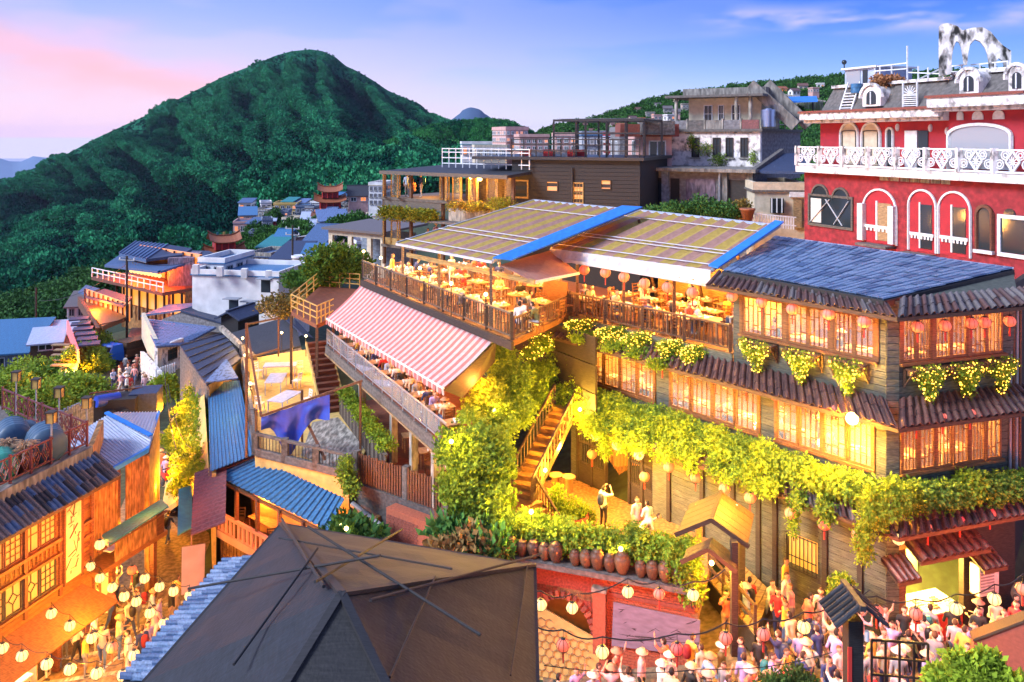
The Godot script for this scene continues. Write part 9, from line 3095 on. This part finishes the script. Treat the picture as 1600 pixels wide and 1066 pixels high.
		for s in segs:
			var k := along(s[0], s[1])
			var b0 := verts.size()
			for e in 2:
				for g in 5:
					var an := TAU * g / 5.0
					verts.append(s[e] + (k.x * cos(an) + k.y * sin(an) * 0.7) * s[2 + e])
					region.append(2)
			for g in 5:
				var g2 := (g + 1) % 5
				for z in [b0 + g, b0 + g2, b0 + 5 + g2, b0 + g, b0 + 5 + g2, b0 + 5 + g]:
					idx.append(z)
			for z in [b0 + 5, b0 + 6, b0 + 7, b0 + 5, b0 + 7, b0 + 8, b0 + 5, b0 + 8, b0 + 9]:
				idx.append(z)
	poses[kind] = {"v": verts, "r": region, "i": idx, "head": head, "chest": chest}
	return poses[kind]

var person_count := 0

func person(kind: String, at: Vector3, turn: float, place_text: String, seen: Dictionary, scale := 1.0, group := "", force := []) -> Node3D:
	var q := build_pose(kind)
	var si := 0
	var li := 0
	var hi := 0
	var extra := 0
	for tries in 400:
		si = rng.randi() % 12
		if rng.randf() < 0.12:
			si = [0, 1, 0, 9][rng.randi() % 4]
		li = rng.randi() % 6
		hi = rng.randi() % 3
		extra = [0, 0, 0, 1, 2][rng.randi() % 5]
		if force.size():
			si = force[0]
			li = force[1]
			extra = force[2]
			break
		if not seen.has([si, li, extra]):
			break
	seen[[si, li, extra]] = true
	var skin := Color(0.52, 0.30, 0.20).lerp(Color(0.60, 0.38, 0.27), rng.randf())
	var pal := [SHIRT[si][1], LEGS[li][1], skin, Color(0.05, 0.045, 0.045) if rng.randf() < 0.6 else Color(0.5, 0.5, 0.5), HAIR[hi][1], Color(0.02, 0.015, 0.015), Color(0.42, 0.14, 0.12)]
	var cols := PackedColorArray()
	for r in q.r:
		cols.append(pal[r])
	var arr := []
	arr.resize(Mesh.ARRAY_MAX)
	arr[Mesh.ARRAY_VERTEX] = q.v
	arr[Mesh.ARRAY_COLOR] = cols
	arr[Mesh.ARRAY_INDEX] = q.i
	var am := ArrayMesh.new()
	am.add_surface_from_arrays(Mesh.PRIMITIVE_TRIANGLES, arr)
	var st := SurfaceTool.new()
	st.create_from(am, 0)
	st.generate_normals()
	var word: String = {"stand": "standing", "walk": "walking", "photo": "raising a camera", "reach": "arm raised", "carry": "hands forward", "sit": "seated", "sit_lean": "leaning forward", "bend": "bending forward"}[kind]
	var label := "person, %s top, %s trousers%s, %s %s" % [SHIRT[si][0], LEGS[li][0], ["", ", brimmed hat", ", backpack"][extra], word, place_text]
	var o := MeshInstance3D.new()
	o.name = numbered(self, "person")
	o.mesh = st.commit()
	o.material_override = M.person_mat
	add_child(o)
	o.transform = Transform3D(Basis(UP, turn) * Basis.from_scale(Vector3.ONE * scale), at)
	meta(o, label, "person", group)
	if extra == 1:
		var s2 := st_new()
		var hd: Vector3 = q.head
		lathe(s2, [Vector2(0.19, 0.035), Vector2(0.20, 0.045), Vector2(0.105, 0.06), Vector2(0.095, 0.13), Vector2(0.0, 0.145)], 14, hd)
		var hat := MeshInstance3D.new()
		hat.name = "hat"
		hat.mesh = done(s2)
		hat.material_override = [M.straw, M.cloth_white, M.cream][person_count % 3]
		o.add_child(hat)
	elif extra == 2:
		var pk := MeshInstance3D.new()
		pk.name = "backpack"
		var s3 := st_new()
		var c: Vector3 = q.chest + v3(0, -0.1, -0.2)
		var pr := []
		for i in 9:
			var g := PI * i / 8.0 - PI / 2
			pr.append(Vector2(pow(cos(g), 0.5) * 0.14 + 0.001, sin(g) * 0.22))
		lathe(s3, pr, 8, c)
		pk.mesh = done(s3)
		pk.material_override = [M.navy_roof, M.black_metal, M.worn_red, M.teal][person_count % 4]
		o.add_child(pk)
	if kind == "photo":
		var ph := MeshInstance3D.new()
		ph.name = "camera_phone"
		ph.mesh = CUBE
		ph.material_override = M.black_metal
		ph.transform = Transform3D(Basis.from_scale(v3(0.16, 0.09, 0.015)), q.chest + v3(0, 0.28, 0.38))
		o.add_child(ph)
	person_count += 1
	return o

func street_y(x: float) -> float:
	return lerpf(-3.8, 0.0, smoothstep(-6.0, 11.0, x))

func crowds():
	var spots := []
	var seen := [{}, {}, {}, {}]
	var tries := 0
	while spots.size() < 100 and tries < 6000:
		tries += 1
		var x := rnd(-0.5, 19.5)
		var d := rnd(21.6, 29.0)
		var lim := 26.6 if x < 7.0 else (28.6 if x < 9.5 else (27.6 - (x - 9.5) * 0.45 if x < 12.0 else 26.2 + (x - 12.0) * 0.2))
		if d > lim or (x > 6.2 and x < 9.2 and d > 25.6 and d < 28.0 and x < 8.4):
			continue
		if Vector2(x - 8.8, d - 21.5).length() < 0.9:
			continue
		var y := street_y(x)
		var py := H0 + (CY - y - 1.6) * F / d
		var pxx := 800 + x / d * F
		if py > 1062 or pxx > 1596:
			continue
		var ok := true
		for s in spots:
			if Vector2(s.x - x, s.y - d).length() < 0.52:
				ok = false
				break
		if ok:
			spots.append(Vector2(x, d))
	for s in spots:
		var z := 0 if s.x < 4.5 else (1 if s.x < 9.0 else (2 if s.x < 13.5 else 3))
		var where: String = ["below the painted banner", "by the entrance deck's steps", "before the snack shop", "on the street past the shop"][z]
		var kind: String = ["walk", "stand", "walk", "carry", "stand", "walk", "reach", "photo"][rng.randi() % 8]
		person(kind, v3(s.x, street_y(s.x), -s.y), rng.randf() * TAU, where, seen[z], rnd(0.94, 1.06), "crowd in the street before the tea house")
	var sc := {}
	person("photo", G(943, 826, 0.9), 2.4, "in the courtyard by the ball bush", sc, 1.0, "", [0, 1, 2])
	person("stand", G(995, 846, 0.9), 0.5, "in the courtyard by the doors", sc, 1.0, "", [1, 2, 0])
	person("carry", G(1012, 850, 0.9), 3.6, "in the courtyard near the doors", sc, 0.97, "", [0, 4, 0])
	person("bend", G(1000, 862, 0.9), 1.5, "in the courtyard behind the hedge", sc, 0.95, "", [9, 0, 0])
	person("stand", v3(9.6, 0.0, -29.2), 1.0, "against the siding by the deck", sc, 1.02, "", [8, 0, 0])
	var al := [[132, 1000], [150, 975], [172, 985], [186, 1030], [203, 1000], [216, 985], [236, 985], [248, 1000], [88, 1045], [100, 1030], [118, 1040], [133, 1058], [160, 1046], [200, 1058], [62, 1064], [108, 1000], [96, 985], [180, 950], [230, 1040], [268, 985], [262, 850], [272, 800], [258, 760], [252, 745], [242, 1012], [222, 1050], [146, 1020], [80, 1010], [275, 960], [212, 945]]
	var sa := {}
	for i in al.size():
		var far: bool = al[i][1] < 870
		person(["walk", "stand", "walk", "carry", "walk", "reach"][i % 6], G(al[i][0], al[i][1], -3.93), rng.randf() * TAU, "past the alley's teal awning" if far else "in the lantern-lit alley", sa, rnd(0.95, 1.05), "people in the alley")
	var sr := {}
	for i in 26:
		var p := G(rnd(170, 232), rnd(572, 628), -4.12)
		person(["walk", "stand", "walk", "carry"][i % 4], p, rng.randf() * TAU, "on the narrow road below the truck", sr, rnd(0.95, 1.08), "people on the narrow road")
	var st := {}
	var ang := atan2(-WT.u.z, WT.u.x)
	for i in 26:
		var r := i % 3
		var c := 1.3 + (i / 3) * 2.0 + r * 0.35
		if c > 15.6:
			continue
		var ph = ang + [0.4, 2.5, 4.6][rng.randi() % 3]
		person("sit_lean" if i % 2 else "sit", WT.at(c, 8.34, -1.2 - r * 2.1) + v3(cos(ph), 0, -sin(ph)) * 0.85, ph - PI / 2, "on the farther terrace", st, 1.0, "diners on the terraces")
	var sw := {}
	person("stand", WT.at(3.0, 8.37, -0.5), 1.8, "by the far corner lamp of the terrace", sw, 1.05)
	person("stand", WT.at(4.4, 8.37, -3.4), 0.6, "between the tables of the farther terrace", sw)
	person("sit", WT.at(15.6, 8.34, -0.9), 2.8, "at the terrace corner railing", sw, 1.02, "", [0, 0, 0])
	person("sit_lean", WT.at(15.0, 8.34, -1.6), 5.4, "at the terrace corner, opposite", sw, 1.0, "", [0, 1, 0])
	var s2 := {}
	var ang2 := atan2(-WF.u.z, WF.u.x)
	for i in 13:
		var r := i % 3
		var ph = ang2 + [0.9, 3.0, 5.1][rng.randi() % 3]
		person("sit_lean" if i % 3 == 0 else "sit", WF.at(0.9 + (i % 4) * 1.6, 8.34, -1.0 - r * 1.75) + v3(cos(ph), 0, -sin(ph)) * 0.8, ph - PI / 2, "under the red terrace lanterns", s2, 1.0, "diners on the terraces")
	var W2 := Wall.new(513, 48.4, 690, 33.0)
	var s3 := {}
	for i in 14:
		var k := i % 2
		var u := 1.2 + (i / 2 + 1) * 2.0 + (k * 2 - 1) * 0.7
		var a3 := atan2(-W2.u.z, W2.u.x) + PI / 2 * (1 - 2 * k)
		person("sit" if i % 3 else "sit_lean", W2.at(u, 4.35, -0.75), a3, "under the striped awning", s3, 1.0, "diners under the awning")
	var s4 := {}
	for i in 9:
		var u: float = [1.6, 4.0, 6.4, 8.6, 10.8, 13.0, 8.6, 10.8, 13.0][i]
		var k := -1 if i < 6 else 1
		person("sit" if i % 2 else "sit_lean", WF.at(u + k * 1.0, 4.84, -1.35), ang2 + (PI / 2 if k < 0 else -PI / 2), "behind the middle windows", s4, 1.0, "guests behind the windows")
	var s5 := {}
	for i in 6:
		person("sit", WF.at([6.7, 8.9, 11.2, 13.4, 8.9, 13.4][i] + [-1, -1, 1, -1, 1, 1][i] * 1.0, 8.37, -1.35), ang2 + (PI / 2 if [-1, -1, 1, -1, 1, 1][i] < 0 else -PI / 2), "behind the upper windows", s5, 1.0, "guests behind the windows")
	for i in 3:
		person("stand", WR.at(0.9 + i * 1.3, [8.38, 8.38, 4.85][i], -1.0 - 0.4 * i), rng.randf() * 6.0, "behind the short side's windows", s5)
	person("carry", WR.at(1.1, 0.1, -1.5), 0.2, "behind the snack counter", s5, 1.0)
	var s6 := {}
	var Wv := Wall.new(597, 62.0, 805, 54.0)
	var fy := Wv.V(700, 270) - 1.95
	for i in 5:
		person("sit" if i % 2 else "stand", Wv.at(1.4 + i * 0.75, fy if i < 3 else fy - 3.5, -1.2), 3.0 + i, "in the open window wing", s6, 1.0, "guests in the window wing")
